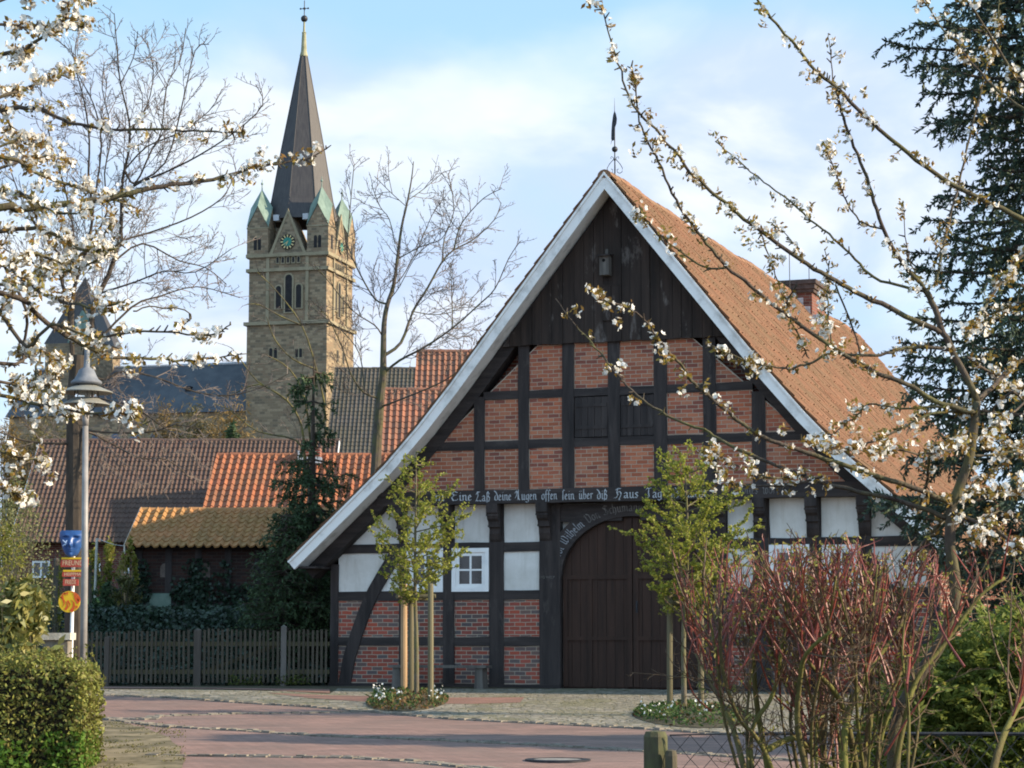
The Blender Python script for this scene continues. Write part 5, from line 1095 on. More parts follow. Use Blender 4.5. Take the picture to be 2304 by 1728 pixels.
# ------------------------------------------------------------------ VEGETATION
M_bark = bark('grey_brown_bark', (.058, .047, .038), (.13, .108, .085), (.085, .085, .035), 8)
M_bark_d = bark('dark_bark', (.034, .027, .021), (.078, .062, .048), None, 7)
M_twig = plain('pale_twig_bark', (.105, .082, .070), (.19, .15, .125), 5, .8, 0)
M_cherry = bark('mossy_cherry_bark', (.045, .034, .030), (.105, .082, .062), (.11, .105, .04), 30)
def jitter_dir(d, ang):
    d = np.array(d, float); d /= np.linalg.norm(d); r = NR.normal(size=3); r -= d*(r @ d); r /= np.linalg.norm(r); return d*cos(ang) + r*sin(ang)
def shoot(p, d, L, n=4, wob=0.12, up=0.0):
    pts = [np.array(p, float)]; d = np.array(d, float); d /= np.linalg.norm(d)
    for i in range(n):
        d = d + NR.normal(size=3)*wob + np.array((0, 0, up)); d /= np.linalg.norm(d); pts.append(pts[-1] + d*L/n)
    return pts
def pick(pts, t):
    t = min(max(t, 0), .9999)*(len(pts)-1); i = int(t); f = t - i; return pts[i]*(1-f) + pts[i+1]*f, pts[i+1] - pts[i]
def twigs(mb, pts, L, levels, per_m, r, t0=0.15, up=0.08, ang=(0.5, 1.0), minr=.003, tips=None, mi=0, taper=True):
    ln = sum(np.linalg.norm(b-a) for a, b in zip(pts, pts[1:])); n = max(1, int(ln*per_m))
    for k in range(n):
        t = t0 + (1-t0)*(k + R.random())/n; p, d = pick(pts, t); l = L*R.uniform(.45, 1.1)*((1.15-.65*t) if taper else 1)
        q = shoot(p, jitter_dir(d, R.uniform(*ang)), l, 3 if levels < 2 else 4, .16, up); rr = max(minr, r*R.uniform(.7, 1.1))
        mb.tube(q, [rr, rr*.85] + [rr*.65]*(len(q)-3) + [minr*.7], 3, mi, cap=False)
        if tips is not None: tips.append(q)
        if levels > 1: twigs(mb, q, l*.5, levels-1, per_m*1.7, rr*.62, .2, up, ang, minr, tips, mi)
def px_path(P, Y): 
    """photo points -> places; Y is one depth or a (first, last) pair"""
    Y0, Y1 = Y if isinstance(Y, tuple) else (Y, Y); n = len(P)
    return [at(x, y, Y0 + (Y1-Y0)*i/max(1, n-1)) for i, (x, y) in enumerate(P)]
def smooth_path(P, k=3):
    P = [np.array(p, float) for p in P]; out = []
    for i in range(len(P)-1):
        p0, p1, p2, p3 = P[max(i-1, 0)], P[i], P[i+1], P[min(i+2, len(P)-1)]
        for j in range(k):
            t = j/k; out.append(.5*((2*p1) + (p2-p0)*t + (2*p0-5*p1+4*p2-p3)*t*t + (3*p1-p0-3*p2+p3)*t**3))
    return out + [P[-1]]
def taper(n, a, b, pw=1.0): return [a + (b-a)*(i/(n-1))**pw for i in range(n)]

# ---- big bare tree at the left
YT = 39.0; kT = YT/5000
tb = at(171, 1480, YT); tb[2] = road_z(YT)
t = thing('bare_tree', 'tall bare tree behind the street lamp, many upright limbs', 'tree', tb)
mb = MB(); P = smooth_path([np.array((tb[0], YT, tb[2]-.1))] + px_path([(170, 1250), (170, 1000), (170, 900), (176, 800)], YT), 3); mb.tube(P, taper(len(P), .20, .135), 12); mb.build('trunk', M_bark_d, t)
limbs = [([(174, 860), (202, 760), (211, 688), (244, 619), (266, 550), (273, 508), (274, 425), (280, 383), (290, 337), (291, 274), (270, 181), (262, 93), (257, 30)], .085, 0.3), ([(170, 880), (161, 760), (166, 655), (183, 599), (198, 550), (209, 472), (199, 405), (201, 317), (190, 230), (170, 150), (172, 90)], .065, -.5),
 ([(166, 840), (155, 699), (136, 619), (144, 577), (166, 538), (150, 440), (120, 340), (100, 250), (90, 190)], .055, .8), ([(274, 470), (295, 422), (371, 388), (447, 350), (531, 295), (591, 236), (575, 190)], .035, -.8), ([(266, 550), (291, 536), (338, 523), (430, 489), (498, 447), (523, 405), (545, 370)], .032, .8),
 ([(255, 590), (320, 548), (401, 586), (464, 603), (510, 640)], .028, 1.2), ([(225, 660), (308, 633), (370, 610), (440, 612), (520, 560)], .026, -1.1), ([(190, 800), (295, 692), (359, 667), (443, 645), (540, 670)], .034, 1.0), ([(280, 383), (304, 413), (340, 340), (363, 295), (375, 194), (405, 139), (418, 63)], .03, .5),
 ([(300, 415), (371, 367), (409, 240), (439, 114), (470, 100)], .026, -.7), ([(209, 472), (228, 329), (211, 236), (177, 169), (160, 110)], .026, .9), ([(166, 998), (150, 998), (99, 997), (45, 989), (0, 973), (-80, 950)], .045, -.5), ([(176, 960), (193, 968), (265, 974), (346, 971), (392, 956), (450, 965)], .035, -.6),
 ([(178, 965), (211, 977), (256, 1001), (316, 1031), (362, 1031), (400, 1050), (440, 1090)], .036, .6), ([(178, 858), (208, 848), (235, 854), (277, 836), (347, 848), (437, 881), (512, 890), (588, 872), (650, 840)], .040, .4), ([(178, 880), (223, 896), (301, 917), (365, 959), (420, 1000)], .032, -.9),
 ([(150, 590), (90, 520), (40, 430), (10, 330)], .035, .4), ([(144, 620), (70, 590), (10, 560), (-60, 500)], .035, -.4), ([(280, 383), (330, 330), (400, 300), (470, 250), (500, 200)], .022, .2), ([(198, 550), (240, 480), (235, 390), (250, 300), (230, 200), (235, 140)], .026, -.3), ([(288, 300), (330, 240), (345, 160), (330, 90)], .02, .6), ([(270, 190), (300, 130), (310, 70)], .015, -.4)]
mb = MB(); tw = MB()
for P, r, dy in limbs:
    P = smooth_path(px_path(P, (YT, YT+dy)), 3); mb.tube(P, taper(len(P), r*.8, .007, .7), 7); twigs(tw, P, 1.1, 3, 5.4, .0095, .12, .06, minr=.0058)
mb.build('limbs', M_bark_d, t); tw.build('twigs', M_twig, t)
# ---- bare tree in the middle, behind the farmhouse roof
YM = 60.0; mbp = at(838, 1150, YM); g = float(ground_z(mbp[0], YM)); t = thing('bare_tree', 'bare tree between the church tower and the farmhouse gable, one straight trunk', 'tree', (mbp[0], YM, g))
cv = lambda pts: [(700 + x/3.016, 350 + y/3.016) for x, y in pts]
mb = MB(); P = smooth_path([np.array((mbp[0], YM, g-.2))] + px_path([(845, 1060), (856, 900), (862, 841)] + cv([(490, 1360), (495, 1150), (515, 1020), (560, 880), (585, 700), (615, 480), (650, 330), (680, 170), (695, 40)]), YM), 3); mb.tube(P, [max(.012, .20*(1-(i/(len(P)-1))**.42)+.012) for i in range(len(P))], 10); mb.build('trunk', M_bark, t); tp = P
mb = MB(); tw = MB()
for P, r, dy in [(cv([(490, 1360), (610, 1270), (690, 1060), (790, 900), (890, 720), (970, 640), (1100, 570), (1240, 440), (1290, 320)]), .085, 1), (cv([(970, 640), (1000, 510), (1050, 420), (1170, 290), (1290, 225)]), .04, -.6), (cv([(890, 720), (905, 560), (970, 370), (930, 120)]), .04, .5),
  (cv([(490, 1480), (600, 1390), (770, 1300), (960, 1170), (1140, 1010), (1250, 900), (1340, 700), (1420, 580)]), .07, -1), (cv([(960, 1170), (955, 950), (945, 730)]), .03, .4), (cv([(505, 1005), (430, 970), (330, 800), (260, 640), (250, 550), (285, 130), (295, 60)]), .05, .8), (cv([(480, 1220), (430, 1150), (280, 1050), (100, 830), (20, 740)]), .04, -.8),
  (cv([(560, 880), (620, 820), (720, 640), (800, 450), (850, 350)]), .03, .6), (cv([(590, 700), (740, 620), (880, 570), (930, 480)]), .03, -.6), (cv([(570, 600), (530, 430), (470, 350), (410, 200)]), .025, .4), (cv([(640, 340), (540, 250), (430, 140)]), .02, -.3), (cv([(660, 300), (760, 230), (900, 110)]), .02, .5), (cv([(530, 980), (600, 890), (700, 700), (800, 600)]), .022, -.9), (cv([(700, 1060), (850, 1080), (1000, 1040), (1160, 900)]), .025, 1.2), (cv([(485, 1700), (620, 1650), (900, 1530), (1060, 1400), (1180, 1250)]), .05, -1.2), (cv([(480, 1650), (360, 1610), (270, 1480), (210, 1300), (110, 1090), (60, 1060)]), .06, -1.0), (cv([(470, 1100), (460, 1050), (470, 900), (420, 780)]), .02, .3), (cv([(360, 1600), (330, 1350), (220, 1200), (120, 1120), (0, 1020)]), .03, .9), (cv([(800, 1300), (900, 1200), (1000, 1240), (1100, 1180)]), .02, .8)]:
    P = smooth_path(px_path(P, (YM, YM+dy)), 3); mb.tube(P, taper(len(P), r*.62, .010, .7), 7); twigs(tw, P, 1.25, 3, 4.3, .013, .12, .05, minr=.0078)
twigs(tw, tp[len(tp)//2:], 1.2, 3, 2.5, .011, .1, .06, minr=.0055)
mb.build('limbs', M_bark, t); tw.build('twigs', M_twig, t)
# low lichened branches before the church foot (a second, smaller bare tree)
YM2 = 52.5; b0 = at(690, 1250, YM2); t = thing('bare_tree', 'low bare tree with yellow lichened boughs rising from the dark conifer before the church', 'tree', (b0[0], YM2, float(ground_z(b0[0], YM2))))
c3 = lambda pts: [(500 + x/3.0175, 500 + y/3.0175) for x, y in pts]
mb = MB(); tw = MB(); P = smooth_path([np.array((b0[0], YM2, float(ground_z(b0[0], YM2))-.2))] + px_path([(700, 1150), (690, 1040)], YM2), 3); mb.tube(P, taper(len(P), .10, .06), 8); mb.build('trunk', M_bark, t); mb = MB()
for P, r in [(c3([(560, 1640), (540, 1390), (440, 1210), (240, 1080), (130, 940), (60, 850)]), .042), (c3([(440, 1210), (470, 1140), (580, 1080), (620, 1050)]), .022), (c3([(575, 1640), (500, 1480), (240, 1420), (60, 1280), (-60, 1230)]), .035), (c3([(590, 1600), (640, 1450), (700, 1300), (640, 1000), (540, 700), (380, 480), (240, 340)]), .04), (c3([(640, 1000), (480, 930), (360, 800), (300, 640)]), .025), (c3([(540, 700), (400, 640), (250, 560), (160, 560)]), .022), (c3([(430, 1205), (250, 1100), (30, 1180), (-120, 1160)]), .022), (c3([(600, 1500), (560, 1200), (460, 1000), (300, 900)]), .03)]:
    P = smooth_path(px_path([(690, 1090)] + P if P[0][1] > 1000 else P, (YM2, YM2 + R.uniform(-.8, .8))), 3); mb.tube(P, taper(len(P), r, .008, .8), 6); twigs(tw, P, .95, 3, 2.6, .009, .2, .07, minr=.005)
mb.build('limbs', bark('lichened_bark', (.06, .05, .03), (.12, .10, .05), (.20, .17, .05), 9), t); tw.build('twigs', M_twig, t)

# ---- the two blossoming cherries close to the camera
M_petal = foliage('white_cherry_petals', [(.68, .63, .53), (.80, .77, .71), (.87, .85, .82)], .35, .6, 3)
M_calyx = foliage('bronze_young_cherry_leaves', [(.17, .085, .025), (.26, .16, .035), (.25, .21, .05)], .4, .5, 6)
def cherry(t, paths, Y0, wl=0, dens=1.0, fs=1.0, bronze=7):
    br, fl, lf = MB(), MB(), MB(); C = []
    for P, r0, r1, dy, den in paths:
        n0 = len(P); Q = smooth_path(px_path(P, (Y0, Y0+dy)), 4); k = len(Q)
        Q = [q + NR.normal(size=3)*.0022*(0 < i < k-1) for i, q in enumerate(Q)]
        br.tube(Q, taper(k, r0*.88, r1, .85), 8)
        ln = sum(np.linalg.norm(b-a) for a, b in zip(Q, Q[1:]))
        for j in range(int(ln*34)):                                     # spurs and buds
            p, d = pick(Q, R.random()); q = p + jitter_dir(d, R.uniform(.7, 1.4))*R.uniform(.010, .030); br.tube([p, q], [.0035, .002], 4, cap=False)
        for j in range(int(ln*min(den, 1.6)*13*dens)):
            tt = R.random()**.75; p, d = pick(Q, tt)
            if R.random() < .25: p = p + jitter_dir(d, 1.2)*R.uniform(.02, .06)
            C.append((p + NR.normal(size=3)*.010, R.uniform(.5, 1.08), den > 1.35))
    for lush in (False, True):
        f_ = max(fs, .60) if lush else fs
        for lo_, hi_, n, sp, r in ((.9, 9, 9, .035, .0128), (.7, .9, 6, .026, .0120), (0, .7, 3, .016, .0108)):
            A = np.array([c for c, q, l in C if lo_ < q <= hi_ and l == lush])
            if len(A): blossoms(fl, A, max(1, int(n*f_)), sp*(.6+.4*f_), r*(.72+.28*f_))
    A = np.array([c for c, q, l in C])
    rep = np.repeat(A, bronze, 0); leafcards(lf, rep + unit(NR.normal(size=rep.shape))*NR.uniform(.004, .026, (len(rep), 1)), .022, .45)
    br.build('branches', M_cherry, t, smooth=True); fl.build('blossom', M_petal, t); lf.build('young_leaves', M_calyx, t)
YR_ = 8.0
t = thing('cherry_tree', 'cherry tree on the right with long sparse blossoming branches rising across the gable', 'tree', (at(2010, 1700, YR_)[0], YR_, 0))
mb = MB(); P = smooth_path([np.array((at(2000, 1700, YR_)[0], YR_, -.1))] + px_path([(2010, 1728), (2046, 1561), (2069, 1518), (2120, 1440), (2150, 1340), (2138, 1230), (2141, 1141), (2155, 1105), (2177, 1045), (2187, 996), (2198, 903)], YR_), 4); mb.tube(P, taper(len(P), .026, .015), 12); mb.build('trunk', M_cherry, t, smooth=True)
FK = (2198, 903)
RP = [([FK, (2147, 795), (2122, 749), (2097, 677), (2080, 652)], .015, .011, 0, .3), ([(2080, 652), (2026, 585), (1985, 508), (1963, 436), (1935, 363), (1908, 295), (1890, 236), (1881, 195)], .0095, .004, -.25, 1.0), ([(2420, 560), (2304, 495), (2203, 445), (2117, 399), (2044, 345), (1958, 272), (1881, 195), (1835, 159), (1781, 91), (1736, 41), (1690, -15)], .0125, .004, -.4, .75),
 ([(2122, 749), (2008, 694), (1926, 658), (1863, 622), (1799, 581), (1708, 517), (1645, 467), (1590, 422), (1554, 386), (1500, 318), (1450, 268), (1418, 222), (1391, 141), (1373, 86), (1354, 10)], .0125, .002, -.6, .85), ([FK, (2185, 926), (2101, 901), (2038, 863), (1962, 833), (1877, 783), (1751, 694), (1690, 645), (1636, 599), (1590, 549), (1545, 490), (1513, 436), (1482, 363), (1454, 309), (1436, 259), (1428, 180), (1420, 150)], .0125, .002, -.5, .8),
 ([(1636, 602), (1590, 604), (1545, 576), (1495, 536), (1450, 490), (1440, 470)], .005, .0025, .1, 1.3), ([(2080, 655), (1981, 631), (1935, 595), (1890, 549), (1836, 504), (1777, 454), (1718, 408), (1663, 363), (1609, 318)], .007, .002, .3, .75), ([(1985, 515), (1945, 504), (1908, 463), (1890, 418), (1867, 354), (1858, 327)], .0045, .002, .2, 1.5),
 ([(2141, 1141), (2129, 1129), (2069, 1102), (2000, 1080), (1882, 1040), (1792, 1010), (1719, 986), (1656, 944), (1593, 890), (1557, 857), (1533, 817), (1499, 787), (1472, 748), (1440, 711), (1404, 690), (1359, 675), (1341, 663)], .013, .002, -.5, 1.0), ([(2128, 1165), (2049, 1134), (1960, 1112), (1852, 1086), (1777, 1058), (1686, 1022), (1626, 992), (1581, 968), (1499, 935), (1445, 899), (1400, 857), (1368, 817), (1332, 772), (1295, 733), (1250, 672)], .011, .002, .5, .28),
 ([(1852, 1070), (1830, 1078), (1777, 1092), (1671, 1092), (1635, 1080), (1593, 1031), (1581, 995)], .006, .002, .1, 1.5), ([(1815, 1068), (1756, 1077), (1695, 1065), (1629, 1031), (1596, 1007)], .005, .002, -.3, 1.7), ([(1870, 791), (1822, 817), (1777, 829), (1719, 823), (1671, 808), (1596, 775)], .006, .002, -.2, 1.7), ([(2150, 787), (2071, 781), (2029, 783), (1995, 795), (1932, 802), (1870, 791)], .008, .005, -.1, .8),
 ([(2420, 950), (2304, 935), (2143, 918), (2025, 918), (1957, 909), (1928, 935), (1898, 956), (1860, 990)], .0065, .002, .3, .9), ([(2190, 930), (2100, 930), (1989, 984), (1943, 999), (1900, 1011), (1850, 1005), (1800, 990)], .006, .002, -.4, 1.8), ([(2105, 640), (2122, 555), (2135, 500), (2157, 417), (2179, 313), (2204, 219), (2226, 125), (2242, 56), (2250, -10)], .007, .002, .4, 1.1),
 ([(2400, 300), (2304, 245), (2245, 204), (2198, 154), (2145, 88), (2113, 56), (2070, -10)], .007, .003, .3, .9), ([(2400, 290), (2304, 188), (2276, 163), (2235, 91), (2192, 28), (2170, -20)], .0075, .004, -.2, 1.0), ([FK, (2249, 855), (2310, 800), (2380, 740)], .011, .006, .4, 1.1), ([(2177, 804), (2230, 842), (2266, 871), (2340, 930)], .007, .004, .5, 1.4), ([(2400, 480), (2304, 570), (2250, 640), (2200, 720), (2170, 760)], .008, .004, -.4, 1.8), ([(2420, 640), (2304, 680), (2240, 700), (2180, 740)], .007, .003, .5, 2.0),
 ([(2141, 1150), (2185, 1172), (2240, 1195), (2300, 1240), (2380, 1290)], .008, .005, -.3, 1.5), ([(2150, 1120), (2200, 1085), (2260, 1040), (2340, 990)], .007, .004, .3, 1.7), ([(2400, 1110), (2304, 1105), (2230, 1110), (2180, 1105)], .005, .003, -.5, 2.2), ([(2160, 1020), (2230, 1025), (2304, 1010), (2380, 1000)], .006, .004, .2, 1.0), ([(2095, 1010), (2088, 1060), (2075, 1120), (2068, 1140)], .006, .006, .5, .5), ([(2095, 1020), (2140, 990), (2175, 970)], .006, .005, .3, .4), ([(2188, 980), (2150, 1010), (2080, 1020), (2010, 1010), (1960, 1020)], .0055, .003, -.6, 1.6),
 ([(1792, 640), (1770, 690), (1800, 760), (1815, 800)], .004, .003, .2, 1.0), ([(1865, 625), (1862, 680), (1866, 730), (1870, 780)], .0035, .003, -.1, 2.4), ([(1880, 640), (1920, 740), (1935, 800)], .004, .003, .1, 1.0), ([(1863, 622), (1860, 590), (1855, 560)], .003, .0015, 0, .6), ([(1708, 517), (1725, 560), (1745, 620), (1770, 690)], .0035, .002, .2, 1.5), ([(1799, 560), (1770, 530), (1735, 500)], .003, .0015, .3, .5), ([(1875, 195), (1868, 120), (1864, 75)], .003, .0015, .1, .3), ([(2060, 620), (2040, 560), (2032, 455)], .003, .0015, -.2, .4), ([(2280, 880), (2230, 930), (2260, 990), (2330, 1030)], .005, .003, .2, 2.2), ([(2340, 860), (2290, 920), (2240, 960), (2210, 1000)], .005, .003, -.6, 2.0), ([(2141, 1141), (2090, 1209), (2045, 1260)], .010, .008, .3, .6), ([(2304, 1180), (2250, 1150), (2210, 1180), (2190, 1210)], .004, .003, -.3, 2.5)]
cherry(t, RP, YR_, 0, 2.1, .50, 8)
YL_ = 7.2
t = thing('cherry_tree', 'cherry tree at the left edge, its boughs crowded with white blossom', 'tree', (at(-420, 1700, YL_)[0], YL_, 0))
mb = MB(); P = smooth_path([np.array((at(-420, 1700, YL_)[0], YL_, -.1))] + px_path([(-420, 1400), (-410, 1000), (-380, 700), (-400, 420), (-360, 120), (-300, -150)], YL_), 4); mb.tube(P, taper(len(P), .11, .05), 12); mb.build('trunk', M_cherry, t, smooth=True)
LP = [([(-390, 560), (0, 468), (38, 472), (169, 456), (270, 441), (346, 422), (422, 411), (498, 399), (574, 375), (620, 369), (682, 358), (736, 334)], .018, .0018, .3, .95), ([(-380, 300), (0, 249), (80, 243), (139, 270), (236, 291), (380, 293), (485, 297), (548, 300)], .011, .002, -.3, .9), ([(-380, 330), (0, 219), (42, 203), (127, 173), (181, 143)], .009, .002, .5, 1.9), ([(-360, 220), (0, 122), (42, 114), (105, 76), (148, 42), (156, 8)], .010, .003, -.5, 2.3), ([(-340, 60), (0, 55), (63, 63), (139, 51), (190, 63)], .008, .002, .2, 2.4),
 ([(-380, 360), (0, 354), (76, 388), (169, 418), (230, 440), (310, 470)], .010, .003, .4, 1.5), ([(-390, 800), (0, 890), (90, 911), (187, 929), (271, 929), (330, 956)], .009, .002, -.4, 1.7), ([(-390, 640), (0, 660), (87, 712), (169, 766), (229, 790), (271, 805), (362, 808), (419, 811), (482, 805), (554, 796)], .013, .0018, .5, .95), ([(-380, 900), (0, 1016), (50, 1030), (100, 1040)], .008, .003, .2, 1.5), ([(0, 700), (60, 780), (120, 730), (211, 760), (300, 745), (400, 748), (470, 757), (520, 730)], .008, .002, -.2, .95),
 ([(-380, 520), (0, 380), (90, 350), (170, 370)], .008, .003, .6, 2.0), ([(-380, 600), (0, 520), (100, 520), (180, 560), (260, 560)], .011, .004, -.2, 1.8), ([(-380, 640), (0, 590), (80, 570), (150, 590), (230, 530), (260, 480)], .010, .003, .3, 1.5), ([(-380, 700), (-20, 600), (40, 620), (110, 670), (200, 690), (280, 680)], .010, .003, -.6, 1.9), ([(-390, 720), (0, 820), (60, 790), (110, 800), (130, 850)], .009, .003, .4, 1.7), ([(-380, 860), (0, 860), (60, 880), (110, 860), (130, 800)], .007, .003, .5, 1.8), ([(0, 430), (60, 440), (130, 480), (210, 470)], .007, .003, -.5, 1.9), ([(-380, 460), (0, 330), (50, 310), (110, 320)], .007, .002, .2, 2.2),
 ([(-380, 500), (0, 640), (100, 620), (190, 600), (280, 540)], .008, .003, -.1, 1.2), ([(-380, 150), (0, 5), (60, -15), (140, -10), (210, -5)], .006, .002, .1, 1.2), ([(0, 700), (40, 640), (120, 600), (200, 590)], .006, .003, .6, 1.6), ([(0, 500), (-10, 560), (60, 700), (45, 800)], .007, .005, .2, 1.3), ([(90, 800), (80, 860), (100, 930)], .005, .003, -.1, 1.2), ([(-380, 1000), (0, 1095), (30, 1110)], .006, .003, .3, 1.5), ([(300, 700), (350, 690), (430, 705), (400, 745)], .003, .002, .1, .5), ([(0, 150), (-30, 200), (20, 280), (30, 330)], .006, .003, .4, 1.2)]
cherry(t, LP, YL_, 0, 1.6, .70, 7)

# ---- spruce on the right
M_spruce = foliage('dark_spruce_needles', [(.018, .036, .026), (.036, .062, .044), (.058, .086, .056), (.08, .10, .045)], .08, .6, 1.2)
M_sprt = foliage('olive_spruce_needles', [(.03, .05, .018), (.06, .085, .028)], .08, .6, 1.2)
def conifer(t, base, H0, rad, z0, dz, per, M, seed=1, droop=.25, nlen=.085, nw=.016, dens=34, bl=.34, trunk_r=.13, keep=None, hang=.35, extra=()):
    br, nd = MB(), MB(); base = np.array(base, float)
    br.tube([base, base+(0, 0, H0*.5), base+(0, 0, H0)], [trunk_r, trunk_r*.6, .01], 9); tr = br.build('trunk', M_bark_d, t); br = MB(); NP, ND = [], []
    z = z0; q = R.random()*6
    while z < H0-.15:
        for k in range(per):
            q += 2*pi/per + R.uniform(-.25, .25); Lb = rad(z)*R.uniform(.72, 1.14)
            if keep and not keep(z, q): continue
            e = np.array((cos(q), sin(q), 0)); zz = z + R.uniform(-dz*.4, dz*.4); n = 7; pts = []
            for i in range(n+1):
                u = i/n; pts.append(base + (0, 0, zz) + e*Lb*u + np.array((0, 0, -droop*Lb*(u**1.2) + droop*.75*Lb*u**3)) + NR.normal(size=3)*.015*u)
            extra_b = pts; br.tube(pts, taper(n+1, .028, .006), 5, cap=False)
            side = np.cross(e, (0, 0, 1.)); m = int(Lb/.10)
            for j in range(m):
                u = .18 + .82*(j + R.random())/m; p, d = pick(pts, u); d = d/np.linalg.norm(d); sg = 1 if j % 2 else -1
                l = bl*R.uniform(.6, 1.2)*(1.15 - .55*u)
                dd = d*R.uniform(.5, .9) + side*sg*R.uniform(.35, .9) + np.array((0, 0, -hang*R.uniform(.2, 1.6))); dd /= np.linalg.norm(dd)
                s = shoot(p, dd, l, 3, .10, -.03); br.tube(s, [.006, .004, .003, .002], 3, cap=False)
                for a, b in zip(s, s[1:]):
                    c = int(dens*np.linalg.norm(b-a)); f = NR.rand(c, 1); NP.append(a*(1-f)+b*f); ND.append(np.repeat((b-a)[None], c, 0)*2)
            c = int(dens*Lb*.8); 
            for j in range(c):
                p, d = pick(pts, .3 + .7*R.random()); NP.append(p[None]); ND.append(d[None]/np.linalg.norm(d))
        z += dz*R.uniform(.75, 1.25)
    NP = np.concatenate(NP); ND = unit(np.concatenate(ND)); needles(nd, NP, ND, nlen, nw, 0, .62)
    br.build('branches', M_bark_d, t); nd.build('needles', M, t)
YSP = 20.0; spx = at(2400, 1200, YSP)[0]
t = thing('spruce_tree', 'dark blue-green spruce with ragged sweeping branches at the right edge', 'tree', (spx, YSP, road_z(YSP)))
def sp_r(z):
    y = 1435 - (z+road_z(YSP)-1.75)/YSP*5000
    v = np.interp(y, [-900, -400, -50, 60, 140, 230, 330, 440, 520, 590, 640, 720, 790, 850, 930, 1050, 1120, 1200, 1280, 1500], [2400, 2300, 2130, 2080, 1945, 2120, 2180, 2060, 2130, 2010, 2060, 1985, 2060, 2030, 2080, 1965, 2040, 1985, 2080, 2090])
    return max(.25, (2400 - v)/5000*YSP)
conifer(t, (spx, YSP, road_z(YSP)), 8.6, sp_r, .1, .30, 10, M_spruce, droop=.18, hang=.95, dens=150, bl=.36, nlen=.062, nw=.021)
# a spruce just out of sight on the right, whose shadow lies across the road
sx2 = 13.0; t = thing('spruce_tree', 'spruce standing out of sight to the right, whose shadow falls across the road', 'tree', (sx2, 28.6, road_z(28.6)))
conifer(t, (sx2, 28.6, road_z(28.6)), 8.6, lambda z: 3.0*(1-z/8.7)+.15, .6, .45, 8, M_spruce, droop=.2, nlen=.3, nw=.11, dens=34, bl=.7)
# ---- conifers by the shed
M_cyp = foliage('dark_cypress_foliage', [(.020, .040, .017), (.040, .072, .030), (.070, .108, .042)], .12, .6, .9)
YCY = 50.0; cbx = at(700, 1400, YCY); gz_ = float(ground_z(cbx[0], YCY))
t = thing('conifer', 'slender dark green conifer between the ochre-roofed shed and the white bargeboard', 'tree', (cbx[0], YCY, gz_))
conifer(t, (cbx[0], YCY, gz_), 6.5, lambda z: np.interp(z+gz_, [0, 2, 3.0, 4.5, 6, 7.2, 8.2, 9.2, 10], [1.1, 1.35, 1.25, .98, .70, .55, .50, .42, .3]), .2, .20, 7, M_cyp, droop=.22, hang=1.3, nlen=.10, nw=.034, dens=85, bl=.42, keep=lambda z, q: R.random() < (.9 if z < 3.0 else .5 if z < 4.2 else .28))
YC2 = 49.3; c2 = at(640, 1480, YC2)
t = thing('conifer', 'bushy dark conifer filling the corner behind the picket fence beside the farmhouse', 'tree', (c2[0], YC2, float(ground_z(c2[0], YC2))))
conifer(t, (c2[0], YC2, float(ground_z(c2[0], YC2))), 3.3, lambda z: np.interp(z, [0, 1, 2.2, 3.4], [.95, 1.0, .75, .1]), .15, .2, 8, M_cyp, droop=.3, hang=.5, nlen=.11, nw=.026, dens=36, bl=.36, trunk_r=.06)
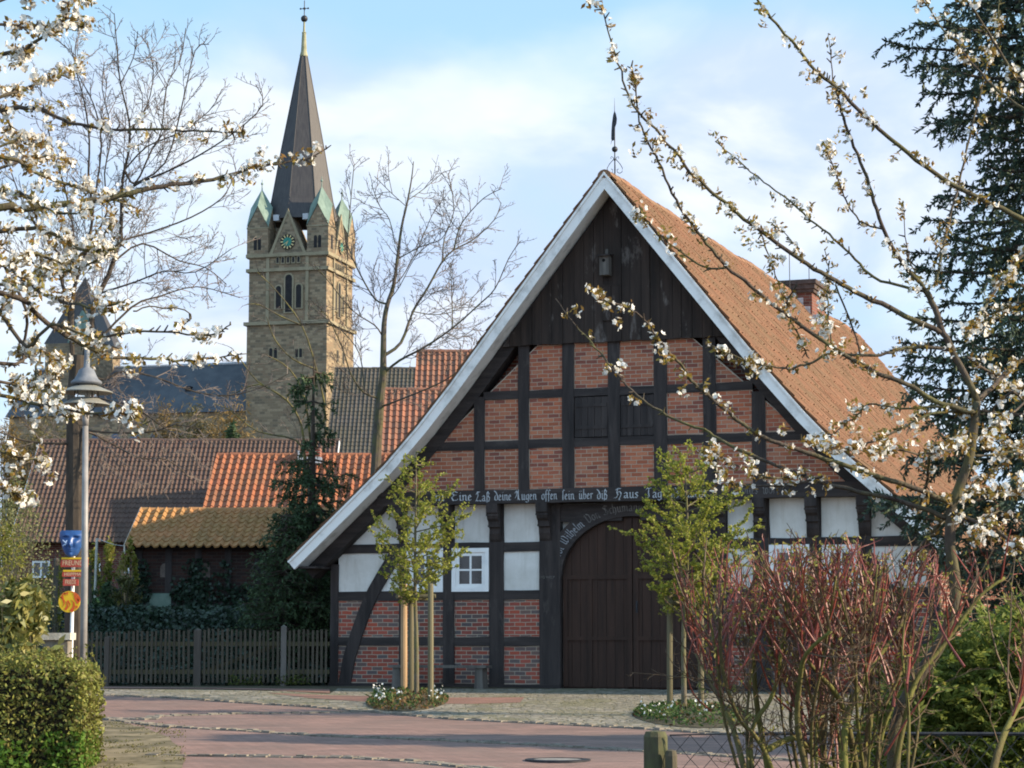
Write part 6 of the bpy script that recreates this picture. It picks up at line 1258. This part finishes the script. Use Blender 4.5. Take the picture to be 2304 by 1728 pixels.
# ---- two young staked trees before the house
M_leaf = foliage('fresh_spring_leaves', [(.12, .155, .022), (.21, .245, .034), (.30, .315, .05), (.38, .37, .085)], .5, .55, 2.0)
M_ybark = bark('young_tree_bark', (.085, .070, .050), (.17, .145, .105), (.12, .12, .04), 18)
M_stake = wood('pale_peeled_stake', (.27, .175, .095), (.42, .29, .17), 'z', 6, .75); M_stake_d = wood('grey_green_stake', (.095, .082, .045), (.16, .14, .085), 'z', 6, .8)
M_litter = foliage('brown_leaf_litter', [(.055, .030, .014), (.12, .065, .028), (.09, .075, .025)], .15, .8, 5)
M_bedg = foliage('bed_greenery', [(.018, .045, .012), (.04, .085, .02), (.075, .11, .03)], .25, .7, 4)
M_wfl = foliage('white_bed_flowers', [(.66, .66, .64), (.80, .80, .78)], .2, .6, 4)
def young_tree(label, base_px, top_py, x_axis, prof, stakes, bars, bedspan, seed, lean, n_br, bed_label, fl_label, flx, st_label, dense=1.0):
    NRs = np.random.RandomState(seed); bp = gnd(*base_px); Y = bp[1]; kk = Y/5000; P = lambda x, y: at(x, y, Y)
    t = thing('young_tree', label, 'tree', bp, 0, 'young staked trees before the farmhouse'); top = P(x_axis[-1][0], top_py)
    tr = MB(); tk = smooth_path([bp + (0, 0, -.1)] + [P(x, y) for x, y in x_axis], 4); tr.tube(tk, taper(len(tk), .052, .010, .9), 9); tr.build('trunk', M_ybark, t, smooth=True)
    br, lf = MB(), MB(); LP_ = []
    prof = prof[::-1]; x_axis = list(x_axis); ys = [y for y, l, r in prof]; axy = [y for x, y in x_axis]; axx = [x for x, y in x_axis]
    for k in range(n_br):
        py = np.interp(k + .5, [0, n_br], [ys[0], ys[-1]]) + R.uniform(-6, 6); ax = np.interp(-py, [-y for y in axy], axx)
        l, r = np.interp(py, ys, [p[1] for p in prof]), np.interp(py, ys, [p[2] for p in prof]); q = k*2.39996 + R.uniform(-.3, .3)
        ext = ((ax - l) if cos(q) < 0 else (r - ax))*kk*R.uniform(.6, 1.1); rise = ext*R.uniform(.25, .85)
        p0 = P(ax, min(py + rise/kk, axy[0]-5)); p1 = p0 + np.array((cos(q)*ext, sin(q)*max(ext, .35)*.9, rise)); m = (p0+p1)/2 + np.array((cos(q)*.07, sin(q)*.07, -.07*R.random()))
        s = smooth_path([p0, m, p1 + NR.normal(size=3)*.03], 4); br.tube(s, taper(len(s), .013, .004), 5, cap=False); tips = []
        twigs(br, s, .34, 2, 8, .006, .15, .06, (.5, 1.1), .0028, tips); tips.append(s[len(s)//4:])
        for tp_ in tips:
            ln = sum(np.linalg.norm(b-a) for a, b in zip(tp_, tp_[1:]))
            for j in range(max(2, int(ln*60*dense))): p, d = pick(tp_, R.random()**.8); LP_.append(p + NR.normal(size=3)*.014)
    leafcards(lf, LP_, .049, .75, up=(.2, -.2, .8), upw=.35); br.build('branches', M_ybark, t); lf.build('crown', M_leaf, t)
    s_ = thing('tree_stakes', st_label, 'tree stakes', bp + np.array((0, -.02, 0)), 0, 'stake frames round the young trees')
    for (xb, yb, yt, w, pale, dy) in stakes:
        a = gnd(xb, yb); a = at(xb, yb, a[1]) if dy is None else np.array((at(xb, yb, Y+dy)[0], Y+dy, road_z(Y+dy))); b = at(xb + lean, yt, a[1]); mb = MB(); mb.tube([a + (0, 0, -.15), (a+b)/2, b, b+(0, 0, .015)], [w, w, w*.96, w*.7], 10); mb.build('stake', M_stake if pale else M_stake_d, s_, smooth=False)
    for (x0, y0, x1, y1, d0, d1) in bars: mb = MB(); mb.tube([at(x0, y0, Y+d0), at(x1, y1, Y+d1)], .040, 9); mb.build('crossbar', M_stake_d, s_)
    # planting bed round the foot
    cx0, cx1, cy0, cy1 = bedspan; A, B = gnd((cx0+cx1)/2, cy1), gnd((cx0+cx1)/2, cy0); c = np.array((bp[0] + ((cx0+cx1)/2-base_px[0])*kk, (A[1]+B[1])/2, 0)); rx, ry = (cx1-cx0)/2*kk, abs(A[1]-B[1])/2
    n = 1500; rr = np.sqrt(NR.rand(n)); th = NR.rand(n)*2*pi; X = c[0]+rr*cos_(th)*rx; Yy = c[1]+rr*sin_(th)*ry; Z = np.array([road_z(y) for y in Yy]); hgt = .17*(1-rr**2.2)
    soil = MB(); n_ = 26
    for a_, b_ in ((1.0, .72), (.72, .38), (.38, .001)):
        V = []
        for k in range(n_): 
            for f in (a_, b_): x_, y_ = c[0]+f*rx*cos(2*pi*k/n_), c[1]+f*ry*sin(2*pi*k/n_); V.append((x_, y_, road_z(y_) + .015 + .10*(1-f**2)))
        soil.add(V, [(2*k, (2*k+2) % (2*n_), (2*k+3) % (2*n_), 2*k+1) for k in range(n_)])
    bd = thing('flower_bed', bed_label, 'flower bed', (c[0], c[1], road_z(c[1])), 0, 'planted beds round the young trees'); soil.build('soil', M_soil, bd, smooth=True)
    pts = np.stack([X, Yy, Z + .03 + hgt*NR.uniform(.3, 1.1, n)], 1); lt = NR.rand(n) < (.62 if flx[2] else .25)
    m1, m2 = MB(), MB(); leafcards(m1, pts[lt], .075, .6, up=(0, 0, 1), upw=.3); leafcards(m2, pts[~lt] + (0, 0, .02), .085, .35, up=(0, 0, 1), upw=.1)
    m1.build('leaf_litter', M_litter, bd)['kind'] = 'stuff'; m2.build('greenery', M_bedg, bd)
    fm = MB(); gm = MB()
    for x0, x1, cnt in flx[:2]:
        for k in range(cnt):
            px = R.uniform(x0, x1); yy = c[1] + R.uniform(-.75, .35)*ry; x_ = at(px, 1580, yy)[0]; b = np.array((x_, yy, road_z(yy) + .05)); h = R.uniform(.10, .24); tp_ = b + np.array((R.uniform(-.04, .04), R.uniform(-.04, .04), h)); gm.tube([b, tp_], .004, 4)
            blossoms(fm, [tp_], 1, .004, .022); 
    leafcards(gm, np.array([(at(R.uniform(*flx[0][:2]), 1580, c[1])[0], c[1] + R.uniform(-.7, .3)*ry, road_z(c[1]) + R.uniform(.05, .2)) for _ in range(160)]), .12, .2, mi=0)
    gm.build('flower_leaves', M_bedg, bd); fm.build('flowers', M_wfl, bd)['kind'] = 'stuff'
cos_, sin_ = np.cos, np.sin
young_tree('slim young tree in fresh leaf before the two left windows', (937, 1578), 1016, [(937, 1450), (934, 1340), (934, 1230), (936, 1120), (936, 1016)],
  [(1345, 905, 968), (1310, 862, 1005), (1260, 838, 1050), (1190, 818, 1072), (1120, 850, 1045), (1060, 885, 990), (1015, 925, 945)],
  [(909, 1570, 1316, .062, True, None), (925, 1575, 1322, .050, False, .35), (969, 1584, 1315, .052, False, None)], [(893, 1342, 940, 1345, -.05, .32), (922, 1343, 980, 1341, -.10, -.14), (905, 1346, 965, 1346, .05, .45)],
  (828, 1008, 1558, 1602), 3, 0, 58, 'leaf-strewn bed with white flowers at the foot of the left young tree', '', [(840, 903, 46), (966, 995, 22), True], 'three stakes and crossbars round the left young tree, one stake pale and new', 1.0)
young_tree('fuller young tree in leaf before the right half of the gate door', (1540, 1612), 1030, [(1538, 1480), (1540, 1360), (1548, 1240), (1545, 1130), (1540, 1030)],
  [(1360, 1490, 1600), (1310, 1440, 1660), (1260, 1428, 1690), (1190, 1408, 1715), (1120, 1425, 1690), (1060, 1455, 1620), (1010, 1490, 1570)],
  [(1507, 1590, 1332, .052, False, .25), (1577, 1605, 1340, .050, False, .2)], [(1500, 1356, 1545, 1360, -.05, .25), (1535, 1354, 1590, 1356, .0, .2)],
  (1425, 1690, 1588, 1640), 4, 0, 74, 'low green bed with small pale flowers at the foot of the right young tree', '', [(1440, 1520, 26), (1560, 1620, 12), False], 'two grey-green stakes with crossbars round the right young tree', 1.15)
# ---- clipped hedge at the left
M_hedge = foliage('mixed_hedge_leaves', [(.07, .055, .022), (.14, .125, .034), (.165, .19, .042), (.26, .26, .06)], .3, .6, 1.6)
M_hedgeg = foliage('bright_green_hedge_leaves', [(.05, .11, .015), (.10, .19, .025), (.14, .24, .035)], .4, .6, 1.6)
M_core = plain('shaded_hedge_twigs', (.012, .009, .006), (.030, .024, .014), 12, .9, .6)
hx1 = at(188, 1700, 26)[0]; hg = road_z(26.0); ht = 1.52
t = thing('hedge', 'clipped hedge with brown and yellow-green leaves at the left edge', 'hedge', (hx1-3, 26.6, hg))
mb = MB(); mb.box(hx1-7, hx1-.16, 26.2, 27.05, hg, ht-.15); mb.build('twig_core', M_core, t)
mb = MB(); n = 15000; X = hx1 - NR.rand(n)*4.5; F = NR.rand(n); k1 = F < .62; k2 = (F >= .62)
P = np.stack([X[k1], 25.98 + NR.rand(k1.sum())*.20 + .05*np.sin(X[k1]*5)*np.sin(X[k1]*11), hg + NR.rand(k1.sum())*(ht-hg)], 1); e_ = np.maximum(0, P[:,2]-(ht-.28))/.28; P[:,1] += .30*e_**2; leafcards(mb, P, .060, .5, up=(0, -1, .2), upw=.35)
P = np.stack([X[k2], 26.0 + NR.rand(k2.sum())*1.2, ht - NR.rand(k2.sum())*.10 + .045*np.sin(X[k2]*4.1) + .035*np.sin(X[k2]*11) + .035*NR.normal(size=k2.sum())], 1); P[:,2] -= .16*np.maximum(0, 1-(P[:,1]-26)/.35)**2 + .14*np.maximum(0, 1-(hx1-P[:,0])/.35)**2; leafcards(mb, P, .055, .5, up=(0, 0, 1), upw=.35)
n = 3800; P = np.stack([hx1 - NR.rand(n)*.12 + .05*np.sin(np.linspace(0, 40, n)), 26.0 + NR.rand(n)*1.2, hg + NR.rand(n)*(ht-.06-hg)], 1); e_ = np.maximum(0, P[:,2]-(ht-.32))/.28; P[:,0] -= .22*e_**2; leafcards(mb, P, .055, .5, up=(1, 0, .2), upw=.35)
for k in range(120): 
    p = np.array((hx1 - R.random()*4.4, 26.0+R.random()*1.2, ht-.05)); s = shoot(p, (R.uniform(-.4, .4), R.uniform(-.4, .2), 1), R.uniform(.08, .2), 2); mb.tube(s, [.004, .003, .002], 3, cap=False); leafcards(mb, np.array(s[1:]).repeat(3, 0), .05, .5)
mb.build('foliage', M_hedge, t)
mb = MB(); n = 1500; A = np.stack([hx1 - NR.rand(n)**2*.5, 25.93 + NR.rand(n)*1.0, hg + .02 + NR.rand(n)**1.3*.42], 1); B = np.stack([hx1 - .6 - NR.rand(700)*1.6, 25.88 + NR.rand(700)*.15, hg + NR.rand(700)**1.6*.35], 1); leafcards(mb, np.concatenate([A, B]), .07, .6, up=(.3, -.3, .6), upw=.3); mb.build('green_shoots', M_hedgeg, t)
def bush(name, label, cat, px, py_top, py_bot, wpx, Y, M, n, leaf, asp=.45, stems=7, base_z=None, shell=.0, upv=(0, -.2, .8), upw=.2, bark_m=None, seed=None, depth=1.0, group=None, gaps=0.0, stem_r=.015):
    """a shrub: stems fanning from the foot, leaves in uneven clumps through its volume"""
    c = at(px, py_bot, Y); z0 = float(ground_z(c[0], Y)) if base_z is None else base_z; top = at(px, py_top, Y)[2]; w = wpx/2*Y/5000; h = top - z0
    t = thing(name, label, cat, (c[0], Y, z0), 0, group); st = MB(); CL = []
    for k in range(stems):
        q = R.uniform(0, 2*pi); e = np.array((cos(q)*w*R.uniform(.3, .95), sin(q)*w*depth*R.uniform(.3, .9), h*R.uniform(.6, .97))); b = np.array((c[0], Y, z0)) + e*np.array((.12, .12, 0)); pts = smooth_path([b, b + e*np.array((.35, .35, .55)), np.array((c[0], Y, z0)) + e], 3); st.tube(pts, taper(len(pts), stem_r, .004), 5, cap=False); twigs(st, pts, h*.22, 2, 4/h*2, .006, .3, .05)
    st.build('stems', bark_m or M_bark, t)
    nc = max(10, int(n/60)); q = NR.rand(nc)*2*pi; u = NR.uniform(-.55, 1, nc); r = NR.rand(nc)**(.33 if shell == 0 else .18)
    rad = np.sqrt(np.maximum(0, 1-np.clip(u, -1, 1)**2)); zc_ = z0 + h*(.5 + .47*u*r**.3); C_ = np.stack([c[0] + np.cos(q)*rad*r*w + 0*u, Y + np.sin(q)*rad*r*w*depth, zc_], 1)
    if gaps: C_ = C_[NR.rand(nc) > gaps]
    per = max(1, int(n/len(C_))); P = np.repeat(C_, per, 0); P = P + NR.normal(size=P.shape)*np.array((w, w*depth, h*.5))*.11
    mb = MB(); leafcards(mb, P, leaf, asp, up=upv, upw=upw); mb.build('foliage', M, t); return t
M_rhodo = foliage('yellowish_rhododendron_leaves', [(.055, .075, .018), (.13, .14, .032), (.22, .205, .055), (.28, .25, .085)], .2, .45, 2, .4)
bush('rhododendron', 'rhododendron bush with yellowish leaves behind the clipped hedge', 'shrub', 20, 1308, 1560, 225, 27.8, M_rhodo, 3400, .165, .36, 8, upv=(0, -.3, .6))
M_forsy = foliage('yellow_green_spring_leaves', [(.08, .11, .015), (.15, .17, .025), (.21, .20, .035), (.25, .22, .06)], .45, .6, 2)
M_will = foliage('grey_green_willow_leaves', [(.11, .125, .045), (.20, .205, .085), (.28, .275, .14)], .4, .6, 1.5)
bush('shrub', 'tall grey-green budding shrub left of the blue mask', 'shrub', 15, 1075, 1420, 190, 36.5, M_will, 5200, .05, .55, 16, depth=.8, gaps=.1)
bush('shrub', 'yellow-green shrub leaning at the left edge below the white blossom', 'shrub', -10, 1170, 1460, 190, 35.0, M_forsy, 3200, .05, .55, 10, depth=.8)
bush('shrub', 'small yellow-leaved shrub peeping out left of the red name boards', 'shrub', 122, 1228, 1420, 62, 47.5, M_forsy, 700, .08, .55, 7, gaps=.2)
bush('shrub', 'yellow-green shrub behind the washing line pole', 'shrub', 232, 1212, 1375, 72, 58.0, M_forsy, 1500, .09, .55, 9, gaps=.15)
bush('shrub', 'upright yellow-green bush at the left corner of the shed', 'shrub', 287, 1208, 1330, 50, 52.8, M_forsy, 900, .09, .6, 9, gaps=.2, bark_m=plain('tan_stems', (.24, .17, .09), (.36, .27, .15), 6, .8, 0), stem_r=.022)
bush('shrub', 'loose olive shrub on the lawn beside the shed wall', 'shrub', 276, 1290, 1385, 70, 52.2, foliage('olive_shrub_leaves', [(.03, .035, .01), (.06, .065, .018), (.10, .10, .03)], .3, .6, 2), 800, .08, .5, 10, gaps=.1)
bush('shrub', 'small round dark evergreen on the lawn right of the street lamp', 'shrub', 237, 1312, 1392, 62, 54.5, M_cyp, 2200, .09, .3, 6, upw=.0)
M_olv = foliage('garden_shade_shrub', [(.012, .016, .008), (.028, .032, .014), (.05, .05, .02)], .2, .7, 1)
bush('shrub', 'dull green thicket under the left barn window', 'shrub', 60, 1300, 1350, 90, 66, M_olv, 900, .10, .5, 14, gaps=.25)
# ---- ivy on the bank, on the shed and below it
M_ivy = foliage('dark_ivy_leaves', [(.006, .014, .009), (.014, .030, .017), (.026, .050, .026)], .12, .5, 1.3, .35)
mb = MB(); n = 26000; X = NR.uniform(-12.0, -3.55, n); Y = NR.uniform(47.35, 53.4, n); keep = (X - HO[0])*HT[0] + (Y - HO[1])*HT[1] < XL - .25; X, Y = X[keep], Y[keep]
P = np.stack([X, Y, ground_z(X, Y) + .04 + NR.rand(len(X))*.28*(1 + .4*np.sin(X*2.3)*np.sin(Y*1.9))], 1); leafcards(mb, P, .10, .75, up=(0, -.4, .8), upw=.35); o = mb.build('ivy', M_ivy); tag(o, 'dark ivy carpeting the bank behind the picket fence', 'ivy', kind='stuff')
mb = MB(); L_ = []
for k in range(34):
    x = R.choice([R.uniform(-9.35, -8.8), R.uniform(-8.0, -7.3), R.uniform(-7.05, -6.2), R.uniform(-5.8, -4.6)]); z = 1.9; top = R.uniform(2.4, 3.7); s = [np.array((x, Ys-.04, z))]
    while z < top: z += .12; x += R.uniform(-.09, .09); s.append(np.array((x, Ys-.045, z)))
    mb.tube(s, .008, 4, cap=False); L_ += [p + np.array((R.uniform(-.17, .17), -R.uniform(.01, .12), R.uniform(-.08, .08))) for p in s for _ in range(9)]
iv = thing('ivy', 'ivy climbing in strands up the dark shed wall', 'ivy', (-7, Ys-.05, 1.9)); mb.build('stems', M_bark_d, iv); mb = MB(); leafcards(mb, L_, .095, .8, up=(0, -1, .3), upw=.5); mb.build('foliage', M_ivy, iv)
# weeds at the fence foot
mb = MB(); n = 900; X = NR.uniform(-6.2, -3.9, n)**1; P = np.stack([X, 46.62 + NR.rand(n)*.2, road_z(46.5) + .03 + NR.rand(n)**1.6*.20], 1); P = P[np.abs(np.sin(P[:,0]*3.1)) > .45]; leafcards(mb, P, .07, .4, up=(0, 0, 1), upw=.1); tag(mb.build('weeds', foliage('weed_leaves', [(.03, .05, .012), (.07, .09, .02), (.12, .13, .03)], .3, .7, 3)), 'low weeds along the foot of the picket fence', 'weeds', kind='stuff')
mb = MB(); VX = [gnd(x, y) for x, y in [(R.uniform(180, 418), R.uniform(1626, 1732)) for _ in range(4200)]]; P = np.array([p for p in VX if math.sin(p[0]*3.3+p[1]*2.1) + math.sin(p[0]*7.7-p[1]*5) > .15]); leafcards(mb, P + np.stack([0*P[:,0], 0*P[:,0], NR.rand(len(P))*.025], 1), .035, .4, up=(0, 0, 1), upw=.35); tag(mb.build('grass', foliage('short_verge_grass', [(.05, .045, .018), (.10, .10, .03), (.15, .13, .05)], .2, .8, 2)), 'thin mossy grass and litter on the gravel verge', 'grass', kind='stuff')
# ---- bare tan shrubs and trees before the church
M_tan = foliage('tan_budding_twigs', [(.13, .085, .032), (.21, .14, .05), (.27, .185, .07)], .3, .8, .25); M_tan2 = foliage('olive_budding_twigs', [(.09, .075, .035), (.14, .12, .05), (.18, .145, .065)], .3, .8, .25)
for px, pt, w, m, lab in ((372, 915, 120, M_tan, 'golden brown budding tree left of the church tower foot'), (432, 922, 120, M_tan2, 'olive brown budding tree between two golden ones before the church nave'), (520, 912, 170, M_tan, 'broad golden brown tree at the foot of the church tower'), (100, 925, 130, M_tan2, 'olive brown budding tree before the far side tower'), (15, 940, 140, M_tan, 'golden brown tree at the left edge behind the barn')):
    bush('tree', lab, 'tree', px, pt, 1080, w, 150, m, 5200, .42, .16, 22, base_z=4.0, upv=(0, 0, 0), upw=.0, depth=.7, stem_r=.09, group='budding trees before the church')
bush('shrub', 'small dark green bush among the golden trees before the church tower', 'shrub', 525, 956, 1010, 58, 140, M_cyp, 1400, .35, .4, 6, base_z=9.0)
# ---- red-twigged dogwood
M_red = plain('red_dogwood_twigs', (.13, .026, .020), (.24, .050, .032), 6, .5, 0, spec=.5); M_dstem = bark('mossy_dogwood_stem', (.055, .042, .022), (.12, .095, .04), (.15, .15, .035), 22); M_bud = foliage('yellow_green_buds', [(.16, .15, .03), (.26, .24, .05), (.32, .28, .08)], .4, .5, 4)
M_rbr = plain('brown_red_twigs', (.065, .040, .022), (.13, .080, .042), 6, .6, 0)
YD = 7.4
t = thing('dogwood', 'big red-twigged dogwood shrub with mossy stems standing before the chain-link fence', 'shrub', (at(1850, 1700, YD)[0], YD, 0.0))
stm, twg, bud, twb = MB(), MB(), MB(), MB()
DS = [[(1690, 1800), (1650, 1640), (1600, 1535), (1565, 1470)], [(1740, 1800), (1705, 1600), (1696, 1500), (1690, 1420), (1700, 1350)], [(1760, 1800), (1715, 1680), (1660, 1610), (1625, 1500), (1620, 1380)], [(1830, 1800), (1795, 1640), (1800, 1530), (1815, 1470), (1870, 1420)], [(1940, 1800), (1905, 1620), (1880, 1560), (1845, 1520), (1810, 1480)], [(1930, 1800), (1960, 1600), (1960, 1480), (1950, 1340)],
 [(2000, 1800), (2040, 1600), (2069, 1518), (2127, 1446), (2201, 1345), (2260, 1300)], [(1860, 1800), (1850, 1620), (1860, 1480), (1900, 1380), (1930, 1300)], [(1700, 1800), (1690, 1650), (1740, 1560), (1760, 1450), (1780, 1340)], [(1960, 1800), (1985, 1650), (2015, 1560), (2030, 1420), (2020, 1320)], [(2220, 1800), (2253, 1668), (2304, 1567), (2360, 1480)], [(1720, 1690), (1790, 1660), (1830, 1700), (1890, 1740)], [(1905, 1800), (1900, 1650), (1935, 1540), (1990, 1460), (2060, 1360)]]
for k in range(18):
    xb_ = R.uniform(1670, 2070); xt_ = xb_ + R.uniform(-110, 110) + (xb_-1880)*.25; DS.append([(xb_, 1800), ((xb_*2+xt_)/3 + R.uniform(-25, 25), 1620), ((xb_+xt_*2)/3 + R.uniform(-25, 25), 1470), (xt_, R.uniform(1260, 1370))])
for i, P in enumerate(DS):
    Q = smooth_path(px_path(P, (YD + R.uniform(-.25, .25), YD + R.uniform(-.5, .5))), 4); stm.tube(Q, taper(len(Q), R.uniform(.009, .015) if i < 13 else R.uniform(.004, .008), .005 if i < 13 else .003), 8 if i < 13 else 5); tips = []
    twigs(twb, Q, (.36), 3 if i < 13 else 2, 13, .0028, .12, .10, (.4, 1.25), .0012, tips); tips2 = []
    for k in range(13 if i < 13 else 6):
        p, d = pick(Q, R.uniform(.45, 1.0)); L = R.uniform(.22, .62); q = shoot(p, np.array((R.uniform(-.6, .6), R.uniform(-.5, .5), 1.0)), L, 5, .10, .06); lim = at(1900, np.interp(np.random.RandomState(k+i*9).rand(), [0, 1], [1225, 1300]), YD)[2]
        if q[-1][2] > lim: f = max(.3, (lim-q[0][2])/max(.01, q[-1][2]-q[0][2])); q = [q[0] + (x-q[0])*f for x in q]
        (twg if R.random() < .68 else twb).tube(q, taper(len(q), .0040, .0017), 5, cap=False); tips2.append(q)
        if q[-1][2] < lim + .05: twigs(twg if R.random() < .55 else twb, q, .15, 2, 10.5, .0024, .25, .10, (.35, 1.1), .0012, tips2)
    for q in tips2 + tips[::4]:
        for u in (.55, .98):
            if R.random() < .20: p, d = pick(q, u); needles(bud, p[None].repeat(2, 0), d[None].repeat(2, 0), .020, .008, 0, .25)
for (P, r) in [([(1880, 1660), (1885, 1560), (1850, 1420), (1830, 1350)], .006), ([(2010, 1590), (2010, 1540), (1985, 1480), (1930, 1420), (1880, 1350), (1850, 1290)], .0075), ([(2000, 1540), (1975, 1460), (1930, 1400), (1872, 1330)], .006), ([(2040, 1540), (2047, 1480), (2035, 1440), (1960, 1340)], .006), ([(1965, 1500), (1900, 1440), (1850, 1400), (1800, 1340)], .0065), ([(1780, 1600), (1740, 1560), (1715, 1500), (1705, 1450)], .0055), ([(1990, 1700), (2040, 1620), (2095, 1540)], .006), ([(1650, 1500), (1640, 1420), (1635, 1370), (1650, 1300)], .006), ([(1600, 1600), (1560, 1560), (1545, 1500), (1560, 1440)], .004), ([(1690, 1560), (1600, 1450), (1560, 1410), (1545, 1400)], .004), ([(2170, 1500), (2120, 1420), (2100, 1340), (2110, 1270)], .0055), ([(1930, 1500), (1925, 1400), (1900, 1320), (1905, 1250)], .0065)]:
    Q = smooth_path(px_path(P, (YD + R.uniform(-.4, .1), YD + R.uniform(-.4, .4))), 4); twg.tube(Q, taper(len(Q), r*.75, .002), 6); twigs(twg, Q, .18, 1, 7, .0026, .4, .18, (.3, .8), .0012)
stm.build('stems', M_dstem, t, smooth=True); twg.build('red_twigs', M_red, t); twb.build('brown_twigs', M_rbr, t); bud.build('buds', M_bud, t)['kind'] = 'stuff'
# ---- thuja in the lower right corner
M_thuja = foliage('bright_thuja_sprays', [(.050, .075, .014), (.115, .150, .028), (.195, .230, .048), (.27, .29, .075)], .45, .6, 2.5)
YTH = 12.0; c = at(2170, 1728, YTH); t = thing('thuja', 'feathery bright green thuja in the lower right corner behind the dogwood', 'shrub', (c[0], YTH, 0.0))
mb, st, core = MB(), MB(), MB(); SP_, SD = [], []
for k in range(2600):
    px = R.uniform(1900, 2480); py = R.uniform(1380, 1790); top = np.interp(px, [1900, 1960, 2020, 2080, 2140, 2200, 2260, 2330, 2480], [1700, 1590, 1505, 1455, 1415, 1400, 1375, 1350, 1340])
    if py < top + R.uniform(-10, 25): continue
    dpt = R.random()**1.6; p = at(px, py, YTH + .1 + dpt*.9 - .25*R.random()); e = np.array((R.uniform(-.8, .8), -.6, R.uniform(-.3, .9))); e /= np.linalg.norm(e); L = R.uniform(.09, .19); s = shoot(p, e, L, 4, .14, -.05); side = np.cross(e, (R.uniform(-.3, .3), -.4, 1.0)); side /= np.linalg.norm(side)
    for j in range(1, 5):
        for sg in (-1, 1):
            for h_ in range(2): SP_.append(s[j] - (s[j]-s[j-1])*.5*h_); SD.append((s[j]-s[j-1])/np.linalg.norm(s[j]-s[j-1])*.9 + side*sg*.85)
        SP_.append(s[j]); SD.append((s[j]-s[j-1])/np.linalg.norm(s[j]-s[j-1]))
needles(mb, np.array(SP_), np.array(SD), .050, .017, 0, .22); mb.build('foliage', M_thuja, t)
for k in range(14):
    b = np.array((c[0] + R.uniform(-.2, .2), YTH + .7 + R.uniform(-.1, .3), 0)); e = at(R.uniform(2000, 2350), R.uniform(1430, 1560), YTH + .75); st.tube([b, (b+e)/2 + (0, 0, .1), e], [.02, .012, .004], 5)
st.build('stems', M_bark_d, t)
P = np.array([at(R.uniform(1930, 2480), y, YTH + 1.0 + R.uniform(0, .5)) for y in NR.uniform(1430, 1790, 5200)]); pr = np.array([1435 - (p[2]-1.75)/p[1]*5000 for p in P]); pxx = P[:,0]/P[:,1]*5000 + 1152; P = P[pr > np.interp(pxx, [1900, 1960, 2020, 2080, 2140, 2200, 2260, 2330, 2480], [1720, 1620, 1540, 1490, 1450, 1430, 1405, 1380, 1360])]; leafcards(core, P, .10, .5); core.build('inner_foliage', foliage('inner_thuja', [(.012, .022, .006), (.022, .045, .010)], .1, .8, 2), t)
